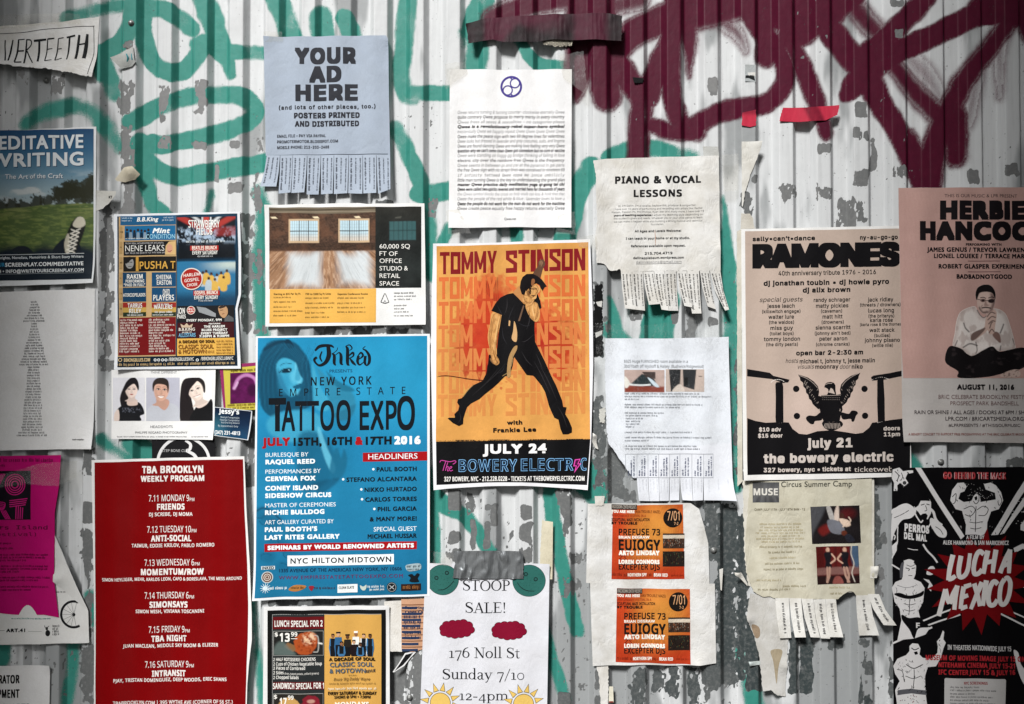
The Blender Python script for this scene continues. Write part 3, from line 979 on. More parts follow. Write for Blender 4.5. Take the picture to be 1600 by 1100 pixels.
# ------------------------------------------------------------------ printed figures shared by several posters
def face(c, x, y, w, h, skin, hair, dark='#2a1c18', style=0, tilt=0.0):
    """a head in a small photograph: x, y middle of the face, w x h its size"""
    def q(pts):
        a, b = math.cos(tilt), math.sin(tilt)
        return [(x + px_ * w * a - py_ * h * b, y + px_ * w * b + py_ * h * a) for px_, py_ in pts]
    sk = lin(skin)
    c.poly(q([(-.28, .3), (-.26, .62), (-.5, .8), (.5, .8), (.28, .6), (.28, .3)]), sk * .78)
    c.poly(q([(-.48, -.2), (-.46, .1), (-.34, .36), (-.12, .52), (.12, .52), (.34, .36), (.46, .1), (.48, -.2), (.3, -.5), (-.3, -.5)]), skin)
    c.poly(q([(-.48, -.1), (-.44, .12), (-.3, .38), (-.1, .5), (-.2, .3), (-.3, 0)]), sk * .8, soft=2.2, a=.8)
    c.poly(q([(.1, -.48), (.46, -.3), (.46, .1), (.3, .3), (.34, -.1)]), np.minimum(sk * 1.12, .9), soft=2, a=.6)
    c.poly(q([(-.06, -.08), (-.12, .14), (0, .2), (.08, .16), (.0, .0)]), sk * .84, soft=1.2, a=.7)
    for s in (-1, 1):
        c.ell(*q([(s * .22, -.09)])[0], w * .16, h * .08, sk * .72, soft=1.2, a=.6)
        c.ell(*q([(s * .21, -.085)])[0], w * .11, h * .036, '#d9d2cc', soft=.35, a=.8)
        c.ell(*q([(s * .205, -.085)])[0], w * .05, h * .042, dark, soft=.35)
        c.line(q([(s * .34, -.085), (s * .21, -.135), (s * .09, -.08)]), h * .026, dark, soft=.35)
        c.line(q([(s * .36, -.19), (s * .2, -.25), (s * .07, -.2)]), h * .03, dark, soft=.7, a=.45)
    c.line(q([(.02, -.05), (.05, .14), (-.04, .17)]), h * .03, sk * .6, soft=.6, a=.8)
    if style == 1:
        c.poly(q([(-.2, .26), (0, .25), (.2, .26), (.08, .36), (-.08, .36)]), '#f2eae4', soft=.5)
        c.line(q([(-.22, .25), (0, .27), (.22, .25)]), h * .025, '#8a4640', soft=.5)
    else:
        c.poly(q([(-.15, .28), (0, .25), (.15, .28), (0, .35)]), '#a2564e', soft=.6)


# ================================================================== left edge
s = Sheet('torn_paper_sign', [(-40, 44), (95, 34), (155, 26)], [(-40, 103), (0, 102), (18, 103), (22, 105), (44, 106), (62, 109), (76, 109), (100, 114), (116, 116), (137, 121), (147, 122)],
          2.2, '#dddddc', 'worn', seed=11, tear=2.2, right=[(155, 26), (154, 45), (151, 90), (147, 122)], lift=9, rough=.8)
INK2 = '#202224'
s.line([(-20, 54), (0, 53), (20, 52), (55, 48), (96, 43.5), (143, 41), (146, 41.5), (146.6, 55), (146.5, 83), (143, 104), (140.5, 118)], .9, '#2c2c2e')
for st in ([(8.9, 63, 1.6), (8.6, 75, 1.9), (10.4, 96, 2.6)], [(20.6, 62.5, 1.8), (18, 78, 2.6), (15, 96, 2.6)],
           [(29, 61.5, 2.2), (27.5, 80, 2.6), (24.6, 98, 2.4)], [(28.5, 62, 1.5), (38, 61, 1.5)], [(27.5, 80, 2.4), (37, 79, 2.4)], [(24.5, 98.5, 2.2), (35, 97.8, 2.4)],
           [(41.3, 61, 2.0), (40.2, 80, 2.8), (39.2, 100, 2.8)], [(41, 61.5, 2), (48, 63, 2), (48.5, 70, 1.8), (41.5, 78, 2)], [(41.5, 79, 2), (47, 90, 2), (53, 99.5, 1.8)],
           [(53, 64, 3.6), (62, 63.4, 3.8), (73, 62.2, 3.2)], [(62, 64, 3.4), (61.8, 80, 3.4), (61, 97.5, 3.6)],
           [(75, 61, 1.6), (74, 80, 1.8), (72, 96.5, 1.6)], [(75, 61.2, 2.6), (85, 59.8, 2)], [(74.6, 77.5, 1.5), (82, 75.8, 1.5)], [(72, 96.4, 1.4), (82, 94, 1.4)],
           [(91, 60, 1.6), (89.5, 78, 1.9), (87, 95, 1.8)], [(91, 60, 1.7), (99, 58.5, 1.7)], [(90, 76.5, 1.5), (96, 75.5, 1.5)], [(87, 95, 1.5), (97, 91, 1.3)],
           [(104, 58.6, 2.8), (118, 55.8, 3)], [(109, 58, 3), (107.5, 75, 2.8), (105, 93.5, 2)],
           [(124.6, 55, 3.6), (122.5, 72, 4.2), (119.5, 93, 4)], [(137, 53.5, 3.6), (135, 72, 5.6), (132, 92, 5.6)], [(122, 70.5, 2.4), (136, 68, 2.4)]):
    s.line(st, 1, INK2)
s.build('torn white paper strip hand-lettered VERTEETH in black marker inside a thin pen border', 'sign')

s = Sheet('event_poster', [(-40, 207), (150, 197.5)], [(-40, 449), (148.5, 442.5)], 2.2, '#d9dcde', 'satin', sl=-0.02, seed=12, lift=3)
c = Canvas(-40, 203, 146, 438, 1.4)
c.grad(['#20456a', '#335f80', '#5f8398', '#93a7ae', '#a8b2b2', '#a8b2b2', '#a8b2b2', '#a8b2b2'])
cl = fbm(c.X / 46, c.Y / 13, 4, 4); c.blend(sstep(.5, .72, cl) * sstep(262, 290, c.Y) * .75, '#c9cdcb')
field = 322 + (c.X > 60) * 0 - 3 * np.sin(c.X / 50) - 5 * sstep(20, 140, c.X)
for x0_, y0_, r_ in ((20, 326, 12), (36, 325, 10), (58, 318, 11), (75, 316, 9), (95, 308, 12), (103, 300, 12), (110, 296, 11), (118, 298, 13), (124, 306, 13), (140, 296, 14), (146, 288, 12), (0, 327, 13), (90, 303, 8), (138, 308, 12), (-20, 326, 14)):
    d = np.hypot(c.X - x0_, (c.Y - y0_) * .8) - r_ + (fbm(c.X / 4, c.Y / 4, int(x0_) + 60, 4) - .5) * 14
    c.blend((1 - sstep(-1, 1.5, d)) * .92, '#2b2d20')
g = sstep(-1, 1, c.Y - field - 4); c.blend(g, '#4d5f36')
c.blend(g * sstep(.45, .7, fbm(c.X / 9, c.Y / 2.5, 21, 4)) * .7, '#768448')
c.blend(g * sstep(.5, .7, fbm(c.X / 30, c.Y / 4, 22, 3)) * sstep(350, 330, c.Y) * .7, '#7d8450')
c.blend(sstep(378, 398, c.Y + 4 * np.sin(c.X / 9)), '#16202a')
c.poly([(84, 396), (96, 376), (112, 372), (124, 380), (126, 400)], '#141c26')
c.poly([(101, 392), (103, 372), (112, 350), (121, 341), (131, 343), (134, 354), (131, 368), (124, 386), (118, 396)], '#20211f')
c.poly([(114, 352), (122, 341), (131, 342), (134, 352), (128, 357), (119, 357)], '#c8c2b0')
c.poly([(103, 396), (101, 380), (106, 366), (109, 372), (108, 394)], '#b9b3a2')
for k in range(6):
    yy = 360 + k * 6.2; xx = 119 - k * 1.5
    c.line([(xx - 7, yy), (xx + 6, yy + 5)], 1.7, '#e4e0d4', sm=False); c.line([(xx + 7, yy - 1), (xx - 6, yy + 6)], 1.7, '#e4e0d4', sm=False)
c.poly([(20, 392), (30, 384), (44, 386), (52, 396)], '#1b2129')
s.part('photo'); s.canvas(c); s.part(); s.up()
for dx, dy, col_ in ((1.0, 1.2, '#1c3f5e'), (0, 0, '#d7dcdf')):
    s.text('MEDITATIVE', -22 + dx, 131 + dx, 233 + dy, 21, col_, 'b', .045)
    s.text('WRITING', -16 + dx, 131 + dx, 260 + dy, 21, col_, 'b', .045)
    s.text('The Art of the Craft', 9 + dx * .6, 98 + dx * .6, 279 + dy * .6, 7.2, col_, 'b', .02); s.up()
s.rect(-40, 397.4, 133, 398.2, '#c9ced0'); s.rect(-40, 427.6, 133, 428.4, '#7f878a')
s.text('Filmmakers, Playwrights, Novelists, Memoirists & Short Story Writers', -42, 132, 404.6, 4.2, '#c6cccf', 'b', .04)
s.text('SCREENPLAY.COM/MEDITATIVE', 10.5, 132, 416, 6, '#dfe3e4', 'b', .05); s.text('WRITEYOUR', -38, 10, 417.5, 6, '#2f7ea6', 'b', .05)
s.text('594 • INFO@WRITEYOURSCREENPLAY.COM', -6, 133, 426, 5.2, '#cfd4d6', 'b', .05)
s.build('landscape poster headed MEDITATIVE WRITING with a sneaker in green grass', 'poster')

s = Sheet('printed_sheet', [(-40, 458), (60, 454), (148, 451.5)], [(-40, 704), (147, 701)], 1.6, '#dedede', 'matte', sl=-.005, seed=13, lift=4)
rg = random.Random(4); y = 473.0
for k in range(50):
    t = k / 49
    if k < 8: w = 12 + 22 * (k / 7) ** 1.6
    elif k < 24: w = 9 + 34 * ((k - 8) / 15) ** 1.1
    else: w = 19 + 14 * ((k - 24) / 25) + (12 if k > 47 else 0)
    w *= rg.uniform(.92, 1.08)
    s.greek(54 - w / 2 - 2.5 * t, 54 + w / 2 - 2.5 * t, y, 2.3, '#4b4b4c', k)
    y += 4.25
s.greek(115, 135, 687.5, 2.0, '#505051', 77); s.rect(115, 686.2, 135, 687, '#777777')
s.build('white sheet with a narrow tower-shaped column of centred tiny names', 'flyer')

s = Sheet('art_flyer', [(-40, 716), (40, 772), (85, 834)], [(-40, 1007), (141, 1003.5)], 1.4, '#d8d8d6', 'matte', seed=14, right=[(85, 834), (104, 880), (139, 954), (141, 1003.5)], lift=4)
s.part('wheel_drawing')
s.ring(116.5, 959, 20, 3.6, '#1b1b1d', 60, 292)
s.ell(117, 959.5, 2.6, 2.6, '#1b1b1d')
for k in range(14):
    a = 2 * math.pi * k / 14
    if math.cos(a) < .45:
        s.line([(117, 959.5, .5), (117 + 19 * math.cos(a), 959.5 + 19 * math.sin(a), .35)], .4, '#2d2d2e', sm=False)
s.part()
s.text('ART.41', 12.5, 41.5, 986.5, 5.4, '#1a1a1b', 'b', .09); s.rect(-10, 983.6, 10, 984.4, '#777777'); s.rect(46, 985, 68, 985.6, '#8c8c8c')
s.ell(77, 988, 3.6, 4.8, '#1d1d1e'); s.ell(75.5, 981, 1.8, 2.6, '#333334'); s.line([(72, 976), (74, 980), (79, 977)], .8, '#333334')
for k in range(4):
    s.greek(84, 93, 979 + k * 4.2, 2.8, '#323233', 90 + k)
s.greek(88, 102, 926, 2, '#3a3a3a', 3); s.greek(20, 80, 966.5, 1.8, '#2f7f76', 5)
s.build('white flyer with a bicycle wheel drawing and ART.41 under the magenta one', 'flyer')
s = Sheet('folded_paper_flap', [(85, 834), (104, 880), (137, 951)], [(84, 908), (110, 932), (137, 952)], 3.4, '#d2d2d0', 'matte', seed=15, curls=[(90, 905, 26, 5)])
s.build('triangular white paper flap folded back beside the magenta flyer', 'paper scrap')

s = Sheet('festival_flyer', [(-40, 713), (95, 711)], [(-40, 957), (0, 958), (40, 962), (70, 960), (92, 965)], 4.6, '#b40c68', 'satin', seed=16, right=[(95, 711), (92, 760), (86, 800), (85, 860), (85, 910), (92, 965)], rough=1.4)
s.part('logo_block')
s.rect(-40, 735.5, 48, 812, '#17101a', sl=False); s.up()
PK = '#c61a78'
for r_, w_ in ((14.5, 1.6), (11.4, 1.6), (8.3, 1.6), (4.8, 1.8)):
    s.ring(24, 757, r_, w_, PK, ry=r_ * 1.1)
for k in range(4):
    s.line([(-22 + k * 3.2, 740), (-8 + k * 1.3, 772 - k * 5), (9 - k * 2.6, 740)], 1.6, PK, sm=False)
    s.line([(16, 782 + k * 3.2), (43 - k, 779 + k * 3.2)], 1.5, PK, sm=False)
    s.line([(26 + k * 3.2, 790 + k), (25 + k * 3.2, 811)], 1.5, PK, sm=False)
    s.line([(-14 + k * 3.2, 782), (-15 + k * 3.2, 811)], 1.5, PK, sm=False)
    s.line([(0, 784 + k * 3), (9 - k, 786 + k * 2.4), (7 - k, 795), (0, 796 - k)], 1.3, PK); s.line([(2 + k * 2.5, 797), (10 + k * 2.3, 811)], 1.4, PK, sm=False)
s.part()
s.greek(-30, 84, 721.5, 4.4, '#6b0a3e', 2, dens=.5); s.greek(-30, 8, 729, 3, '#6b0a3e', 3)
s.text('Governors Island', -62, 75, 827, 6.2, '#4a0a2c', 'm', .02); s.text('(Music Festival)', -68, 57, 837.5, 5.6, '#5a0a34', 'm')
y = 850
for k, (w_, gap) in enumerate(((18, 8), (20, 10), (76, 4.4), (72, 4.4), (40, 9), (77, 4.4), (75, 4.4), (30, 9), (78, 4.4), (60, 10), (76, 5), (48, 5))):
    s.greek(-36, w_, y, 2.5, '#5c0a36', 30 + k); y += gap
s.build('glossy magenta flyer with a black block logo, over the bicycle wheel flyer', 'flyer')

s = Sheet('notice_sheet', [(-40, 1041), (79, 1039)], [(-40, 1130), (77, 1130)], 2.4, '#d9d9d9', 'matte', seed=17, curls=[(79, 1039, 18, 4)])
for txt, a, b, yb in (('OPERATOR', -21, 30.5, 1067.5), ('EQUIPMENT', -27, 30.5, 1090), ('CHARTS', 3, 46, 1113)):
    s.text(txt, a, b, yb, 13, '#131314', 'n', .085, wy=.04)
s.build('white notice in bold narrow capitals at the bottom left corner', 'notice')

# ================================================================== club programme poster and what hangs under it
s = Sheet('club_poster', [(178.5, 335), (374.5, 330.5)], [(182, 577.5), (376.5, 576)], 3.6, '#d8dbdf', 'gloss', sl=-.018, seed=21, right=[(374.5, 330.5), (376.5, 400), (376.5, 460), (371.5, 482), (374, 520), (376.5, 576)], rough=1.4, lift=2)
s.part('printed_panel'); s.poly([(184, 338.5), (370.5, 333.5), (372.5, 400), (372.5, 460), (368, 482), (371.5, 571.5), (187, 573.5), (184.5, 500)], '#123247')
s.up()
c = Canvas(276.5, 339, 368, 478, 1.3, '#0f2c40'); c.tex(18, 18, .3, 5)
c.poly([(277, 338), (368, 336), (366, 402), (280, 404)], '#10161d', sm=False)
for a_, b_, w_, cc in (((280, 338), (325, 362), 9, '#a5362f'), ((366, 338), (322, 362), 9, '#a5362f'), ((300, 336), (326, 356), 4, '#cfd3d6'), ((346, 336), (322, 356), 4, '#cfd3d6')):
    c.line([a_, b_], w_, cc, soft=2, a=.9)
c.line([(322, 336), (322, 364)], 9, '#b03a33', soft=1); c.line([(316, 336), (316, 364)], 2, '#d5d8da'); c.line([(329, 336), (329, 364)], 2, '#d5d8da')
c.blend(sstep(352, 362, c.Y) * sstep(384, 372, c.Y) * sstep(.42, .62, fbm(c.X / 4, c.Y / 5, 8, 4)), '#9fb3c8')
c.blend(sstep(352, 358, c.Y) * sstep(372, 366, c.Y) * sstep(330, 340, c.X) * .7, '#8d2a28')
c.blend(sstep(384, 396, c.Y) * sstep(406, 402, c.Y) * .8, '#0f1318')
c.blend(sstep(407, 409, c.Y), '#2a6c93'); c.blend(sstep(408, 412, c.Y) * sstep(430, 414, c.Y) * sstep(300, 366, c.X) * .8, '#c8d3c6')
c.blend(sstep(448, 470, c.Y) * .9, '#113049')
for k, (xx, yy) in enumerate(((317, 432), (322, 430), (330, 434), (339, 436), (346, 433), (355, 430), (326, 441), (336, 443), (350, 440))):
    c.ell(xx, yy - 6, 2.1, 2.6, '#3a2118'); c.poly([(xx - 5, yy + 14), (xx - 4, yy - 2), (xx + 4, yy - 2), (xx + 5, yy + 14)], '#c9a24d' if k % 3 else '#a8b4bb')
s.part('printed_panel', 'photo'); s.canvas(c); s.part('listing_panel'); s.up()
s.rect(186.5, 338.5, 275.3, 557, '#b99b6e'); s.up()
W_ = '#d9d9d4'
s.rect(189, 337.3, 275, 351.5, '#1c557d'); s.rect(195.5, 352.6, 274.5, 375.3, '#1b6391'); s.rect(194, 377, 275, 399, '#121316'); s.rect(193.4, 401, 275, 424, '#15130f')
NV = '#123a58'
for a, b, d, e in ((192.6, 229, 425.6, 448), (238, 275, 425.6, 448), (192.6, 229, 449.3, 471.6), (238, 275, 449.3, 471.6)):
    s.rect(a, d, b, e, NV if b < 250 else '#14466b')
for a, b in ((192.6, 229), (238, 275)):
    s.rect(a, 472.8, b, 480.5, '#8e2a22'); s.rect(a, 480.5, b, 488, '#b2924a'); s.rect(a, 488, b, 494.6, '#22301f')
s.rect(187.3, 496, 275, 555, '#6d1316')
s.rect(277.5, 477.5, 366.5, 503, '#191a1c'); s.rect(277.5, 503.5, 366.5, 527.8, '#3a1216'); s.rect(277.5, 528.4, 367.3, 555.4, '#d3a44c')
s.rect(187.5, 557, 370, 572, '#0d1c28'); s.up()
s.text('B.B.King', 214, 248.5, 346, 6.4, '#e4e4e0', 'b', .05, .25); s.greek(191, 206, 342, 1.8, '#b8c6cf', 1); s.greek(191, 206, 346, 1.8, '#b8c6cf', 2); s.greek(256, 272, 341, 1.8, '#b8c6cf', 3); s.greek(254, 272, 345, 1.8, '#b8c6cf', 4)
for k in range(7):
    s.ell(199 + k * 5.6, 359.5 + (k % 3), 1.8, 2.2, '#2e2018'); s.poly([(196.2 + k * 5.6, 374), (197 + k * 5.6, 363), (201 + k * 5.6, 363), (202 + k * 5.6, 374)], ('#0e2436', '#7c8f9e')[k % 2])
s.up()
s.text('Mint', 239, 266, 364.5, 8, '#e8ecec', 'b', .06, .3); s.text('CONDITION', 229, 273.5, 373, 7, '#9fd0e2', 'b', 0)
s.greek(197, 228, 373.6, 1.6, '#cfd9de', 5)
s.text('NENE LEAKS', 196.4, 257, 392.4, 9.2, W_, 'b'); s.text('FROM REAL HOUSEWIVES OF ATLANTA', 196.6, 256, 381.4, 2.6, '#b9b9b9', 'b'); s.greek(196.5, 258, 396.2, 2, '#a9a9a9', 8)
s.poly([(258, 398), (259, 384), (264, 377.5), (274.6, 376.5), (274.8, 398)], '#c9a873', sm=False); s.up(.5); s.ell(265, 388, 4.6, 7, '#c99579'); s.up(.5)
s.line([(262, 392), (265, 393), (268, 391)], 1, '#8a3b32')
s.rect(212.5, 401.3, 216.8, 423.6, '#b98b3a'); s.ell(203, 411, 6.2, 9, '#8d8d8c'); s.up(.5); s.poly([(196, 412), (197, 402.5), (204, 401), (209, 404), (205, 406), (199, 412)], '#101010')
s.rect(199, 409, 203, 410.4, '#222222'); s.rect(204, 409.2, 207, 410.4, '#222222'); s.rect(201, 416, 206, 417, '#333333'); s.up(.5)
s.text('PUSHA T', 218.4, 274, 420, 11.6, '#c89a45', 'n', .03)
for t_, a, b, yb, cp in (('RAKIM', 199, 223.5, 435.6, 7), ('PERFORMING', 197, 226, 441.6, 4.6), ('"PAID IN FULL"', 194.4, 227.5, 447.4, 4.4), ('SHEENA', 245, 268, 436.5, 7), ('EASTON', 246, 268, 445, 7), ('ATERCIOPELADOS', 193.3, 228, 463.5, 5.2),
                         ('OHIO', 255, 265, 460.8, 9), ('PLAYERS', 240.5, 272, 469.4, 8.6), ('TARRUS', 200, 222.5, 481, 7), ('RILEY', 202, 221, 489.3, 6.8), ('WAILERS', 241.5, 269.5, 482.8, 6.6)):
    s.text(t_, a, b, yb, cp, W_, 'n', .045)
s.greek(246, 264, 476.2, 2, W_, 9); s.greek(243, 268, 489, 2.4, W_, 10); s.greek(199, 223, 493.4, 2, W_, 10); s.greek(240, 270, 493, 1.8, W_, 11)
for k in range(13):
    s.greek(189, 189 + random.Random(k).uniform(22, 36), 501.5 + k * 4.1, 2.5, '#dcc9c0', 100 + k); s.greek(234, 234 + random.Random(k + 50).uniform(20, 39), 501 + k * 4.1, 2.5, '#dcc9c0', 200 + k)
for k in range(6):
    s.rect(187.5, 354 + k * 24, 191.5, 372 + k * 24, '#a98a5c'); s.greek(188.4, 191.4, 364 + k * 24, 2.4, '#4b3b22', k)
s.text('STRAWBERRY', 295.4, 343.5, 355.6, 11.6, '#e6e6e2', 'n', .035); s.text('FIELDS', 307.5, 332, 366.8, 10.6, '#e6e6e2', 'n', .035)
s.rect(298, 384, 342, 391.5, '#a32b25'); s.up()
s.text('BEATLES BRUNCH', 301, 339, 390, 5.6, '#e8ded2', 'n', .05); s.text('EVERY SATURDAY', 301.5, 340.5, 397.6, 6, W_, 'n', .05); s.greek(309, 333, 401.5, 2, '#bfc3c4', 6); s.greek(292, 352, 379, 3, '#c9d3d8', 66)
s.ell(300, 436, 17.2, 17.2, '#d8cfc6'); s.up(.5); s.ell(300, 436, 15.6, 15.6, '#9c2119'); s.up()
for t_, a, b, yb, cp in (('HARLEM', 287.5, 312.5, 432, 5), ('GOSPEL', 289, 312, 440, 5), ('CHOIR', 293, 309, 447.4, 4.6)):
    s.text(t_, a, b, yb, cp, '#e6dbd4', 'n', .03, sl=-.12)
s.rect(303, 454, 344, 461.5, '#a32b25'); s.up(); s.text('GOSPEL BRUNCH', 305, 341, 460, 5.6, '#e8ded2', 'n', .05); s.text('EVERY SUNDAY', 304.5, 341.5, 467.6, 6, W_, 'n', .05); s.greek(311, 333, 471, 2, '#bfc3c4', 7)
s.text('JON', 277.5, 290, 490.4, 9, W_, 'n', .05); s.text('PARIS', 277.5, 291.5, 497.8, 6, W_, 'n', .04); s.ell(299.5, 485, 6.6, 6.6, '#d8d2c8'); s.up(.5); s.ell(299.5, 485, 5.6, 5.6, '#a32b25'); s.up(.5); s.greek(295.5, 304, 484.4, 2.4, '#f0e6dc', 1); s.greek(295.5, 304, 488, 2.2, '#f0e6dc', 2)
s.poly([(308, 479), (322, 481), (338, 490), (338, 495.5), (330, 494), (312, 488)], '#8b8f92'); s.poly([(342, 480), (350, 477.5), (356, 481), (357, 490), (352, 497), (346, 494), (343, 488)], '#b08a66', sm=True)
s.poly([(352, 498), (358, 492), (366, 497), (366.4, 502.5), (352, 502.5)], '#55585a'); s.up(.5); s.poly([(341.5, 481), (347, 477.4), (355, 478), (352, 480.5), (345, 482.5)], '#33261f'); s.line([(345, 485), (350, 484.4)], .9, '#2b1c14'); s.line([(348, 491), (352, 490)], .8, '#6b3427'); s.up(.5)
s.text('EVERY MONDAY, 9PM', 293, 347.5, 502.2, 3.8, W_, 'b', .06)
s.poly([(285, 512), (283, 506), (289, 509), (293, 505), (297, 509), (303, 506), (301, 512)], '#b9a48d'); s.text('B.B.KING', 280.5, 306, 517, 4.6, '#d5cdc2', 'b', .04); s.text('ALL★STARS', 280.5, 307, 526.6, 6, '#6fa6c4', 'n', .05); s.greek(286, 301, 520.3, 2, '#d5cdc2', 2)
for t_, a, b, yb in (('FEATURING', 327, 345.5, 506.8), ('THE HARLEM', 319.5, 352.6, 512), ('BLUES PROJECT', 316, 356.5, 517.2), ('EVERY TUESDAY', 315, 357.5, 522.4), ('7:30PM & 9:30PM', 312.6, 359.3, 527)):
    s.text(t_, a, b, yb, 2 if t_ == 'FEATURING' else 3.7, W_, 'b', .09)
s.text('A DECADE OF SOUL', 280.4, 336.6, 535.6, 4.2, '#4a2d14', 'b', .07); s.text('CLASSIC SOUL', 280, 334.5, 544.6, 6.4, '#8b5b25', 'b', .03); s.text('& MOTOWN', 280, 323, 552.2, 6.2, '#8b5b25', 'b', .03); s.text('REVUE', 325, 335.5, 551.4, 4, '#8b5b25', 'b')
for k in range(5):
    s.greek(339, 364, 534 + k * 4.6, 2.2, '#94692f', 20 + k)
s.text('BBKINGBLUES.COM', 196.5, 236, 565, 5.2, '#cfb78c', 'n', .05); s.text('/BBKINGBLUESNYC', 264.5, 304.5, 563.8, 5.2, '#d7d7d2', 'n', .03); s.text('/BBKINGBLUESCLUBNYC', 314.8, 365.5, 562.6, 5.2, '#d7d7d2', 'n', .03)
s.ring(191, 562.5, 2.4, .8, '#cfb78c'); 
for k, xx in enumerate((244, 249.5, 255.4, 260.6, 309.6)):
    s.ring(xx, 562.4, 1.7, 1, '#dfe3e4')
s.greek(187.5, 276, 571, 3.2, '#b99f74', 21); s.greek(279, 367, 569.4, 3.2, '#b99f74', 22)
s.build('crowded dark blue club programme poster with gold, red and black concert boxes', 'poster')

s = Sheet('business_card', [(174.5, 578), (337, 577)], [(175, 685.5), (334, 687)], 2.4, '#e3e3e2', 'satin', seed=22, lift=2, right=[(337, 577), (336.5, 600), (334.5, 660), (334, 687)])
for i, (x0, x1) in enumerate(((177, 226.3), (229, 281), (281, 332.3))):
    c = Canvas(x0, 590, x1, 657.6, .6, ('#d4d4da', '#b4b5c2', '#eceae6')[i])
    if i == 0:
        c.poly([(183, 657), (190, 640), (188, 622), (194, 604), (202, 592), (211, 590), (216, 600), (214, 612), (200, 628), (196, 642), (196, 657)], '#1d1a1d')
        c.poly([(184, 640), (196, 632), (214, 628), (222, 634), (226, 646), (219, 650), (219, 658), (184, 658)], '#17181c'); c.poly([(179, 657), (180, 645), (186, 640), (187, 657)], '#d8c6bc'); c.poly([(200, 624), (212, 624), (215, 632), (205, 634), (199, 632)], '#d3bdb2')
        face(c, 205.5, 610, 19, 21, '#e4cfc5', '#1d1a1d'); c.poly([(195, 612), (196, 600), (203, 592), (213, 592), (217, 602), (216, 610), (210, 600), (202, 604)], '#1a171b')
        c.blend(((fbm(c.X / 2, c.Y / 2, 3) > .56) & (c.Y > 637) & (c.Y < 645) & (c.X > 192) & (c.X < 222)) * .5, '#6d7280')
    elif i == 1:
        c.poly([(229, 658), (231, 640), (242, 632), (256, 640), (264, 630), (276, 634), (281, 642), (281, 658)], '#b9bcc4'); c.poly([(246, 622), (262, 624), (264, 632), (257, 641), (247, 633)], '#bf9482')
        face(c, 252.5, 611, 23, 29, '#d2a692', '#2b2421', style=1, tilt=.08); c.poly([(240, 612), (239, 600), (244, 592), (254, 590), (262, 594), (264, 604), (262, 614), (260, 603), (250, 600), (243, 602)], '#2c2522')
    else:
        c.poly([(282, 658), (282, 612), (287, 594), (298, 590), (312, 590), (320, 598), (320, 614), (312, 606), (300, 616), (302, 634), (306, 658)], '#221d1e')
        c.poly([(304, 640), (310, 634), (322, 632), (331, 624), (333, 658), (298, 658)], '#141416'); c.poly([(306, 628), (318, 624), (324, 630), (314, 637), (307, 636)], '#e2cfc4')
        face(c, 306, 611, 24, 28, '#ead8cc', '#221d1e', style=1, tilt=-.35); c.poly([(291, 622), (290, 602), (298, 591), (312, 590), (306, 598), (297, 610), (295, 624)], '#1e191b')
    s.part('portrait'); s.canvas(c)
s.part(); s.up(); G_ = '#6d6d6f'
s.text('THINK DIFFERENT', 236, 276, 583.6, 3.6, '#9a9a9a', 'b'); s.text('HEADSHOTS', 236, 270, 668.6, 4, G_, 'b'); s.text('PHILIPPE REGARD PHOTOGRAPHY', 211.6, 293.5, 677.4, 3.5, G_, 'b'); s.greek(184, 292, 683, 1.6, '#98989a', 4); s.greek(300, 326, 683, 1.6, '#98989a', 5)
s.build('white headshots card with three small portraits, below the dark blue club poster', 'card')

s = Sheet('small_flyer', [(343, 571), (404, 566)], [(350, 641), (404, 640)], 1.6, '#c3b64a', 'satin', seed=23, sl=-.04)
s.poly([(343, 571), (404, 566), (404, 571), (349, 576), (353, 640), (350, 641)], '#8b2b5c'); s.up()
c = Canvas(360, 582, 404, 630, 1.2, '#551048')
c.tex(6, 6, .4, 4); c.line([(366, 606), (372, 592), (384, 586), (398, 592), (402, 606)], 5, '#b779ae', soft=1.4); c.line([(366, 606), (369, 602), (371, 597)], 3, '#caa0c6'); c.ell(394, 610, 8, 10, '#3a0b33', soft=3)
s.part('photo'); s.canvas(c); s.part(); s.up(); s.greek(361, 403, 580, 3.2, '#6e5a1a', 1, rot=False); s.greek(356, 402, 634, 3, '#7a651d', 2); s.greek(356, 402, 638.4, 2.6, '#7a651d', 3)
s.build('small yellow and purple flyer tucked beside the headshots card', 'flyer')

s = Sheet('business_card', [(335, 635.5), (394, 642)], [(333.5, 680.5), (388.5, 687.8)], 4.2, '#c9ced2', 'gloss', seed=24, sl=.05, right=[(394, 642), (393.5, 652), (391, 672), (388.5, 687.8)], curls=[(388, 688, 30, 4)])
c = Canvas(335, 637, 392.5, 687, 1.3); c.grad(['#0e1a30', '#112843', '#14405f'])
c.blend(sstep(30, 0, np.abs(c.X - 338)) * sstep(640, 670, c.Y) * .4, '#3d7f8e'); c.tex(14, 9, .2, 6)
s.canvas(c, quad=[(335.6, 636.6), (392.4, 642.8), (387, 686.4), (334.4, 679.4)]); s.up()
s.text("Jessy's", 342, 373.6, 646.6, 7.6, '#eef1f2', 'n', .06)
for t_, a, b, yb in (('Moving & Transportation', 345, 374, 653.6), ('Passenger Transportation', 344, 374, 657.8), ('local and long distance', 346, 374, 661.8), ('By Appointment Only', 341, 372, 667)):
    s.text(t_, a, b, yb, 2.7, '#c4d0d8', 'n')
s.text('(347) 231-4813', 335.6, 375.3, 679, 5.8, '#eef1f2', 'n', .05)
s.build("navy business card reading Jessy's with a phone number", 'card')

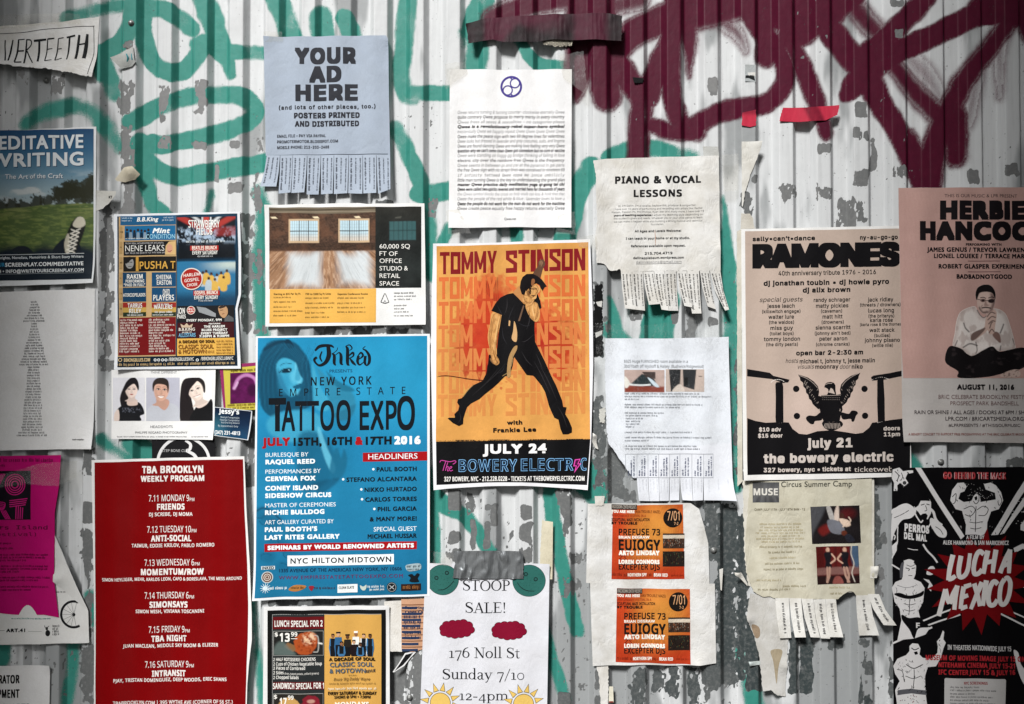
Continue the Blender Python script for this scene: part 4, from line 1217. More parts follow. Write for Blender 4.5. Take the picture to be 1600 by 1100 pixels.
s = Sheet('round_logo_sticker', [(238, 686), (335, 684)], [(238, 730), (337, 730)], 1.2, '#1b1b1d', 'gloss', seed=25)
s.part('ring_logo')
s.ring(287, 723, 40, 4.4, '#dcdcdc', 180, 360)
s.line([(290, 688, 3), (298, 694, 4.4), (297, 702, 4.6), (292, 704, 4), (303, 710, 5), (309, 720, 5), (311, 730, 5)], 4, '#dcdcdc'); s.line([(295, 716, 3), (294, 726, 3)], 3, '#dcdcdc')
s.part()
s.text('STEP BONE CUT', 253, 295, 706.2, 4.2, '#a9a9a9', 'b', .02)
s.build('black sticker with a white ring logo just above the red programme poster', 'sticker')

s = Sheet('programme_poster', [(143, 719), (260, 715.5), (381.5, 713)], [(147, 1120), (385, 1120)], 4.0, '#e3e1df', 'gloss', sl=-.012, seed=26, wave=.7, rough=1.2,
          left=[(143, 719), (146, 900), (147, 1120)], right=[(381.5, 713), (384.5, 791), (390, 882), (393, 960), (393.6, 1000), (388.5, 1040), (386, 1070), (385, 1120)])
s.part('red_panel')
s.poly([(147.5, 722.8), (260, 719.5), (379.5, 717.6), (381.5, 791), (386, 882), (387.4, 945), (387, 1000), (385, 1040), (383, 1120), (149, 1120), (148.5, 900)], '#760306'); s.up()
W_ = '#e2dcd8'
for t_, a, b, yb, cp, w_, f_ in (('TBA BROOKLYN', 222, 317.5, 739, 11.2, .075, 'n'), ('WEEKLY PROGRAM', 220, 319, 752, 9, .075, 'n'),
    ('7.11 MONDAY 9', 233, 296.2, 783, 10, .012, 'n'), ('FRIENDS', 246, 289, 796.3, 9.4, .08, 'n'), ('DJ SCRIBE, DJ MOMA', 233.7, 301.5, 806, 5.6, .045, 'n'),
    ('7.12 TUESDAY 10', 230.6, 299.3, 831.6, 10, .012, 'n'), ('ANTI-SOCIAL', 237, 300, 845.4, 9.4, .08, 'n'), ('TAIMUR, EDDIE KRILOV, PABLO ROMERO', 205.5, 335, 854.6, 5.6, .045, 'n'),
    ('7.13 WEDNESDAY 6', 226, 304, 883.6, 10, .012, 'n'), ('MOMENTUM/ROW', 220, 318.5, 898, 9.6, .08, 'n'), ('SIMON HEYLIGER, MEHR, KARLOS LEON, CAPO & BORISLAVA, THE MESS AROUND', 159.6, 377.6, 907, 5, .045, 'n'),
    ('7.14 THURSDAY 6', 226, 295.6, 935, 10, .012, 'n'), ('SIMONSAYS', 234, 294, 949, 9.4, .08, 'n'), ('SIMON WISH, VIVIANA TOSCANINI', 211.5, 319, 957.6, 5.4, .045, 'n'),
    ('7.15 FRIDAY 9', 233, 288.8, 988, 10, .012, 'n'), ('TBA NIGHT', 237.3, 292, 1002, 9.4, .08, 'n'), ('JUAN MACLEAN, MIDDLE SKY BOOM & ELIEZER', 192.6, 341, 1011, 5.4, .045, 'n'),
    ('7.16 SATURDAY 9', 227, 295, 1042.6, 10, .012, 'n'), ('INTRANSIT', 238, 290.5, 1056.6, 9.4, .08, 'n'), ('PJAY, TRISTAN DOMINGUEZ, DEEP WOODS, ERIC SHANS', 178.3, 354.6, 1064.6, 5.4, .045, 'n'),
    ('TBABROOKLYN.COM | 395 WYTHE AVE (CORNER OF S6 ST.)', 177.7, 364, 1099.8, 5.6, .03, 'n')):
    s.text(t_, a, b, yb, cp, W_, f_, w_)
for x_, yb in ((297, 783), (300.4, 831.6), (305, 883.6), (296.6, 935), (289.8, 988), (296, 1042.6)):
    s.text('PM', x_, x_ + 7.2, yb - .3, 5.2, W_, 'n', .02)
s.build('deep red weekly programme poster with centred white text, glossy with a white border', 'poster')

# ================================================================== strips torn off at the bottom of a sheet
def tabs(sheet, spec, paper, mat='matte', kind='lines', ink='#3a3a3c', strip=3.0):
    for i, (a, b, y0, bl, br) in enumerate(spec):
        t = Sheet('tear_off_strip', [(a, y0), (b, y0)], [bl, br], 0, paper, mat, seed=sheet.seed * 10 + i, parent=sheet.ob, hsrc=sheet, strip=strip * (0.6 + 0.8 * random.Random(i + sheet.seed).random()), step=2.5,
                  left=[(a, y0), (a + (bl[0] - a) * .35, y0 + (bl[1] - y0) * .5), bl], right=[(b, y0), (b + (br[0] - b) * .35, y0 + (br[1] - y0) * .5), br])
        n = 3 if kind != 'one' else 1
        L = bl[1] - y0
        for k in range(n):
            u = (k + .5) / n
            xt = a + (b - a) * u; xb = bl[0] + (br[0] - bl[0]) * u
            hgt = 2.0 if kind != 'one' else 3.0
            l0, l1 = (.08, .9) if kind == 'lines' else ((.12, .88) if kind == 'one' else (.05, .62))
            chunk = len(t.chunks)
            t.greek(0, L * (l1 - l0) * (1 if k != 1 else .8), 0, hgt * (1.1 if k == 0 else .85), ink, i * 7 + k, weight=.5 if k == 0 else .35)
            if len(t.chunks) > chunk:
                V, T, c_, lay, kk = t.chunks[chunk]
                v = np.column_stack([0 * V[:, 0], 0 * V[:, 1]])
                tt = (V[:, 0]) / L + l0
                bend = tt * tt * .3 + tt * .7
                v[:, 0] = xt + (xb - xt) * bend - V[:, 1] + hgt * -.4; v[:, 1] = y0 + L * tt
                t.chunks[chunk] = (v, T, c_, lay, kk)
        t.build()


# ================================================================== second column
s = Sheet('tear_off_flyer', [(412.5, 57.5), (603, 55.5), (606.5, 61)], [(415.5, 243.5), (609.5, 243.5)], 3.2, '#9ea9b8', 'matte', sl=-.012, seed=31, rough=.9, right=[(606.5, 61), (607.5, 150), (609.5, 243.5)], curls=[(606, 60, 22, 3)])
s.rect(418, 241.2, 606, 242.1, '#3a404c')
K = '#2a2c33'
for t_, a, b, yb, cp, w_, f_ in (('YOUR', 460.5, 556, 99.6, 25, .1, 'i'), ('AD', 483.3, 533.6, 128.6, 25, .1, 'i'), ('HERE', 461.8, 559, 157.4, 25, .1, 'i'), ('(and lots of other places, too.)', 435.5, 587, 170.4, 6.4, .06, 'i'),
    ('POSTERS PRINTED', 459.5, 562, 184.6, 8.6, .09, 'i'), ('AND DISTRIBUTED', 461, 561, 197.6, 8.6, .09, 'i'), ('EMAIL FILE – PAY VIA PAYPAL', 433, 509, 214.6, 4.5, .05, 'i'), ('PROMOTERMOTOR.BLOGSPOT.COM', 433, 528.4, 223.4, 4.5, .05, 'i'), ('MOBILE PHONE: 212-203-2488', 433, 514.3, 232.4, 4.5, .05, 'i')):
    s.text(t_, a, b, yb, cp, K, f_, w_, sp=.12 if 'lots' in t_ else 0)
s.build('pale blue flyer reading YOUR AD HERE with a full row of tear-off strips', 'flyer')
tabs(s, [(417.5, 437.5, 242.6, (407.5, 292), (432.5, 292)), (438, 457.5, 242.6, (436, 303), (454.5, 301)), (458, 480, 242.6, (456.5, 302.5), (477, 301.5)), (480.5, 501, 242.4, (480, 304.5), (498, 304)),
         (501.5, 522, 242.4, (502, 304), (520.5, 303)), (522.5, 544.5, 242.2, (522.5, 304), (543.5, 302.5)), (545, 566.5, 242.2, (544.8, 302.5), (566.5, 303)), (567, 588, 242, (568.5, 303), (589, 302.5)), (588.5, 609.5, 242, (591.5, 303.5), (610.5, 296))],
     '#a4afbe', ink='#343844')

s = Sheet('property_flyer', [(414, 320.5), (560, 317), (575, 319), (590, 318), (663, 317.6)], [(415.8, 510.4), (665.8, 507.4)], 2.6, '#e2e2e1', 'satin', sl=-.008, seed=32, lift=3)
c = Canvas(421, 323.8, 587, 451, .9, '#4d382c')
br = fbm(c.X / 3.2, c.Y / 1.6, 3, 3); c.tex(3, 1.6, .8, 6); c.blend(((np.floor(c.Y / 2.2) * 1.7 + c.X / 4.4) % 1 < .16) * .4, '#2b1e17'); c.blend((c.Y % 2.2 < .5) * .3, '#2b1e17')
c.blend(sstep(.5, .75, fbm(c.X / 14, c.Y / 14, 9)) * .5, '#6d4a36')
c.blend(sstep(334, 332, c.Y + 1.2 * np.sin(c.X / 30)), '#6d6252'); c.line([(421, 327), (500, 328), (587, 326)], 1.6, '#3d3528'); c.line([(421, 331), (587, 331)], 1, '#8f836f')
fl = sstep(391, 393.5, c.Y)
c.blend(fl, '#9a7558')
vx, vy = 504, 330
ang = (c.X - vx) / np.maximum(c.Y - vy, 1)
c.blend(fl * sstep(.45, .7, fbm(ang * 30, c.Y / 22, 12, 4)) * .75, '#6f4e38'); c.blend(fl * sstep(.5, .75, fbm(ang * 55, c.Y / 9, 14, 3)) * .6, '#c9a78a')
for cx_, w_ in ((474, 25), (553, 25)):
    d = np.maximum(np.abs(c.X - cx_ - (c.Y - 420) * (cx_ - 504) * .002) - w_, np.abs(c.Y - 420) - 26)
    c.blend(fl * (1 - sstep(-11, 8, d + 14 * (fbm(ang * 7, c.Y / 40, 31, 3) - .5))) * .92, '#ccd4d8'); c.blend(fl * (1 - sstep(-12, 0, d)) * sstep(.5, .75, fbm(ang * 60, c.Y / 16, 33, 3)) * .35, '#9aa0a2')
for x0, x1 in ((451.5, 498.5), (529.5, 577.5)):
    c.poly([(x0 - .5, 342), (x1, 342), (x1, 379.5), (x0 - .5, 379.5)], '#c2a786', sm=False, soft=.5); c.poly([(x0 + 2.2, 345), (x1 - 2, 345), (x1 - 2, 376), (x0 + 2.2, 376)], '#b8d2dd', sm=False, soft=.4)
    c.blend((1 - sstep(-1, 1, np.maximum(np.abs(c.X - (x0 + x1) / 2) - (x1 - x0) / 2 + 2.2, np.maximum(362 - c.Y, c.Y - 376)))) * sstep(362, 374, c.Y) * .7, '#d5c1ac')
    for k in range(1, 12):
        xx = x0 + 2.2 + k * (x1 - x0 - 4.2) / 12; c.line([(xx, 345), (xx, 376)], 1.4 if k % 4 == 0 else .45, '#2a2724', soft=.4, a=1 if k % 4 == 0 else .55)
    for yy, w_ in ((350.5, .4), (355.7, .4), (361, 1.4), (366, .4), (371, .4)):
        c.line([(x0 + 2, yy), (x1 - 2, yy)], w_, '#2a2724', soft=.4, a=1 if w_ > 1 else .55)
for xx in (427.5, 493, 558):
    c.poly([(xx - 5, 338.5), (xx + 3, 338), (xx + 6, 341), (xx - 2, 341)], '#e8d7b4', sm=False)
c.blend(sstep(391, 389, c.Y) * sstep(379, 381, c.Y) * .35, '#22180f')
s.part('photo'); s.canvas(c)
c = Canvas(586.5, 323, 658.3, 449.8, 1.3); c.grad(['#262622', '#1f211f', '#1a1d1c', '#232827', '#1b1f1e']); c.tex(14, 10, .5, 8)
c.poly([(608.5, 346), (650, 346), (650, 375), (608.5, 375)], '#36595b', sm=False)
for k in range(1, 6):
    c.line([(608.5 + k * 7, 346), (608.5 + k * 7, 375)], 1 if k % 2 == 0 else .5, '#121413', a=.8)
c.line([(608, 360), (650, 360)], 1, '#121413'); c.poly([(618, 339), (628, 338), (626, 341), (617, 341)], '#4a4b45', sm=False)
s.part('dark_panel'); s.canvas(c); s.part('details_panel')
s.rect(422, 451.4, 588, 504.5, '#dba850'); s.up()
s.part()
for t_, b, yb in (('60,000 SQ', 640.8, 388.2), ('FT OF', 621, 399.6), ('OFFICE', 627.7, 410.8), ('STUDIO &', 637.5, 422.6), ('RETAIL', 625, 434.2), ('SPACE', 623.6, 446.2)):
    s.text(t_, 593.2, b, yb, 6.8, '#eceae4', 'b', .0, sl=0)
BR = '#5b4318'
for xx, hd, rows in ((428, 'Starting at $35 Per Sq Ft', (466, 473, 481, 487.5, 494.5)), (477.5, '750 to 2200 Sq Ft Units', (467, 475, 482, 490, 497)), (528, 'Separate Conference Rooms', (467, 475, 482, 489))):
    s.text(hd, xx, xx + (42, 40, 47)[(xx > 470) + (xx > 520)], 460.8, 3, BR, 'b', .05)
    for k, yy in enumerate(rows):
        s.greek(xx, xx + random.Random(k + int(xx)).uniform(20, 46), yy, 2.2, BR, k)
s.part('tent_logo')
s.line([(602, 458.4, .9), (607.8, 472, 1)], 1, '#1f1f20', sm=False); s.line([(601, 458.4, .9), (595.4, 472, 1)], 1, '#1f1f20', sm=False); s.line([(595.2, 472), (601.5, 474), (608, 472)], 1, '#1f1f20'); s.line([(599.4, 473.6, 1), (601.6, 469, 1), (603.6, 473.6, 1)], 1, '#1f1f20', sm=False)
s.part()
for k, (w_, yy) in enumerate(((30, 459), (34, 464), (27, 469), (20, 478.5), (15, 483.5), (23, 488.5), (30, 494.5))):
    s.greek(615.6, 615.6 + w_, yy, 2.1, '#6f6f70' if k else '#3a3a3a', 60 + k)
s.build('landscape flyer for office space with a photo of a sunlit brick loft', 'flyer')

# -------- blue tattoo poster
s = Sheet('expo_poster', [(400, 525.5), (671.5, 521.5)], [(396.5, 937), (530, 934.5), (671.5, 931)], 4.0, '#e2e5e8', 'gloss', sl=-.018, seed=33, wave=.35, lift=1.5, left=[(400, 525.5), (399, 650), (397.5, 800), (396.5, 937)], right=[(671.5, 521.5), (671.5, 931)])
c = Canvas(403, 526, 667.6, 933, 1.7); c.grad(['#1e86b2', '#2189b4', '#1d7ba6', '#1f7ba4', '#1b7098', '#186488'])
c.blend(sstep(120, 40, np.hypot(c.X - 610, c.Y - 600)) * .35, '#2f9cc6'); c.tex(60, 60, .12, 3)
HR, FC = '#124b66', '#3fa0c2'
c.poly([(403, 590), (405, 560), (418, 535), (440, 529), (460, 533), (472, 545), (484, 566), (488, 600), (490, 630), (472, 640), (442, 642), (424, 650), (408, 630)], HR, soft=2, rough=2)
c.line([(414, 544), (430, 535), (442, 532)], 5, '#0d3950', soft=1); c.poly([(444, 531), (452, 529), (460, 541), (452, 543), (448, 538)], '#0c2f43')
c.poly([(432, 568), (444, 558), (462, 566), (468, 584), (474, 592), (470, 602), (469, 610), (456, 619), (444, 608), (435, 588)], FC, soft=1.5)
c.poly([(462, 566), (466, 580), (472, 592), (468, 600), (462, 590)], '#63b9d4', soft=2)
c.ell(446, 596, 10, 16, '#2a86ab', soft=6, a=.7); c.poly([(435, 575), (446, 600), (456, 619), (444, 610), (434, 590)], '#256f92', soft=3, a=.8)
c.ell(461, 588, 7, 9, '#58b3d0', soft=4, a=.8); c.poly([(464, 574), (470, 588), (468, 594), (462, 592)], '#2f8cb0', soft=1.5, a=.7); c.ell(462, 613, 5, 3.4, '#58b3d0', soft=2, a=.7)
for k in range(26):
    x0_ = 406 + k * 3.1; c.line([(x0_ + 22 - k * .5, 536 + (k % 5) * 3), (x0_ + 2, 566), (x0_ - 3 + k * .35, 600), (x0_ + k * .2, 638)] if k < 9 or k > 20 else [(430 + k * 1.2, 536), (440 + k * 1.6, 550), (448 + k * 1.7, 560 + (k - 9) * 1.4)], .9, '#1d6585' if k % 2 else '#0d3a52', soft=.9, a=.55)
c.poly([(440, 580), (446, 575), (455, 574), (455, 580), (446, 582)], '#0c2c3e', soft=.8); c.ell(449.5, 578, 2.4, 2.2, '#0a2433'); c.ell(452, 577, 1, .8, '#8fd0e4'); c.line([(437, 581), (441, 577), (448, 574.6), (456, 576)], 1.5, '#0a2433'); c.line([(438, 570), (446, 566), (456, 567.5)], 1.3, '#124058', a=.8); c.line([(458, 603.4), (466, 603), (476, 602)], .9, '#0b3348'); c.poly([(458, 604), (465, 600), (473, 598), (476, 602), (466, 607)], '#12526f', soft=.8)
c.poly([(488, 566), (496, 590), (505, 612), (520, 630), (510, 642), (492, 636), (489, 600)], '#3a9abc', soft=2)
c.poly([(495, 575), (512, 590), (530, 600), (548, 610), (556, 628), (548, 646), (530, 650), (516, 640), (512, 616)], '#2b7f9f', soft=3)
c.poly([(510, 580), (530, 596), (550, 606), (553, 612), (530, 608)], '#1d6a88', soft=2); c.poly([(520, 648), (540, 640), (556, 632), (550, 652), (534, 658)], '#246f8d', soft=2)
c.poly([(424, 650), (470, 640), (500, 650), (506, 672), (470, 690), (440, 686), (420, 672)], '#3f9dbd', soft=4, a=.8)
c.poly([(468, 680), (500, 676), (520, 700), (530, 730), (510, 756), (480, 770), (466, 740)], '#155c7c', soft=5, a=.85)
c.poly([(500, 668), (512, 700), (525, 730), (520, 740), (508, 716), (497, 676)], '#5fb4cf', soft=2, a=.8)
c.poly([(516, 742), (520, 712), (528, 700), (534, 716), (538, 702), (543, 716), (540, 738), (528, 752)], '#1a6484', soft=2, a=.9)
c.poly([(490, 756), (530, 748), (520, 762), (500, 772)], '#114a66', soft=3, a=.7)
for k in range(9):
    c.ell(410 + (k * 37) % 50, 800 + (k * 53) % 90, 12, 9, '#15597a', soft=5, a=.55)
    a0 = k * .9; c.line([(408 + (k * 37) % 50 + 9 * math.cos(a0 + q), 802 + (k * 53) % 90 + 7 * math.sin(a0 + q)) for q in (0, 1, 2, 3)], 1.2, '#0f4562', a=.7)
c.line([(400, 800), (412, 793), (424, 797), (440, 812)], 3, '#0f3d57', soft=1.5, a=.8)
c.poly([(403, 935), (430, 905), (470, 900), (520, 920), (560, 935)], '#1d6f93', soft=6, a=.6)
s.part('printed_panel')
s.canvas(c, quad=[(403, 528), (667.4, 524.6), (667.6, 928), (400, 933)]); s.up()
s.part('blackletter_logo')
K = '#10151b'
# black-letter masthead
for st in ([(492, 548, 3), (500, 541, 5), (516, 540, 4), (522, 543, 2)], [(513, 541, 6), (514, 555, 7.5), (509, 566, 6), (500, 571, 4), (494, 568, 3), (491, 562, 4), (495, 558, 4)], [(503, 549, 2), (500, 558, 3), (503, 565, 2)], [(519, 553, 1), (526, 548, 1.2), (528, 543, 1)],
           [(519, 552, 2), (522.5, 556, 4.6), (522.5, 567, 4.6), (525, 571, 1.5)], [(524, 555, 1), (530, 551, 2), (533, 556, 4.6), (533, 567, 4.6), (536, 570, 1.5)],
           [(540, 541, 1.5), (543, 546, 4.8), (543, 567, 4.8), (546, 571, 1.4)], [(543, 558, 1), (551, 551, 3.4), (552, 556, 2.4), (546, 560, 1.2)], [(546, 559, 1.4), (551, 566, 4.4), (556, 571, 1.6)],
           [(560, 556, 4.4), (558.5, 565, 4.4), (562, 570, 2.6), (568, 566, 1.2)], [(559, 556, 1.4), (564, 551, 3), (567, 556, 3.2), (560, 562, 1.2)],
           [(571, 556, 4.2), (570, 566, 4.4), (573, 571, 2.2), (577, 566, 4.6), (577, 556, 4.6), (572, 548, 3.2), (567, 545, 1.6), (571, 541, 1.2)], [(540, 541, 1), (546, 539, 2), (550, 544, 2), (546, 548, .8)]):
    s.line([(x_ + (0 if x_ < 519 else 0), y_ * 1.0, w_) for x_, y_, w_ in st], 1, K)
s.part()
s.text('PRESENTS', 515, 550.5, 582, 4.8, '#164a68', 'b', .02)
s.text('NEW YORK', 485.8, 580.7, 601.6, 13, K, 'n', .03, sp=.25); s.text('EMPIRE STATE', 436, 633.6, 617.4, 11.4, K, 'n', .01, sp=1.0)
s.text('T', 420, 447, 673.4, 51, K, 'n', .05, wy=.05); s.text('ATTOO', 440, 548, 672.6, 46, K, 'n', .03, wy=.03); s.text('EXP', 562, 620, 671.4, 45, K, 'n', .03, wy=.03); s.text('O', 620.5, 648.5, 671.4, 52, K, 'n', .03, wy=.03)
s.text('JULY', 410, 453.5, 696.6, 12.8, '#a3131a', 'b', .09); s.text('15TH, 16TH', 459, 550, 695.8, 12.6, K, 'b', .08); s.text('&', 555, 566.8, 695, 12.6, '#a3131a', 'b', .09); s.text('17TH', 571.5, 612, 694.6, 12.6, K, 'b', .08); s.text('2016', 616, 657.3, 694, 12.6, '#e9eef0', 'b', .09)
s.part('red_banner')
s.poly([(567, 707.4), (667.5, 705.4), (667.6, 719.4), (567, 721.4)], '#a01016'); s.part('red_banner'); s.poly([(413.8, 849.6), (651.6, 845.4), (651.4, 857.6), (414, 862)], '#a01016'); s.part('venue_box'); s.poly([(449.4, 867.8), (615.6, 865.4), (615.6, 881.4), (449.4, 884.4)], '#e6eaec'); s.up()
s.part()
WH = '#e9f1f4'
s.text('HEADLINERS', 575.7, 652.4, 717, 8.2, WH, 'b')
for t_, b, yb, w_ in (('BURLESQUE BY', 482, 713.4, 0), ('RAQUEL REED', 492.4, 724.8, .08), ('PERFORMANCES BY', 501, 739.4, 0), ('CERVENA FOX', 493, 751.2, .08), ('CONEY ISLAND', 497, 765.8, .08), ('SIDESHOW CIRCUS', 518, 777.2, .08), ('MASTER OF CEREMONIES', 525, 791.8, 0),
                      ('RICHIE BULLDOG', 507, 803.6, .08), ('ART GALLERY CURATED BY', 521.7, 818.2, 0), ("PAUL BOOTH'S", 495.7, 830.2, .08), ('LAST RITES GALLERY', 531, 842.2, .08)):
    s.text(t_, 415.3 - (yb - 713) * .008, b, yb, 6.3 if w_ == 0 else 7.2, WH, 'b', w_)
for t_, a, yb, cc, w_ in (('PAUL BOOTH', 588.6, 736.2, K, .05), ('STEFANO ALCANTARA', 541.4, 752, K, .05), ('NIKKO HURTADO', 569.7, 767.8, K, .05), ('CARLOS TORRES', 570.8, 783.2, K, .05), ('PHIL GARCIA', 590.2, 798.2, K, .05), ('& MANY MORE!', 578, 813.8, K, .05), ('SPECIAL GUEST', 584.3, 829.5, WH, 0), ('MICHAEL HUSSAR', 574.8, 840.6, K, .05)):
    s.text(t_, a, 651.2, yb, 6.8, cc, 'b', w_)
    if yb < 800:
        s.ell(a - 5, yb - 3.2, 1.9, 1.9, WH)
s.text('SEMINARS BY WORLD RENOWNED ARTISTS', 418.8, 647, 857, 6.6, WH, 'b', .085); s.text('NYC HILTON MIDTOWN', 454.3, 611.5, 879, 8.4, K, 'b', .03, sp=.08)
s.text('1335 AVENUE OF THE AMERICAS NEW YORK, NY 10606', 436.6, 628.2, 892.4, 5.4, '#16304a', 'b', .04); s.text('WWW.EMPIRESTATETATTOOEXPO.COM', 436, 630, 903.4, 5.4, '#5d2a55', 'b', .02, sp=.12)
# sponsors' row
s.part('sponsor_logos')
s.rect(409, 884, 430, 889.4, '#cfd6d8'); s.ell(418.4, 901.4, 9, 9, '#b9c2c2'); s.up(.5); s.text('INKED', 410.5, 428.5, 889, 4.4, '#1d2b33', 'b', .06); s.ell(418.4, 901.4, 7.6, 7.6, '#6a4b42'); s.up(.5); s.ring(418.4, 901.4, 5, 1, '#d2cdc2'); s.ring(418.4, 901.4, 2.4, .8, '#d2cdc2')
for k in range(12):
    a = k * math.pi / 6; s.line([(416, 918, 1.6), (416 + 8 * math.cos(a), 918 + 8 * math.sin(a), .5)], 1, '#cfe0e6', sm=False)
s.greek(413, 448, 920.4, 3.4, '#dfe9ec', 3); s.poly([(452, 919), (462, 913.5), (478, 914.5), (476, 919), (464, 923.5), (453, 922.6)], '#a8703a', sm=True); s.up(.5); s.greek(455, 475, 919.6, 2.8, '#2e1c10', 4)
s.poly([(483, 916), (487, 915), (491, 916), (489, 921), (487, 923), (484, 920)], '#8f2430', sm=True); s.greek(491, 524, 920, 3, '#3a2430', 5); s.poly([(528, 912.6), (559, 912), (559, 925), (528, 925.6)], '#dfe4e4'); s.up(.5); s.text('CLEAN SLATE', 530, 553.5, 919.4, 4, '#1c1c1e', 'n', .05)
s.poly([(563, 914), (568, 916), (573, 913), (572, 920), (568, 922), (564, 919)], '#b7c2b8', sm=True); s.greek(574, 600, 917.4, 3, '#d7e2e4', 6); s.greek(578, 600, 921.6, 2.4, '#d7e2e4', 7)
s.ell(612.4, 917, 8, 8, '#15181c'); s.up(.5); s.ring(612.4, 917, 6.6, .7, '#9ba3a6'); s.line([(609, 914), (616, 920)], 1.2, '#aab0b2', sm=False); s.line([(616, 914), (609, 920)], 1.2, '#aab0b2', sm=False)
s.poly([(627, 912), (658, 911), (658, 921.6), (627, 922.6)], '#2b1c16'); s.up(.5); s.greek(630, 655, 919, 4.2, '#a36a38', 8, weight=.3)
s.poly([(634, 884), (640, 881), (656, 880), (658, 888), (650, 891), (638, 891.4)], '#9cb0b6', sm=True); s.up(.5); s.greek(636, 656, 886, 3.2, '#1b2a33', 9); s.greek(637, 654, 890.4, 2.6, '#1b2a33', 10)
s.poly([(638, 898), (644, 896), (648, 899), (652, 895), (656, 897), (653, 903), (655, 908), (646, 909), (640, 907), (642, 902)], '#14181c', sm=True)
s.build('large bright blue tattoo expo poster with a woman in profile and white border', 'poster')

# -------- lunch special poster
s = Sheet('menu_poster', [(412.7, 948), (608.4, 945.6)], [(411, 1122), (609, 1122)], 3.0, '#dcdcdc', 'gloss', sl=-.008, seed=34)
s.rect(418.2, 953, 603, 1122, '#121313'); s.up(); s.rect(426, 959, 507, 1122, '#262a2b'); s.rect(425.4, 960, 426.2, 1122, '#9a9a98'); s.rect(425.4, 959.4, 596, 960.2, '#9a9a98'); s.rect(507, 960, 596, 1122, '#c99a4e'); s.up()
s.part('red_banner'); s.rect(426.4, 963.6, 507, 982.8, '#5d1216'); s.part('red_banner'); s.rect(426.4, 1065.4, 507, 1077.4, '#5d1216'); s.part(); s.rect(427, 985.6, 505.6, 1024.4, '#8c8c88'); s.rect(427, 1083.4, 505, 1122, '#8c8c88'); s.up()
c = Canvas(428, 986.4, 504.8, 1023.6, 1.1, '#20201f'); c.tex(12, 8, .5, 3)
c.poly([(462, 1016), (460, 1000), (470, 990), (484, 987), (494, 992), (496, 1004), (491, 1016), (482, 1023), (470, 1022)], '#a24a22', rough=3); c.blend((1 - sstep(0, 8, np.hypot(c.X - 483, c.Y - 998) - 6)) * sstep(.35, .6, fbm(c.X / 3, c.Y / 3, 4, 3)), '#e0bd9a'); c.blend((1 - sstep(-2, 3, np.hypot(c.X - 478, c.Y - 1008) - 13)) * sstep(.5, .7, fbm(c.X / 2.4, c.Y / 2.4, 6, 3)) * .8, '#6b2712')
c.poly([(445, 1010), (452, 1004), (462, 1010), (458, 1018)], '#7c5a3a', rough=3); c.poly([(428, 1023), (432, 1006), (442, 1002), (452, 1012), (462, 1023)], '#5c6a66', soft=3, a=.8)
c.line([(492, 993), (497, 996), (497, 1017), (490, 1019)], 1.3, '#b4b4ae'); c.line([(498, 1005), (503, 1006)], 2.4, '#d5d5cf')
s.part('photo'); s.canvas(c)
c = Canvas(428, 1084.4, 504.4, 1120, 1.2, '#262320'); c.poly([(432, 1110), (440, 1094), (456, 1090), (468, 1098), (470, 1112)], '#b99154', rough=3); c.poly([(470, 1120), (474, 1092), (486, 1087), (498, 1094), (500, 1120)], '#7c1d2a', rough=4); c.ell(486, 1096, 6, 3, '#c9a08e', a=.7)
s.part('photo'); s.canvas(c); s.part(); s.up(); W_ = '#e4e2dc'
s.text('LUNCH SPECIAL FOR 2', 429, 504.2, 979, 9.6, W_, 'n', .05); s.text('SANDWICH SPECIAL FOR 1', 426.6, 506.2, 1076, 9, W_, 'n', .05)
s.text('$', 429.2, 434.4, 994.6, 6.4, W_, 'n', .04); s.text('13', 437, 453, 1002.4, 13.2, W_, 'n', .06); s.text('99', 455, 465, 994, 6.6, W_, 'n', .04); s.rect(455, 997, 465, 998, W_); s.text('$', 428, 433, 1092, 6.4, W_, 'n', .04); s.text('17', 437, 448, 1103, 12.4, W_, 'n', .06); s.text('99', 450, 459, 1093, 6.4, W_, 'n', .04)
for t_, b, yb in (('2 HALF ROTISSERIE CHICKENS', 493, 1032.6), ('2 Cups of Chicken Vegetable Soup', 502.8, 1039.6), ('2 Pieces of Cornbread', 477, 1046.4), ('2 Sides', 443, 1053.6), ('2 Chopped Salads', 467, 1060.8)):
    s.text(t_, 427.2, b, yb, 5, W_, 'n', .03)
s.text('(fries, baked potato, collard greens)', 444.5, 498, 1054, 3.2, W_, 'n')
s.part('band_photo')
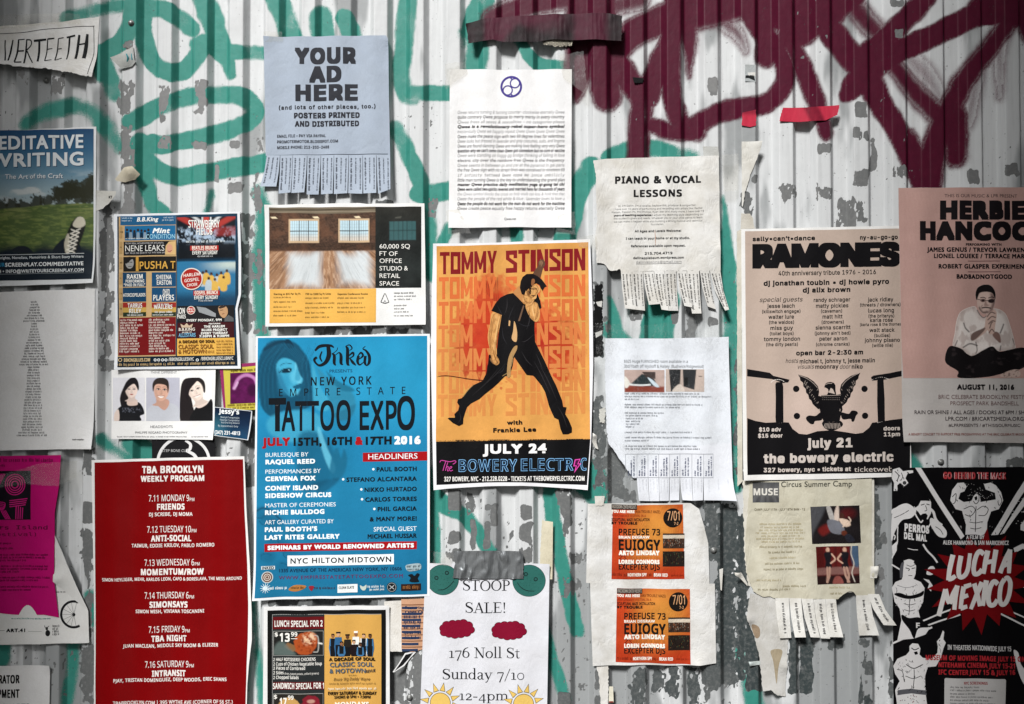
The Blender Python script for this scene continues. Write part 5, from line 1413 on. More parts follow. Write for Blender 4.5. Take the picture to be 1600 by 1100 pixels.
for k, (xx, yy, hat, sh) in enumerate(((520.5, 1000, 0, '#3d6d96'), (529, 998, 1, '#2f5f88'), (543, 1002, 2, '#26211c'), (556, 998, 3, '#dfe0dc'), (568.5, 1000, 0, '#cfd6da'), (578.5, 1000, 0, '#3d6d96'), (534, 1012, 0, '#3d6d96'), (553, 1010, 4, '#1d1416'), (563, 1014, 0, '#3d6d96'))):
    front = k >= 6
    yb = 1025
    s.poly([(xx - 6.4, yy + (8 if front else 12)), (xx - 5, yy - 3), (xx + 5, yy - 3), (xx + 6.4, yy + (8 if front else 12)), (xx + 4, yb), (xx - 4, yb)], sh); s.up(.3)
    if sh == '#3d6d96' or sh == '#cfd6da': s.poly([(xx - 3.4, yy - 3), (xx + 3.4, yy - 3), (xx + 3.2, yy + 9), (xx - 3.2, yy + 9)], '#16181c')
    if not front: s.poly([(xx - 4.4, yy + 9), (xx + 4.4, yy + 9), (xx + 3.6, yb), (xx - 3.6, yb)], '#15161a')
    s.up(.3); s.ell(xx, yy - 7, 2.5, 3.2, ('#8a5f45', '#c39a7c', '#5c3c2a')[k % 3]); s.up(.3)
    if hat in (1, 2): s.rect(xx - 3.4, yy - 11.4, xx + 3.4, yy - 9, '#151515')
    if hat == 3: s.rect(xx - 3, yy - 12, xx + 3, yy - 9, '#e8e6e0')
    if hat in (0, 4): s.poly([(xx - 2.6, yy - 7.4), (xx - 2.2, yy - 10.4), (xx + 2.2, yy - 10.4), (xx + 2.6, yy - 7.4), (xx, yy - 9)], '#1f1712')
s.part(); s.up()
s.text('A DECADE OF SOUL', 514.7, 586.7, 1031.6, 5.2, '#241a10', 'b', .07); s.text('CLASSIC SOUL', 516, 584, 1041, 7, '#55606a', 'b', .04); s.text('& MOTOWN', 515.4, 571.5, 1051, 7, '#55606a', 'b', .04); s.text('REVUE', 572.5, 587, 1049.6, 4.6, '#3a3a3c', 'b', .03, sl=-.15)
s.greek(545, 557, 1055.6, 1.6, '#8a6a30', 1); s.text("Bruce 'Big Daddy' Wayne", 522, 579, 1062.6, 4.6, '#4a3620', 'n', 0, .25); s.greek(515, 587, 1068.6, 2.4, '#4a3620', 2, weight=.25); s.greek(513, 588, 1076.6, 2.8, '#efe2c4', 3)
s.text('EVERY SATURDAY & SUNDAY', 513, 588.6, 1084.6, 5, '#231a12', 'n', .06); s.text('SHOWS @ 5PM + 7:30PM', 523, 579.3, 1090.2, 4.2, '#231a12', 'n', .05); s.text('MONDAYS', 524, 577, 1104, 8, '#e8e2d2', 'b', .07)
s.build('black-bordered menu poster with a roast chicken photo and a band on gold', 'poster')

s = Sheet('paper_scrap', [(600, 940), (630, 938)], [(606, 1018.5), (629, 1018)], 1.2, '#dcdad6', 'worn', seed=35, tear=1, tear_sides='b')
s.build('plain white paper scrap showing beside the brick-patterned flyer strip', 'paper scrap')
s = Sheet('small_flyer', [(627, 936), (670, 935)], [(627.5, 1015), (645, 1018.5), (662, 1014)], 1.8, '#c4987a', 'satin', seed=36)
for k in range(8):
    s.rect(627.5, 944 + k * 9.4, 668, 945.6 + k * 9.4, '#7d5238'); s.rect(628, 947.6 + k * 9.4, 652 + (k * 7) % 8, 951.4 + k * 9.4, '#2c3a57')
s.up(); s.text('Featuring', 633, 663, 951.4, 4.6, '#20304e', 'b', .05); s.text('Calvin Ca', 633, 661, 958.6, 5.2, '#20304e', 'b', .06)
for k in range(5):
    s.greek(631, 657, 965.5 + k * 8.2, 4, '#20304e', k, weight=.5)
s.build('narrow tan flyer strip with navy print, squeezed beside the stoop sale notice', 'flyer')
s = Sheet('black_sticker', [(613.5, 1050), (622, 1038), (633, 1020), (648, 1017)], [(615, 1051), (632, 1040), (641, 1028), (650, 1019)], 1.0, '#dcdcdc', 'gloss', seed=37, step=2)
s.poly([(616, 1049), (624, 1038), (634, 1022.5), (645.5, 1019.5), (640, 1027), (630, 1038.5)], '#171719')
s.build('sharp black sticker point with a white outline, low beside the stoop sale notice', 'sticker')

# ================================================================== third column
s = Sheet('manifesto_sheet', [(703, 110), (720, 108), (800, 109), (893.5, 108)], [(701.5, 357), (800, 355), (892.5, 356.5)], 2.4, '#e3e3e4', 'matte', sl=-.002, seed=41, rough=1.0, curls=[(703, 110, 26, 3)], lift=2)
V_ = '#463b86'
s.part('ring_symbol')
s.ring(798.8, 135.6, 15.4, 3.3, V_); s.ring(804.6, 130.2, 7.2, 2.0, V_); s.ring(793.2, 141.2, 7.2, 2.0, V_)
s.line([(785, 130, 2), (788, 124, 2.4), (796, 121, 2.4), (800, 124, 2)], 2, V_); s.line([(813, 141, 2), (810, 147, 2.4), (802, 150, 2.4), (798, 147, 2)], 2, V_)
s.part()
LN = [('Qwee returns turning & turning counter-clockwise eternally Qwee', 'i', 0, 1), ('quite contrary Qwee propose to merry mersy in every country', 'n', .02, 2), ('Qwee frees all sexes & sexualities – no categories please', 'b', 0, 1), ('Qwee is a revolutionary rebel super-hero symbol', 'b', .06, 3),
      ('existentially Qwee we happily repeat Qwee Qwee Qwee Qwee Qwee', 'n', 0, 1), ('Qwee make the peace sign with two 69 degree lines for valentines', 'n', .02, 2), ('Qwee looks but dressed in lavender and grey costumes, suits, and lingerie', 'n', 0, 1.6), ('Qwee are found dancing Qwee are making love feeling very very Qwee', 'n', .01, 2),
      ("question why we can't come clean Qwee got connedum but no cure or vaccine", 'n', .05, 2.6), ('Qwee were standing on foggy gg bridge thinking of falling in love', 'n', 0, 1.2), ('electric city over the rainbow free Qwee is the frequency', 'b', .01, 2), ('Qwee seems in between pi and psi at the pyramid in gai paris', 'i', 0, 1.2),
      ('the free Qwee sign with no strept lines was conceived in nineteen 69', 'n', .01, 2), ('if infinity tatteed Qwee oppa me innie umbilicly', 'm', 0, 2), ('little man turning Qwee is the key to understanding the grand plan', 'n', .02, 2), ('master Qwee practice daily meditation yoga qi-gong tai chi', 'b', .05, 3),
      ('Qwee were called two-spirits revered and married here for thousands of years', 'n', .05, 2.8), ('the Qwee symbol blocks the cross so holy souls can kiss & hold that that', 'b', 0, .8), ('Qwee the people of the red white & blue : lavender loves to love u', 'n', 0, 1.4), ('Qwee the people do not work for the man do not work for the machine', 'n', .05, 3), ('Qwee create peace equally free happy returns eternally Qwee', 'i', .01, 1.8)]
for (t_, f_, w_, d_), yb in zip(LN, (97, 138, 180, 220, 262, 305, 345, 387, 428, 468, 510, 553, 593, 637, 680, 718, 760, 800, 842, 885, 925)):
    g = {.8: '#a2a2a4', 1: '#8c8c8e', 1.2: '#808082', 1.4: '#77777a', 1.6: '#6e6e70', 1.8: '#666668', 2: '#59595b', 2.6: '#47474a', 2.8: '#3c3c3e', 3: '#262628'}[d_]
    s.text(t_, 715, 882.2, yb / 5.5 + 160, 4.8 if f_ != 'm' else 4.4, g, f_, w_, .22)
s.text('Qwee.net', 788, 806.4, 344, 3.6, '#4f4f52', 'b', .02)
s.build('white sheet with a purple ring symbol above lines in many typefaces', 'flyer')

# -------- orange concert poster
s = Sheet('concert_poster', [(677, 381), (760, 379.5), (922, 373.5)], [(677.6, 765.6), (700, 763), (760, 759.5), (815, 758.5), (870, 761.5), (917.8, 764.6)], 4.2, '#e4e4e8', 'gloss', sl=-.026, seed=42, wave=.4, left=[(677, 381), (674.2, 484), (673, 560), (677.6, 765.6)], right=[(922, 373.5), (926, 484), (926.8, 570), (923.5, 690), (917.8, 764.6)], lift=2.5, rough=.9)
Q_ = [(682.4, 385), (919.2, 378.4), (922, 686), (681.2, 690)]
c = Canvas(680, 380, 922.6, 690, 1.45, '#d0964f')
c.tex(40, 40, .18, 3); c.tex(5, 5, .06, 5)
rd = lin('#b1301c')
for cx_, cy_, r_, k_, a_ in ((765, 470, 26, 1, .9), (748, 510, 30, 2, .95), (735, 545, 26, 3, .75), (780, 520, 40, 4, .8), (850, 520, 30, 5, .9), (868, 545, 32, 6, .85), (880, 570, 22, 7, .7), (760, 560, 26, 8, .8), (748, 578, 14, 9, .8), (868, 586, 16, 10, .8), (775, 450, 16, 11, .7)):
    d = np.hypot(c.X - cx_, (c.Y - cy_) * .9) - r_ * 1.15 + (fbm(c.X / 11, c.Y / 11, 50 + k_, 5) - .5) * 62
    c.blend((1 - sstep(-16, 8, d)) * a_, '#b93a20' if k_ % 3 else '#a4241a')
for k in range(60):
    r0 = random.Random(k); xx, yy = r0.uniform(725, 900), r0.uniform(440, 610)
    c.ell(xx, yy, r0.uniform(.5, 2.2), r0.uniform(.5, 2.2), '#a82a1c', a=.7)
for k in range(8):
    c.line([(756 + k * 3, 432), (758 + k * 3, 455 + k * 3)], .9, '#5a2014', a=.7)
s.part('printed_panel'); s.canvas(c, Q_); s.part('footer_panel')
s.poly([(681.4, 687.6), (922.2, 685.4), (916.8, 757), (860, 755.5), (815, 753), (760, 753.5), (682.2, 757.4)], '#0f0f11'); s.up()
s.part()
BL = {'T': ([[(0, 1), (1, 1), (1, .83), (.63, .83), (.63, 0), (.33, 0), (.33, .83), (0, .83)]], []), 'O': ([[(0, 0), (0, 1), (1, 1), (1, 0)]], [[(.31, .2), (.31, .8), (.69, .8), (.69, .2)]]),
      'M': ([[(0, 0), (0, 1), (.24, 1), (.5, .45), (.76, 1), (1, 1), (1, 0), (.74, 0), (.74, .52), (.58, .18), (.42, .18), (.26, .52), (.26, 0)]], []), 'Y': ([[(.34, 0), (.34, .4), (0, 1), (.33, 1), (.5, .62), (.67, 1), (1, 1), (.65, .4), (.65, 0)]], []),
      'S': ([[(0, 0), (0, .2), (.66, .2), (.66, .34), (0, .62), (0, 1), (1, 1), (1, .66), (.68, .66), (.68, .82), (.32, .82), (.32, .7), (1, .42), (1, 0)]], []), 'I': ([[(0, 0), (0, 1), (1, 1), (1, 0)]], []), 'N': ([[(0, 0), (0, 1), (.34, 1), (.68, .42), (.68, 1), (1, 1), (1, 0), (.68, 0), (.31, .6), (.31, 0)]], [])}
def block_word(word, x0, x1, yb, cap, col, slp, skip=()):
    wd = {'I': .42, 'M': 1.1}
    tot = sum(wd.get(ch, .9) + .09 for ch in word) - .09
    k = (x1 - x0) / tot; x = x0
    for i, ch in enumerate(word):
        w_ = wd.get(ch, .9) * k
        if i not in skip:
            outer, holes = BL[ch]
            def mp(r): return [(x + a * w_, yb - b * cap + slp * (x + a * w_ - (x0 + x1) / 2) + .5 * math.sin(x * 3 + b * 7)) for a, b in r]
            s.poly(mp(outer[0]), col, holes=[mp(h_) for h_ in holes])
        x += w_ + .09 * k
block_word('TOMMY', 687.5, 776.5, 427.4, 34.5, '#7c171c', -.02); block_word('STINSON', 790.5, 914.5, 424.2, 34.5, '#7c171c', -.035)
for k, (yb, cc) in enumerate(((466.6, '#cf6b38'), (504.4, '#cd6c3a'), (541, '#cb7540'), (578, '#ca7c44'), (614, '#cb8045'), (650, '#cc8547'))):
    block_word('TOMMY', 686 - k * .4, 776, yb + .4, 34, cc, -.02, () if k < 2 else (3,) if k == 2 else ())
    block_word('STINSON', 790, 914.5, yb - 2.4, 34, cc, -.03, (1, 2) if k < 3 else ())
s.up()
def zq(pts): return [(x_ / 5.237 + 670, y_ / 5.237 + 370) for x_, y_ in pts]
def zr(pts): return [(x_ / 5 + 670, y_ / 5 + 560) for x_, y_ in pts]
s.part('guitarist_figure')
BLK, SKN = '#100f11', '#d29a5c'
s.poly(zq([(848, 318), (872, 268), (893, 240), (898, 202), (920, 186), (940, 190), (952, 225), (934, 262), (915, 332), (905, 352), (880, 345)]), '#5b4030', sm=True)
s.poly(zq([(905, 200), (925, 195), (936, 215), (925, 240), (908, 236)]), '#8b6a50', sm=True)
s.poly(zr([(62, 145), (100, 134), (160, 134), (240, 146), (330, 160), (420, 168), (420, 176), (330, 168), (240, 153), (160, 141), (100, 141)]), '#4a1a12', sm=True)
s.up()
s.poly(zq([(520, 618), (598, 628), (590, 700), (560, 820), (552, 905), (580, 1000), (574, 1040), (545, 1052), (512, 1030), (492, 985), (500, 940), (482, 820), (500, 720)]), SKN, sm=True)
s.poly(zq([(690, 462), (718, 425), (745, 400), (800, 420), (850, 470), (842, 520), (790, 545), (740, 520)]), '#b9824e', sm=True)
s.up()
s.poly(zq([(512, 605), (545, 545), (585, 497), (640, 470), (690, 461), (735, 505), (775, 548), (830, 570), (862, 520), (890, 468), (912, 525), (922, 580), (900, 600), (880, 660), (866, 700), (864, 760), (870, 860), (905, 930), (950, 1020), (986, 1100), (960, 1130), (880, 1140), (800, 1130), (700, 985), (690, 1000), (660, 1140), (470, 1140), (480, 1050), (560, 1040), (556, 930), (570, 800), (596, 640)]), BLK)
s.poly(zr([(470, -30), (668, -30), (655, 60), (640, 105), (592, 142), (540, 195), (495, 235), (440, 278), (395, 318), (330, 352), (300, 380), (285, 420), (270, 470), (268, 512), (236, 528), (190, 505), (148, 468), (160, 462), (205, 462), (200, 435), (230, 405), (238, 370), (222, 345), (228, 318), (258, 310), (300, 252), (345, 210), (420, 175), (448, 120), (462, 50)]), BLK)
s.poly(zr([(700, -10), (862, -30), (905, 40), (945, 110), (968, 160), (995, 212), (1018, 270), (1042, 330), (1050, 378), (1076, 382), (1066, 435), (1092, 478), (1118, 540), (1118, 578), (1088, 592), (1046, 592), (1028, 550), (1012, 478), (980, 462), (962, 425), (940, 375), (925, 320), (908, 262), (880, 212), (830, 150), (790, 110), (745, 60)]), BLK)
s.up()
s.poly(zq([(850, 540), (878, 548), (905, 590), (908, 650), (892, 690), (868, 694), (835, 668), (808, 620), (792, 575), (800, 548)]), SKN, sm=True)
s.poly(zq([(795, 440), (840, 400), (890, 395), (910, 420), (905, 450), (885, 470), (880, 500), (858, 512), (815, 500), (790, 475)]), '#d8a468', sm=True)
s.poly(zq([(772, 495), (800, 482), (850, 505), (856, 535), (838, 560), (800, 556), (770, 530)]), '#d6a065', sm=True)
s.poly(zq([(700, 690), (722, 770), (720, 850), (700, 858), (678, 830), (690, 770)]), '#c9a070', sm=True); s.poly(zq([(655, 680), (668, 690), (664, 730), (652, 728)]), '#c9a070')
s.poly(zq([(772, 560), (782, 565), (745, 690), (730, 690)]), '#6a5140'); s.poly(zq([(640, 1140), (650, 1000), (690, 910), (722, 890), (720, 925), (690, 985), (672, 1060), (668, 1140)]), '#a78355', sm=True)
s.poly(zq([(510, 1000), (560, 985), (578, 1030), (548, 1050)]), '#b37f49', sm=True); s.poly(zr([(478, 0), (520, 5), (545, 30), (520, 50), (490, 30)]), '#7a5a3c', sm=True)
s.line([(x_, y_, 1.1) for x_, y_ in zr([(575, 138), (625, 100), (655, 20), (655, -30)])], 1, '#8d744f'); s.line([(x_, y_, .8) for x_, y_ in zr([(268, 300), (310, 245), (350, 206)])], .8, '#8d744f')
s.up()
s.poly(zq([(745, 418), (752, 365), (768, 330), (800, 305), (850, 303), (890, 322), (925, 350), (948, 380), (965, 405), (948, 412), (930, 442), (915, 420), (905, 395), (880, 380), (855, 385), (842, 420), (838, 470), (812, 468), (795, 440), (780, 478), (760, 468)]), '#141012')
c = Canvas(760, 415, 846, 590, .55, SKN)
def zt(pts): return [(x_ / 4.307 + 740, y_ / 4.307 + 390) for x_, y_ in pts]
for pl, sd_ in (([(130, 432), (186, 436), (176, 500), (165, 570), (160, 620), (150, 680), (168, 735), (160, 760), (140, 772), (120, 742), (106, 660), (101, 560)], 1), ([(385, 372), (402, 350), (434, 368), (441, 420), (430, 468), (406, 484), (382, 462), (352, 392)], 2), ([(332, 312), (360, 305), (394, 330), (398, 352), (378, 368), (345, 355)], 3), ([(386, 250), (422, 238), (440, 262), (434, 292), (410, 322), (388, 330), (358, 308), (354, 280)], 4)):
    p = smooth(zt(pl), 4, True); d = poly_sd(c.X, c.Y, p); ins = (d < -.4) * 1.0
    c.blend(ins, '#d39c5e'); c.blend(ins * sstep(-3.2, -.3, d) * .75, '#7d4f2a'); c.blend(ins * sstep(.45, .7, fbm(c.X / 2.4, c.Y / 6, 60 + sd_, 3)) * .5, '#8a5a32'); c.blend(ins * sstep(.55, .8, fbm(c.X / 4, c.Y / 8, 70 + sd_, 2)) * .35, '#e0b47a')
    if sd_ == 4:
        c.line(zt([(392, 268), (412, 262), (424, 268)]), 1.1, '#2a170e', soft=.4); c.line(zt([(424, 272), (432, 292), (420, 296)]), .9, '#7d4f2a', soft=.4); c.line(zt([(402, 312), (418, 316)]), 1.2, '#3a1c12', soft=.4); c.poly(zt([(360, 285), (380, 275), (378, 310), (364, 308)]), '#5f3a20', soft=1, a=.8)
s.canvas(c, mask=True); s.up(.5)
for k, (a, b, m) in enumerate((((560, 560), (600, 640), (585, 610)), ((640, 500), (620, 640), (640, 570)), ((700, 560), (650, 700), (665, 640)), ((820, 600), (800, 760), (822, 690)), ((840, 720), (720, 700), (790, 730)), ((860, 800), (760, 860), (800, 850)), ((600, 740), (640, 880), (610, 820)), ((760, 940), (850, 1060), (800, 1010)), ((620, 1060), (560, 1120), (600, 1100)), ((880, 960), (930, 1080), (910, 1030)))):
    s.line([(x_, y_, w_) for (x_, y_), w_ in zip(zq([a, m, b]), (.3, 1.3, .3))], 1, ('#26262a', '#2e2c2e')[k % 2])
for p in (zr([(600, 40), (520, 130), (420, 220)]), zr([(560, 60), (450, 190), (340, 290)]), zr([(820, 20), (880, 130), (950, 280)]), zr([(870, 60), (930, 170), (1000, 330)]), zr([(1010, 380), (1050, 450), (1080, 540)]), zr([(240, 420), (250, 470), (225, 510)])):
    s.line([(p[0][0], p[0][1], .3), (p[1][0], p[1][1], 1.2), (p[2][0], p[2][1], .3)], 1, '#2b292b')
for p, cc in ((zq([(535, 640), (520, 740), (505, 860), (520, 960)]), '#a87443'), (zq([(580, 650), (560, 740), (540, 860)]), '#e2b478'), (zq([(520, 900), (540, 980), (560, 1030)]), '#8f5f34'), (zq([(890, 560), (885, 620), (870, 680)]), '#a87443'), (zq([(850, 560), (850, 600), (862, 650)]), '#e4b87e')):
    s.line([(x_, y_, (.6, 1.5, 1.5, .6)[min(i, 3)]) for i, (x_, y_) in enumerate(p)], 1, cc)
s.poly(zq([(842, 350), (862, 345), (868, 370), (850, 400), (838, 392)]), '#8a5a38', sm=True); s.line([(x_, y_, .8) for x_, y_ in zq([(848, 433), (870, 428), (884, 430)])], .8, '#3a2014'); s.line([(x_, y_, 1.2) for x_, y_ in zq([(840, 480), (862, 488)])], 1, '#2a1610')
for k in range(4):
    s.line([(x_, y_, .6) for x_, y_ in zq([(776, 500 + k * 13), (806, 506 + k * 13)])], .6, '#7c4c28')
s.up()
s.part()
s.text('with', 792, 816, 663, 6.8, '#1c1412', 'b', .06); s.text('Frankie Lee', 770.6, 837.6, 674.6, 6.8, '#1c1412', 'b', .06)
s.text('JULY 24', 754.5, 854, 708.2, 14.6, '#eceae8', 'b', .085, sl=-.012)
NB = '#7fb4e0'
for a, b, t_, yb in ((717, 808, 'BOWERY', 736.4), (814, 895.6, 'ELECTR', 735), (907, 916.4, 'C', 734.4)):
    s.text(t_, a, b, yb, 19, NB, 'n', .055, sl=-.01)
s.up()
for a, b, t_, yb in ((717, 808, 'BOWERY', 736.4), (814, 895.6, 'ELECTR', 735), (907, 916.4, 'C', 734.4)):
    s.text(t_, a + .75, b - .75, yb - .7, 17.6, '#10233c', 'n', .012, sl=-.01)
s.poly([(898, 717.6), (907, 716.4), (903.6, 724), (908, 723.6), (897, 738.6), (899.6, 728), (895.6, 728.4)], '#d84aa6'); s.up(.4); s.poly([(899.4, 718.8), (905, 718), (901.8, 725.2), (905.4, 724.8), (899.4, 733.4), (901.2, 726.8), (897.4, 727)], '#481238')
PKN = '#c2469a'
for st in ([(687.5, 722), (690, 719), (697, 720), (704, 721), (711, 719.5), (712.5, 722), (708, 725)], [(697, 720.5), (694.5, 728), (692.5, 735)], [(700, 722), (698, 729), (696.5, 735)], [(697, 731), (700, 728.5), (701, 730), (699.6, 735), (702, 735)], [(703, 732), (706, 730.4), (706, 728.6), (703.6, 729.4), (702.6, 733), (704.6, 735.4), (708, 734)]):
    s.line([(a, b, 1.1) for a, b in st], 1.1, PKN)
s.text('327 BOWERY, NYC - 212.228.0228 - TICKETS AT THEBOWERYELECTRIC.COM', 694.6, 913, 751, 7.2, '#e8e6e2', 'n', .05, sl=-.006)
s.build('orange concert poster with a leaping guitarist in black and a black footer', 'poster')

# -------- stoop sale notice, with seriffed letters drawn stroke by stroke
def arcpts(cx, cy, rx, ry, a0, a1, wx, wy, n=15):
    a = np.radians(np.linspace(a0, a1, n)); return [(cx + rx * math.cos(t), cy + ry * math.sin(t), wy + (wx - wy) * abs(math.cos(t)) ** 1.5) for t in a]
TK, TN = .125, .045
def serif(x, y, w=.3): return [(x - w / 2, y + (TN / 2 if y < .5 else -TN / 2), TN), (x + w / 2, y + (TN / 2 if y < .5 else -TN / 2), TN)]
SF = {
 'S': (.60, [[(.49, .74, .03), (.46, .88, .05), (.33, .965, .05), (.19, .95, .07), (.09, .82, .11), (.13, .65, .14), (.29, .53, .15), (.45, .41, .15), (.51, .24, .12), (.43, .07, .07), (.27, .025, .05), (.13, .08, .05), (.07, .26, .03)], [(.495, .97, .04), (.495, .72, .03)], [(.065, .03, .04), (.065, .28, .03)]]),
 'T': (.68, [[(.34, .02, TK), (.34, .98, TK)], serif(.34, 0, .36), [(.03, .965, .06), (.65, .965, .06)], [(.045, .98, .05), (.03, .76, .02)], [(.635, .98, .05), (.65, .76, .02)]]),
 'O': (.80, [arcpts(.40, .495, .325, .475, 0, 360, TK, TN, 33)]),
 'P': (.63, [[(.17, .02, TK), (.17, .98, TK)], serif(.17, 0, .34), serif(.14, 1, .24), [(.17, .965, TN)] + arcpts(.33, .73, .2, .235, 90, -90, TK, TN, 13) + [(.17, .495, TN)]]),
 'A': (.74, [[(.10, .02, .05), (.37, .98, .05)], [(.36, .99, .13), (.63, .02, .13)], [(.2, .34, TN), (.52, .34, TN)], serif(.10, 0, .24), serif(.63, 0, .28)]),
 'L': (.60, [[(.17, .02, TK), (.17, .98, TK)], serif(.17, 1, .34), [(.03, .03, .06), (.54, .03, .06)], [(.54, .02, .05), (.56, .26, .02)]]),
 'E': (.64, [[(.17, .02, TK), (.17, .98, TK)], [(.03, .97, .05), (.56, .97, .05)], [(.03, .03, .05), (.57, .03, .05)], [(.17, .52, TN), (.43, .52, TN)], [(.555, .98, .04), (.565, .78, .02)], [(.57, .02, .04), (.60, .25, .02)], [(.43, .63, .03), (.43, .41, .03)]]),
 '!': (.32, [[(.16, .98, .13), (.16, .3, .04)], [(.16, .13, .12), (.16, .0, .12)]]),
 '1': (.42, [[(.22, .02, .11), (.22, .66, .11)], serif(.22, 0, .34), [(.05, .6, .04), (.2, .67, .05)]]),
 '7': (.52, [[(.06, .64, .08), (.48, .64, .08)], [(.48, .64, .06), (.2, -.28, .10)], [(.06, .66, .05), (.05, .5, .02)]]),
 '6': (.58, [arcpts(.29, .31, .21, .29, 0, 360, .11, TN, 25), [(.10, .34, .11), (.12, .62, .11), (.24, .86, .08), (.46, .98, .04)]]),
 'N': (.80, [[(.15, .02, .05), (.15, .98, .05)], [(.14, .97, .13), (.64, .03, .13)], [(.65, .0, .05), (.65, .98, .05)], serif(.15, 0, .26), serif(.11, 1, .22), serif(.65, 1, .26)]),
 'o': (.56, [arcpts(.28, .33, .215, .31, 0, 360, .115, TN, 25)]),
 'l': (.32, [[(.16, .02, .11), (.16, 1.06, .11)], serif(.16, 0, .28), [(.05, 1.05, .035), (.2, 1.07, .035)]]),
 't': (.38, [[(.17, .86, .04), (.17, .16, .11), (.24, .03, .07), (.36, .07, .03)], [(.03, .64, TN), (.35, .64, TN)]]),
 'u': (.60, [[(.14, .64, .11), (.14, .2, .11), (.21, .045, .07), (.33, .05, .06), (.44, .16, .06)], [(.46, .66, .11), (.46, .02, .11)], serif(.50, 0, .18), [(.02, .65, .035), (.18, .66, .035)], [(.34, .65, .035), (.5, .66, .035)]]),
 'n': (.62, [[(.15, .02, .11), (.15, .66, .11)], serif(.15, 0, .28), serif(.48, 0, .28), [(.16, .52, .05), (.27, .64, .06), (.40, .63, .08), (.475, .5, .11), (.475, .02, .11)], [(.03, .65, .035), (.18, .66, .035)]]),
 'd': (.60, [arcpts(.27, .32, .2, .3, 0, 360, .115, TN, 25), [(.46, 1.06, .11), (.46, .02, .11)], serif(.5, 0, .18), [(.34, 1.05, .035), (.5, 1.07, .035)]]),
 'a': (.54, [[(.09, .5, .06), (.15, .63, .06), (.27, .65, .06), (.38, .56, .11), (.38, .12, .11), (.46, .03, .05), (.53, .07, .02)], [(.38, .4, .04), (.2, .33, .06), (.1, .18, .11), (.18, .03, .07), (.3, .05, .05), (.38, .16, .04)]]),
 'y': (.58, [[(.10, .65, .12), (.30, .05, .12)], [(.50, .65, .045), (.30, .05, .05), (.2, -.2, .06), (.09, -.26, .08)], [(.0, .64, .035), (.22, .64, .035)], [(.38, .64, .035), (.58, .64, .035)]]),
 '0': (.58, [arcpts(.29, .33, .22, .31, 0, 360, .06, .05, 25)]),
 '/': (.46, [[(.04, -.18, .05), (.42, 1.04, .05)]]), '-': (.40, [[(.05, .34, .075), (.35, .34, .075)]]),
 '2': (.54, [[(.09, .47, .07), (.13, .6, .06), (.26, .66, .06), (.40, .58, .10), (.41, .45, .11), (.30, .28, .08), (.08, .05, .05)], [(.07, .04, .085), (.47, .04, .085)], [(.47, .04, .06), (.49, .2, .02)]]),
 '4': (.58, [[(.40, -.26, .11), (.40, .66, .11)], [(.40, .66, .05), (.05, .04, .045)], [(.04, .03, .06), (.54, .03, .06)]]),
 'p': (.62, [[(.15, -.28, .11), (.15, .66, .11)], arcpts(.34, .32, .2, .3, 0, 360, .115, TN, 25), [(.02, -.27, .04), (.3, -.27, .04)], [(.03, .65, .035), (.18, .66, .035)]]),
 'm': (.94, [[(.15, .02, .11), (.15, .66, .11)], serif(.15, 0, .26), serif(.47, 0, .26), serif(.80, 0, .26), [(.16, .52, .05), (.27, .64, .06), (.40, .62, .08), (.465, .5, .11), (.465, .02, .11)], [(.48, .52, .05), (.6, .64, .06), (.72, .62, .08), (.80, .5, .11), (.80, .02, .11)], [(.03, .65, .035), (.18, .66, .035)]]),
 ' ': (.30, [])}
def serif_text(s, txt, x0, x1, yb, cap, col):
    tot = sum(SF[ch][0] for ch in txt); k = (x1 - x0) / tot; x = x0
    for ch in txt:
        for st in SF[ch][1]:
            p = [(x + a * k, yb - b * cap + s.sl * (x - (x0 + x1) / 2), w_ * (k + cap) / 2) for a, b, w_ in st]
            s.line(p, 1, col); s.layer += .01
        x += SF[ch][0] * k
s = Sheet('sale_notice', [(664.8, 880), (858.8, 880.6)], [(656, 1125), (854.5, 1125)], 4.6, '#d3d4da', 'matte', sl=.004, seed=43, wave=.35, rough=1.0)
L0 = s.layer
for cx_, cy_, rx_, ry_, fl_ in ((692, 905.6, 25, 24, 1), (826.6, 907.2, 26, 25, -1)):
    s.part('smiley')
    s.ell(cx_, cy_, rx_, ry_, '#22302f', 40); s.up(.4); s.ell(cx_, cy_, rx_ - .6, ry_ - .6, '#2c635c', 40); s.up(.4)
    for k in range(46):
        r0 = random.Random(k); a, q = r0.uniform(0, 6.28), math.sqrt(r0.random()) * .88
        s.ell(cx_ + rx_ * q * math.cos(a), cy_ + ry_ * q * math.sin(a), .7, .45, '#1f4843', 8)
    s.up(.4)
    for ex, ey in (((682, 902.8), (698.4, 894.8)) if fl_ > 0 else ((821.6, 897), (837, 905))):
        s.ell(ex, ey, 3.2, 3.2, '#15201f', 20); s.up(.3); s.ell(ex, ey, 2.0, 2.0, '#2c5a55', 16); s.up(.3)
    s.line([(684, 921.6, .8), (694, 920.5, 1), (703, 914.6, 1), (709.5, 907, .8)] if fl_ > 0 else [(808.5, 910.5, .8), (814, 917.5, 1), (823, 922.6, 1), (835, 923.6, .8)], 1, '#15201f')
    s.layer = L0
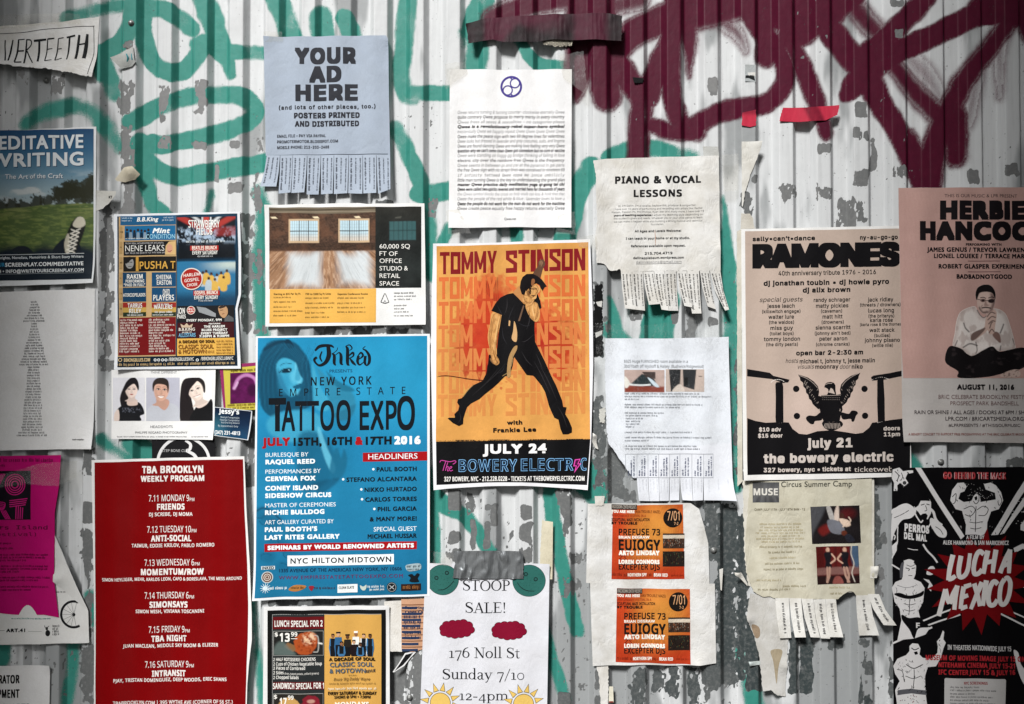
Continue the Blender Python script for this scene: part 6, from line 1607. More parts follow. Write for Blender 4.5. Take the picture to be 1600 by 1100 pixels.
for cx_, cy_ in ((714, 983), (795.3, 985.4)):
    s.part('cloud')
    for col_, gr in (('#4a0a1c', .7), ('#7d0a2a', 0)):
        s.ell(cx_, cy_, 22 + gr, 10 + gr, col_)
        for k, (dx, dy, r_) in enumerate(((-20, -1.5, 7), (-16, -7, 6.5), (-7, -8.5, 6.5), (2, -9, 6), (10, -9.5, 6.5), (18, -6, 6.5), (21, 1, 6.5), (15, 6, 6.5), (6, 8, 6.5), (-3, 8.6, 6.8), (-12, 7, 6.5), (-20, 5, 6))):
            s.layer += .02; s.ell(cx_ + dx, cy_ + dy, r_ + gr, r_ * .85 + gr, col_, 18)
        s.up(.4)
    s.layer = L0
for cx_, cy_, n0 in ((688, 1098, 0), (818, 1100, 1)):
    s.part('sun')
    s.ell(cx_, cy_, 16.2, 16.2, '#3a3020', 32); s.up(.4); s.ell(cx_, cy_, 15.4, 15.4, '#dcb964', 32); s.up(.4)
    for k in range(12):
        a = math.radians(k * 30 + 10 + n0 * 4); tx, ty = math.cos(a), math.sin(a)
        def tri(r0, r1, w_): return [(cx_ + tx * r1, cy_ + ty * r1), (cx_ + tx * r0 - ty * w_, cy_ + ty * r0 + tx * w_), (cx_ + tx * r0 + ty * w_, cy_ + ty * r0 - tx * w_)]
        s.poly(tri(18.6, 33, 4.6), '#3a3020'); s.layer += .4; s.poly(tri(19.4, 31.2, 3.7), '#dcb964'); s.layer -= .4
    s.layer = L0
s.part()
for t_, a, b, yb, cp in (('STOOP', 722.5, 797.5, 923, 16.6), ('SALE!', 726.5, 791.5, 957.6, 16.6), ('176 Noll St', 701, 812.5, 1028, 16.4), ('Sunday 7/10', 691, 820, 1061.4, 16.4), ('12-4pm', 717, 794.5, 1094, 15)):
    serif_text(s, t_, a, b, yb, cp, '#17181b')
s.build('white notice reading STOOP SALE with teal smileys, crimson clouds and yellow suns', 'notice')


def strip_of_tape(name, mat, top, bottom, lvl, label, cat, seed, pleats=0.0, spray=None, left=None, right=None, tear=1.6, group=None):
    t = Sheet(name, top, bottom, lvl, '#000000', mat, seed=seed, rough=.5, wave=.4, tear=tear, tear_sides='lr', step=2.2, left=left, right=right)
    if pleats:
        h0 = t.h
        x0, x1 = t.xmin, t.xmax
        t.h = lambda x, y: h0(x, y) + pleats * MM * ((np.abs(np.sin(x / 1.9 + 3 * fbm(x / 9, y / 30, seed))) * sstep(.45, .7, fbm(x / 13, y / 40, seed + 3)) if seed == 52 else 3.2 * np.abs(np.sin(x / 5.5 + 5 * fbm(x / 18, y / 26, seed, 2))) ** 6 * sstep(.35, .65, fbm(x / 16, y / 30, seed + 4)) + 4 * np.abs(fbm((x + y * .35) / 12, (y - x * .2) / 22, seed, 2) - .5)) + .7 * fbm(x / 9, y / 9, seed + 1, 2))
    if spray is not None:
        V, T, c_, lay, kk = t.chunks[0]
        m = spray(V[:, 0], V[:, 1]); c_ = np.tile(m[:, None], (1, 3)); t.chunks[0] = (V, T, c_, lay, kk)
    return t.build(label, cat, group)


strip_of_tape('duct_tape', 'duct', [(708, 861), (760, 860), (814, 861)], [(707.5, 903), (760, 904), (818, 904)], 6.2, 'wrinkled grey duct tape across the top of the stoop sale notice', 'tape', 51, 1.1, left=[(708, 861), (711, 880), (707.5, 903)], right=[(814, 861), (818.5, 872), (817, 890), (818, 904)])
strip_of_tape('black_tape', 'black_tape', [(728, 37), (760, 29), (795, 26), (860, 22.5), (950, 20.5), (972, 25)], [(732, 68), (757, 64), (770, 62), (788, 65.5), (820, 65.5), (840, 65), (860, 62), (895, 62.5), (930, 62), (955, 63), (971, 64)], 7.0,
              'long strip of pleated black tape partly sprayed maroon, high on the wall', 'tape', 52, 1.3,
              spray=lambda x, y: np.clip(sstep(752, 764, x) * (1 - sstep(795, 815, x + .8 * (y - 40))) + sstep(800, 830, x + 1.5 * (40 - y)) * sstep(60, 25, y) * sstep(905, 850, x) + sstep(890, 905, x) * sstep(958, 935, x) + .25 * fbm(x / 9, y / 9, 3), 0, 1))
s = Sheet('paper_scrap', [(845, 60), (896, 61)], [(850, 70), (875, 73), (893, 71)], 4.5, '#b9b3a4', 'worn', seed=53, tear=3, step=2)
for k in range(5):
    s.greek(848, 892, 64 + k * 2, 1.6, '#2b2b28', k)
s.build('torn printed remnant sticking out below the black tape', 'paper scrap')
strip_of_tape('red_tape', 'red_tape', [(1223, 168.5), (1260, 168), (1312, 164)], [(1217.5, 189.5), (1250, 190.5), (1290, 188), (1309, 179)], 2.2, 'long strip of bright red tape with maroon spray over its middle', 'tape', 54, spray=lambda x, y: 1 - sstep(8, 16, np.abs(x - 1272 - (y - 178) * .5)))
strip_of_tape('red_tape', 'red_tape', [(1160, 176), (1181.5, 171)], [(1159, 196), (1172, 198.5), (1181.5, 196)], 2.0, 'short square piece of red tape on a maroon stroke', 'tape', 55, spray=lambda x, y: sstep(183, 174, y) * .9)

# ================================================================== fourth column
s = Sheet('lesson_flyer', [(927, 251), (947, 248), (1123, 243)], [(932, 411), (944, 412), (953, 423), (962, 423), (968, 420), (971, 424.5), (1126, 422.5)], 3.0, '#d6d5d2', 'worn', sl=-.012, seed=61, rough=1.3,
          left=[(927, 251), (931, 275), (931, 300), (933, 345), (930, 372), (932, 411)], right=[(1123, 243), (1124, 300), (1126, 422.5)], tear=1.4, tear_sides='lb', curls=[(1126, 300, 24, 2.5), (1126, 345, 20, 3), (1124, 390, 22, 3.4)])
K = '#1b1b1c'
s.text('PIANO & VOCAL', 961, 1095, 286.3, 11.2, K, 'n', .075, sp=.04); s.text('LESSONS', 990, 1065.6, 307.4, 11, K, 'n', .075, sp=.04)
for t_, a, b, yb in (("Hi, I'm Dallin. I'm a vocalist, keyboardist, producer & songwriter.", 966, 1087.5, 322.5), ('I have over 10 years of performing and recording with artists like: Rachel', 959, 1097, 327.4), ('Platten, Passion Pit, Phil Phillips, Ryan Star and many more. I have over 13', 956, 1099.4, 332.2),
    ('years of teaching experience. I adjust my teaching style depending on', 959, 1098, 337.2), ("the student's goals and needs. Whatever you or your child wants to learn", 959, 1097, 342), ('we can make it happen while also building a strong musical and technical', 959.6, 1097, 347), ('foundation.', 1017, 1037, 351.8)):
    s.text(t_, a, b, yb, 2.7, '#5a5a5c', 'n')
s.text('years of teaching experience.', 959, 1019, 337.6, 2.8, '#3a3a3c', 'n', .06)
for t_, a, b, yb, cp in (('All Ages and Levels Welcome!', 991.7, 1064.3, 362.6, 3.5), ('I can teach in your home or at my studio.', 978, 1077.7, 374, 3.5), ('References available upon request.', 986, 1071, 385.8, 3.5), ('215.704.4719', 1007.5, 1050.5, 397.6, 4), ('dallinapplebaum.wordpress.com', 989.4, 1068.5, 404.4, 3.5)):
    s.text(t_, a, b, yb, cp, '#2a2a2c', 'n', .055)
s.text('dallinlessons@gmail.com', 993.8, 1065, 411, 3.6, '#77777a', 'n'); s.rect(993.8, 411.8, 1065, 412.4, '#77777a'); s.rect(970, 425, 1125, 425.4, '#8c8c8c')
s.line([(1023, 360, .5), (1024, 372, .7), (1024, 383, .4)], .5, '#a8683a')
s.build('worn white flyer for PIANO & VOCAL LESSONS with wind-blown tear-off strips', 'flyer')
tabs(s, [(970, 987, 424, (976, 482), (992, 484)), (987.4, 1004.5, 424, (992, 484), (1007.6, 485.5)), (1005, 1021.5, 424, (1013.5, 476.5), (1031.5, 475)), (1022, 1038, 423.6, (1033, 484), (1044, 485.6)), (1038.4, 1056.6, 423.4, (1044, 485.6), (1059.6, 485.6)),
         (1057.4, 1073, 423.2, (1069, 478), (1081, 480.5)), (1073.4, 1092, 423, (1081, 490), (1095.4, 490)), (1093, 1108, 422.8, (1105, 479), (1118, 483.4)), (1108.6, 1125.4, 422.6, (1132, 485.6), (1138, 484))], '#d4d3d0', 'worn')

s = Sheet('room_flyer', [(945.6, 528.5), (1040, 529), (1138, 526.3)], [(989.5, 747), (1099, 747.5), (1144.5, 747.5)], 2.8, '#dadde4', 'matte', sl=.004, seed=62, rough=1.4, wave=.7,
          left=[(945.6, 528.5), (946, 600), (947.8, 668), (950, 692), (961, 706), (970, 720), (989.5, 747)], right=[(1138, 526.3), (1141, 640), (1144.5, 747.5)], tear=1.6, tear_sides='l')
s.text('$925 Huge FURNISHED room available in a', 975, 1074.8, 566.8, 4.4, '#3f4147', 'n'); s.text('3bd/1bath off Wyckoff & Halsey. (Bushwick/Ridgewood)', 975, 1099.4, 574.6, 4.6, '#3f4147', 'n')
c = Canvas(975.5, 578, 1038, 613, 1.2, '#b39c94'); c.tex(12, 10, .2, 3); c.poly([(984, 601), (1003, 584), (1022, 592), (1027, 602), (1010, 606)], '#1d2a2e', sm=False); c.poly([(1003, 581), (1024, 581), (1024, 592), (1010, 590)], '#3a2e2b', sm=False)
c.poly([(976, 602), (1038, 604), (1038, 613), (976, 613)], '#7e3526', sm=False, soft=2); c.line([(978, 600), (1000, 602), (1016, 601)], 2.4, '#dfe2e4'); c.poly([(1012, 590), (1020, 594), (1030, 604), (1022, 603)], '#c4d2dc'); c.poly([(976, 588), (984, 598), (980, 606), (976, 604)], '#d8d4cc')
s.part('photo'); s.canvas(c)
c = Canvas(1040, 577, 1100, 612, 1.2, '#bcaaa0'); c.poly([(1045, 577), (1064, 577), (1062, 612), (1048, 612)], '#1e2023', sm=False); c.poly([(1067, 577), (1088, 577), (1085, 609), (1068, 604)], '#26282b', sm=False); c.poly([(1069, 590), (1075, 590), (1075, 604), (1069, 602)], '#0f1011', sm=False); c.poly([(1050, 612), (1062, 600), (1070, 612)], '#d3c6bc'); c.line([(1092, 588), (1096, 588)], 1.4, '#57504b')
s.part('photo'); s.canvas(c); s.part(); s.up()
for k, (yy, w_) in enumerate(((616.3, 117), (620.7, 134), (625, 21), (633.4, 121), (637.6, 87), (646.3, 61), (650.5, 51), (655, 28), (659.2, 24), (663.5, 22), (667.7, 15), (676.6, 104), (684.8, 136), (689.5, 39), (698.2, 112), (702.5, 116))):
    s.greek(976 + (1.5 if 7 > k > 5 or 6 < k < 11 else 0), 976 + w_, yy, 2.1, '#5b5e66', k)
for y_ in (709, 746):
    s.rect(977, y_, 1114, y_ + .5, '#6a6d75', sl=False)
for xx in (995, 1012.5, 1029, 1046, 1062.4, 1081, 1099, 1114):
    s.rect(xx - .25, 709, xx + .25, 747, '#8a8d94', sl=False)
s.rect(977, 709, 977.5, 735, '#8a8d94', sl=False)
for i in range(8):
    xa = (979, 996, 1013.5, 1030, 1047, 1064, 1083, 1100)[i]
    for k in range(3):
        n0 = len(s.chunks); s.greek(0, (9, 26, 30)[k], 0, 2.0, '#4d5573', i * 3 + k)
        V, T, c_, lay, kk = s.chunks[n0]; s.chunks[n0] = (np.column_stack([xa + 4 + k * 4.2 + V[:, 1], 743.5 - V[:, 0]]), T, c_, lay, kk)
s.build('white room-to-rent sheet with two small photos under clear plastic film', 'flyer')
tabs(s, [(995, 1012.5, 747, (998, 782), (1014.4, 782.8)), (1013, 1029, 747, (1014.8, 782.8), (1029.6, 782.4)), (1029.6, 1045.6, 747, (1030, 782.4), (1045.2, 782.4)), (1046.2, 1062, 747, (1046, 781.6), (1061, 781.6)), (1062.6, 1080.6, 747, (1066.5, 781.4), (1082, 782)), (1081.4, 1098.6, 747, (1082.4, 782), (1098, 781.4)), (1099, 1144.5, 747.4, (1099, 781), (1150, 782))], '#dadde4', 'matte', kind='none_', ink='#dadde4', strip=1.4)

for n_, (dx, dy, out, lab) in enumerate(((-8.5, -131.2, ([(918.5, 787), (1079, 786), (1092, 795)], [(915.8, 910.5), (1020, 913), (1108.5, 912.5)], [(1092, 795), (1100, 822), (1106.6, 849), (1108.5, 912.5)]), 'white sheet with a square orange festival print, upper of the pair'),
                                         (0, 0, ([(921.8, 910), (1020, 912), (1117, 912)], [(926, 1040), (1030, 1039), (1060, 1040), (1098, 1038), (1119, 1036.5)], [(1117, 912), (1119, 1036.5)]), 'white sheet with a square orange festival print, lower of the pair, pasted over the other'))):
    s = Sheet('festival_flyer', out[0], out[1], 2.2 + n_ * 1.3, '#d6d6d5', 'worn', seed=63 + n_, right=out[2], rough=1.1, curls=[(1092, 1040, 28, 6)] if n_ else [], sl=.008)
    q = [(964, 919), (1078, 920.4), (1079, 1038), (962, 1034.6)] if n_ else [(957.6, 790), (1067, 788), (1069.6, 904.6), (955.4, 905)]
    c = Canvas(960, 919, 1079, 1036, 1.4, '#b53d1a')
    d = np.hypot((c.X - 1035) * .9, (c.Y - 958) * .8); c.blend(sstep(62, 5, d), '#cf8a3c'); c.blend(sstep(45, 0, np.hypot((c.X - 1010), (c.Y - 985) * .6)) * .5, '#d68a3a'); c.blend(sstep(1000, 1036, c.Y) * .5, '#a62e16'); c.tex(26, 26, .12, 4)
    s.part('orange_print'); s.canvas(c, q)
    s.up()
    def zo(x_, y_): return x_ / 3.79 + 910 + dx, y_ / 3.79 + 770 + dy
    def tx(t_, a, b, yb, cp, col, f_='n', w_=.05):
        x0, y0 = zo(a, yb); x1, _ = zo(b, yb); s.text(t_, x0, x1, y0, cp / 3.79, col, f_, w_)
    KB, WW, DR = '#16110f', '#f0ece4', '#6e1f10'
    for (x0, y0, x1, y1), col in (((205, 566, 355, 597), '#1a1614'), ((508, 737, 637, 826), '#3a2a22'), ((507, 843, 637, 933), '#221a16')):
        a = zo(x0, y0); b = zo(x1, y1); s.rect(a[0], a[1], b[0], b[1], col)
    s.up()
    tx('KNOCKDOWN CENTER PRESENTS', 209, 351, 590, 20, '#b9b0a6', 'n', .02); tx('YOU ARE HERE', 205, 340, 616, 17, WW, 'b', .09); tx('(AKA TROUBLE MAZE)', 344, 492, 617, 16, '#3a130a', 'n', .01); tx('PERFORMANCE FESTIVAL IN A', 207, 408, 640, 15, '#8a2a14', 'n', .02); tx('SCULPTURAL MAZE INSTALLATION', 205, 430, 664, 17, KB, 'n', .05); tx('BY TROUBLE', 205, 356, 684, 16, KB, 'b', .09)
    s.part('orange_print', 'date_badge'); a = zo(567, 645); s.ell(a[0], a[1], 15, 15, KB); s.up()
    tx('7/01', 533, 607, 660, 55, '#d9a67a', 'n', .012); tx('7-2', 574, 600, 687, 17, '#d9a67a', 'n', .02)
    s.part('orange_print', 'lineup_lettering')
    tx('PREFUSE 73', 247, 492, 748, 38, KB, 'n', .045); tx('BRIAN DEGRAW', 247, 430, 768, 16, WW, 'b', .06); tx('EUIOGY', 247, 492, 836, 62, KB, 'n', .06); tx('ARTO LINDSAY', 247, 488, 866, 27, WW, 'b', .11); tx('ZS', 247, 292, 890, 22, DR, 'b', 0); tx('LOREN CONNORS', 247, 488, 918, 25, WW, 'b', .11); tx('EXCEPTER DJS', 247, 490, 951, 34, KB, 'n', .045); tx('NORTHERN SPY', 300, 412, 991, 19, WW, 'n', .07); tx('BEAN RED', 455, 536, 992, 19, WW, 'n', .07)
    a = zo(297, 888); s.greek(a[0], zo(486, 0)[0], a[1], 4, '#a9632c', 5, weight=.3); a = zo(205, 988); s.greek(a[0], zo(296, 0)[0], a[1], 3.6, '#5a1a0c', 6, weight=.3); a = zo(416, 990); s.greek(a[0], zo(452, 0)[0], a[1], 3.6, '#5a1a0c', 7, weight=.3); a = zo(556, 990); s.greek(a[0], zo(634, 0)[0], a[1], 2.4, '#7a2410', 8, weight=.3)
    s.part('orange_print', 'photo'); r0 = random.Random(3)
    a, b = zo(508, 737), zo(637, 826); s.rect(a[0], a[1] + 2.5, b[0], a[1] + 8, '#cfc4b4')
    for k in range(70):
        xx, yy = r0.uniform(a[0], b[0] - 2), r0.uniform(a[1] + 6, b[1] - 4); s.rect(xx, yy, xx + .7, yy + r0.uniform(1, 4), r0.choice(('#0f0b0a', '#7a4a30', '#8f8578')))
    a, b = zo(507, 843), zo(637, 933)
    for k in range(60):
        xx, yy = r0.uniform(a[0], b[0] - 2), r0.uniform(a[1], b[1] - 4); s.rect(xx, yy, xx + .6, yy + r0.uniform(.8, 3), r0.choice(('#0b0908', '#6a4a2a', '#3f5238')))
    s.build(lab, 'flyer', 'pair of orange festival sheets')

# ================================================================== camp notice and its strips
s = Sheet('backing_paper', [(1160, 750), (1366, 748)], [(1169, 915), (1200, 925), (1366, 925)], 1.0, '#d3d0c6', 'worn', seed=70, left=[(1160, 750), (1163, 870), (1169, 915)], tear=2, tear_sides='l')
s.build('pale stained backing sheet edge behind the yellowed camp notice', 'paper scrap')
s = Sheet('camp_notice', [(1172, 751), (1362, 748)], [(1177, 924), (1191, 932.6), (1200, 931), (1210, 934), (1250, 935), (1296, 936.6), (1309, 937), (1318, 928), (1327, 923.4), (1334, 925), (1340, 935), (1367, 930)], 2.6, '#c5c1b0', 'worn', seed=71, rough=1.5, sl=-.01,
          left=[(1172, 751), (1168, 800), (1164, 850), (1167, 895), (1177, 924)], right=[(1362, 748), (1362, 870), (1364, 885), (1367, 930)], tear=1.2, tear_sides='lb', curls=[(1367, 895, 16, 5)])
BRN = '#6f6850'
s.text('Circus Summer Camp', 1220, 1330.4, 760.4, 8.6, '#4a4a42', 'b', .02)
c = Canvas(1176, 753.4, 1217, 785, 1.2); c.grad(['#4a4b4e', '#6a6b6c', '#55565a']); ang = (c.X - 1196) / np.maximum(c.Y - 748, 2); c.tex(3, 20, .3, 4)
c.blend(sstep(774, 776, c.Y) * sstep(.4, .6, vn(ang * 14, c.Y * 0, 4)) * .5, '#2c2d30'); s.part('logo_photo'); s.canvas(c); s.up()
s.text('MUSE', 1177.5, 1215, 773.6, 10.5, '#d8d6d0', 'n', .06); s.part(); s.text('CAMP: JULY 11TH - JULY 16TH 9AM - 12', 1179, 1257.4, 797.6, 3.5, '#6b6450', 'n', .04); s.up()
for k, (yy, a, b) in enumerate(((820, 1187, 1252), (825, 1188, 1248), (829.6, 1186, 1254), (834, 1181, 1258), (838.6, 1190, 1250), (843, 1182, 1256), (847.6, 1190, 1250), (855.6, 1187, 1254), (864, 1200, 1243), (872.6, 1202, 1243), (881.6, 1195, 1249), (890.4, 1193, 1254), (907.6, 1182, 1220), (917, 1223, 1258), (922, 1184, 1234), (919, 1296, 1326), (928.6, 1297, 1316))):
    s.greek(a, b, yy, 2.5, ('#a79c7c', '#8b8164', '#7d7458')[k % 3 if k > 6 else 0], k)
c = Canvas(1265, 790, 1344, 848, 1.25, '#1a1618'); c.tex(14, 14, .3, 3)
c.poly([(1265, 790), (1290, 790), (1268, 830), (1265, 836)], '#4a4b50', soft=3); c.poly([(1276, 826), (1290, 818), (1300, 824), (1284, 836)], '#6a1c1a', soft=3); c.ell(1325, 802, 12, 8, '#4a1214', soft=5)
c.poly([(1291, 792), (1297, 790), (1304, 812), (1300, 826), (1296, 812)], '#a9a6a4'); c.poly([(1303, 806), (1307, 791), (1311, 791), (1310, 812), (1306, 826)], '#c9b8ac'); c.poly([(1292, 812), (1310, 814), (1318, 826), (1312, 834), (1296, 830)], '#6d6f78'); c.ell(1315, 806, 4, 5, '#3d2018'); c.poly([(1310, 810), (1324, 812), (1328, 820), (1318, 822)], '#d3bba8'); c.ell(1317, 832, 4.6, 4, '#5a2a1c'); c.line([(1316, 822), (1328, 814), (1326, 808)], 2, '#d8c0ae'); c.poly([(1318, 836), (1326, 834), (1334, 844), (1322, 846)], '#23242e')
s.part('photo'); s.canvas(c, [(1265.4, 791.6), (1342.5, 789.4), (1345, 848), (1268.4, 849.4)])
c = Canvas(1275, 853, 1342, 911, 1.25, '#5a1614'); c.blend(sstep(.45, .6, vn(c.X / 3.4, c.Y * 0, 5)) * .5, '#370d0d'); c.poly([(1275, 886), (1342, 884), (1342, 896), (1275, 897)], '#7c5752', sm=False, soft=1.5); c.blend(sstep(896, 900, c.Y), '#241414'); c.poly([(1330, 853), (1342, 853), (1342, 884), (1332, 880)], '#48607c', soft=3)
for cx_, m_ in ((1294, 1), (1320, -1)):
    c.ell(cx_, 858.6, 3, 4, '#c9a18c'); c.poly([(cx_ - 6, 863), (cx_ + 6, 863), (cx_ + 4, 876), (cx_ + 5, 886), (cx_ - 5, 886), (cx_ - 4, 876)], '#17141a'); c.line([(cx_ + 6 * m_, 865), (cx_ + 11 * m_, 873), (cx_ + 4 * m_, 879)], 2.2, '#cfa994')
    c.line([(cx_ - 2, 886), (cx_ - 1 - m_, 898), (cx_ + 1 - 4 * m_, 908)], 3.2, '#b08c7c'); c.line([(cx_ + 2, 886), (cx_ + 3 - m_ * 2, 898), (cx_ - 3 * m_, 908)], 3.2, '#b08c7c')
c.line([(1331, 853), (1330, 866), (1334, 880), (1330, 894), (1334, 908)], 1.4, '#d8d0c4'); c.ell(1308, 905, 4, 4.4, '#b58a78'); c.poly([(1300, 911), (1304, 900), (1312, 900), (1316, 911)], '#8a4c46')
s.part('photo'); s.canvas(c, [(1274, 854), (1340.4, 852.4), (1343, 911), (1276.8, 913)])
s.build('yellowed circus camp notice with two stage photos and ragged tear-off strips', 'notice')
tabs(s, [(1210.6, 1232.5, 934, (1217, 995.6), (1235.8, 996)), (1233, 1251.4, 934.6, (1241, 995), (1257.6, 994)), (1251.8, 1270, 935, (1265, 994), (1280, 995)), (1270.4, 1289.6, 936, (1280, 995), (1295, 996)), (1290, 1306, 936, (1295, 994), (1315, 993.4)), (1337, 1358.5, 930, (1340.5, 991.5), (1372.6, 992)), (1356, 1373, 928, (1378, 974.6), (1398.5, 975.5))], '#dad9d5', 'worn', kind='one', strip=5)
s = Sheet('torn_paper_residue', [(1172, 927), (1210, 934)], [(1192, 1080), (1204, 1078), (1214, 1086), (1227, 1088)], 1.8, '#bfbebb', 'worn', seed=72, left=[(1172, 927), (1166, 966), (1178, 992), (1186, 1024), (1192, 1080)], right=[(1210, 934), (1232, 996), (1229, 1040), (1227, 1088)], tear=1.5, tear_sides='lrb', rough=1.4, curls=[(1168, 968, 18, 7), (1228, 1040, 18, 5)])
s.poly([(1174, 976), (1186, 980), (1187, 994), (1180, 996)], '#94816c', sm=True); s.poly([(1204, 1016), (1222, 1016), (1216, 1040), (1213, 1068), (1208, 1034)], '#a0947e', sm=True)
s.build('ragged strip of old paper residue hanging below the camp notice', 'paper scrap')

# ================================================================== right-hand posters
s = Sheet('concert_poster', [(1158, 358), (1412, 352.5)], [(1160.5, 750), (1300, 748.5), (1424, 743.5)], 3.2, '#e0dfdd', 'gloss', sl=-.016, seed=81, wave=.35, lift=2)
s.part('printed_panel')
s.poly([(1164, 361.4), (1411, 357), (1421, 738), (1166.6, 741.4)], '#b3a195'); s.up(.4)
K = '#131214'
c = Canvas(1166, 560, 1418, 690, 2.2, '#b3a195'); c.blend(sstep(90, 20, np.hypot((c.X - 1295) * .7, c.Y - 640)), '#c2aea3'); s.canvas(c, [(1165.6, 561.6), (1416, 557), (1419.6, 690), (1166.4, 692)]); s.up(.4)
def ze(pts): return [(x_ / 5 + 1140, y_ / 5 + 540) for x_, y_ in pts]
s.poly(ze([(136, 566), (200, 588), (280, 602), (358, 598), (355, 560), (358, 400), (355, 300), (365, 285), (410, 285), (418, 320), (418, 598), (460, 600), (490, 650), (540, 688), (600, 694), (680, 668), (800, 660), (900, 675), (980, 688), (1040, 680), (1090, 640), (1112, 602), (1156, 596), (1150, 440), (1152, 275), (1165, 262), (1200, 262), (1208, 420), (1210, 588), (1260, 580), (1350, 570), (1412, 566), (1405, 990), (132, 1007)]), K)
s.poly(ze([(136, 183), (220, 196), (312, 212), (340, 236), (400, 250), (468, 266), (458, 288), (415, 292), (330, 262), (136, 240)]), K); s.poly(ze([(1362, 192), (1362, 236), (1200, 268), (1112, 274), (1104, 248), (1122, 234), (1240, 216)]), K)
for x_, y_ in ((520, 338), (1053, 338), (524, 550), (1057, 548)):
    s.ell(*ze([(x_, y_)])[0], 5, 5, K, 20)
s.line(ze([(320, 288), (350, 268), (400, 268), (440, 292)]), .8, '#e2d9d2'); s.line(ze([(1110, 268), (1160, 250), (1200, 248), (1240, 262)]), .8, '#e2d9d2'); s.line(ze([(385, 606), (420, 600)]), .7, '#d9d0c8'); s.line(ze([(1150, 602), (1190, 594)]), .7, '#d9d0c8')
s.part('eagle_buckle')
for mir in (0, 1):
    w_ = [(535, 226), (570, 236), (610, 250), (655, 280), (688, 318), (698, 360), (692, 392), (735, 400), (730, 490), (690, 497), (660, 470), (645, 455), (636, 430), (618, 415), (612, 385), (596, 368), (592, 338), (575, 320), (572, 290), (552, 272), (548, 250)]
    w_ = [(1557 - x_ * 1.0, y_ - 14) for x_, y_ in w_] if mir else w_
    s.poly(ze(w_), K)
s.poly(ze([(745, 300), (762, 288), (790, 284), (815, 292), (826, 312), (826, 345), (832, 388), (868, 384), (872, 450), (880, 500), (866, 540), (858, 585), (790, 600), (730, 588), (712, 540), (700, 500), (708, 440), (715, 388), (760, 384), (772, 360), (768, 340), (752, 330), (738, 326), (742, 314)]), K)
s.poly(ze([(712, 520), (668, 548), (620, 545), (595, 560), (600, 585), (630, 612), (655, 610), (664, 590), (720, 578)]), K, sm=True); s.poly(ze([(868, 522), (925, 532), (950, 508), (985, 510), (1000, 528), (985, 548), (968, 590), (950, 592), (940, 572), (880, 575)]), K, sm=True)
s.poly(ze([(735, 588), (790, 600), (858, 586), (882, 618), (845, 650), (790, 664), (742, 646), (720, 612)]), K, sm=True)
s.up()
LT = '#b9aaa0'
for k in range(26):
    r0 = random.Random(k); t = r0.random(); u = r0.random()
    for mir in (0, 1):
        x_ = 560 + 130 * t + 20 * u; y_ = 252 + 190 * t * u + 60 * t + 20 * u
        x_ = 1557 - x_ if mir else x_
        s.line([(a, b, .5) for a, b in ze([(x_, y_), (x_ + (8 if mir else -8), y_ + 12)])], .5, LT if k % 3 else '#6d645e', sm=False)
s.poly(ze([(772, 366), (790, 330), (806, 340), (822, 378)]), LT); s.line(ze([(745, 306), (770, 296), (800, 296)]), .7, LT); s.line(ze([(718, 392), (866, 386)]), .6, LT)
for k in range(18):
    s.ell(*ze([(726 + (k % 9) * 16, 406 + 16 * (k // 9))])[0], .55, .55, '#8d827b', 8)
for k in range(12):
    s.line([(a, b, .7) for a, b in ze([(745 + k * 10, 606), (742 + k * 10 + (k - 6) * 2, 648)])], .7, LT, sm=False)
s.line(ze([(545, 234), (600, 256), (650, 292), (684, 330)]), .6, LT); s.line(ze([(1010, 216), (958, 240), (905, 278), (876, 316)]), .6, LT)
s.part()
s.text('sally•can’t•dance', 1176, 1273, 376, 6.8, K, 'i', .06); s.text('ny-au-go-go', 1343.6, 1402.6, 374, 6.8, K, 'i', .06)
s.text('RAMONES', 1175.6, 1406.2, 417.2, 37, K, 'i', .12, sp=-.20, wy=.08)
def cz(t_, a, b, yb, cp, w_=.02, sh=0, oy=340, col=K, f_='i'):
    s.text(t_, a / 5 + 1140, b / 5 + 1140, yb / 5 + oy, cp, col, f_, w_, sh)
cz('40th anniversary tribute 1976 - 2016', 380, 1142, 447, 7, .025); cz('dj jonathan toubin • dj howie pyro', 265, 1243, 525, 7.6, .065); cz('dj alix brown', 570, 940, 583, 7.6, .065); cz('special guests', 235, 570, 657, 7, 0, .22)
for t_, a, b, yb, cp in (('jesse leach', 293, 508, 705, 6.2), ('(killswitch engage)', 253, 553, 745, 5.2), ('walter lure', 302, 503, 790, 6.2), ('(the waldos)', 307, 503, 830, 5.2), ('miss guy', 317, 495, 877, 6.2), ('(toilet boys)', 313, 500, 918, 5.2), ('tommy london', 267, 550, 963, 6.2), ('(the dirty pearls)', 285, 533, 1003, 5.2),
    ('randy schrager', 655, 940, 657, 6.2), ('matty pickles', 673, 925, 703, 6.2), ('(caveman)', 713, 877, 742, 5.2), ('matt hitt', 725, 880, 788, 6.2), ('(drowners)', 718, 890, 828, 5.2), ('sienna scarritt', 670, 942, 873, 6.2), ("(johnny ain't bad)", 663, 942, 915, 5.2), ('peter aaron', 700, 917, 960, 6.2), ('(chrome cranks)', 673, 935, 1002, 5.2),
    ('jack ridley', 1080, 1277, 655, 6.2), ('(threats / drowners)', 1018, 1335, 693, 5.2), ('lucas long', 1083, 1283, 740, 6.2), ('(the britanys)', 1085, 1285, 780, 5.2), ('karla rose', 1098, 1273, 815, 6), ('(karla rose & the thornes)', 1018, 1350, 845, 4.6), ('walt stack', 1093, 1287, 893, 6.2), ('(bullies)', 1130, 1252, 933, 5.2), ('johnny pisano', 1055, 1330, 972, 6.2), ('(willie nile)', 1115, 1273, 1010, 5.2)):
    cz(t_, a, b, yb, cp, .03)
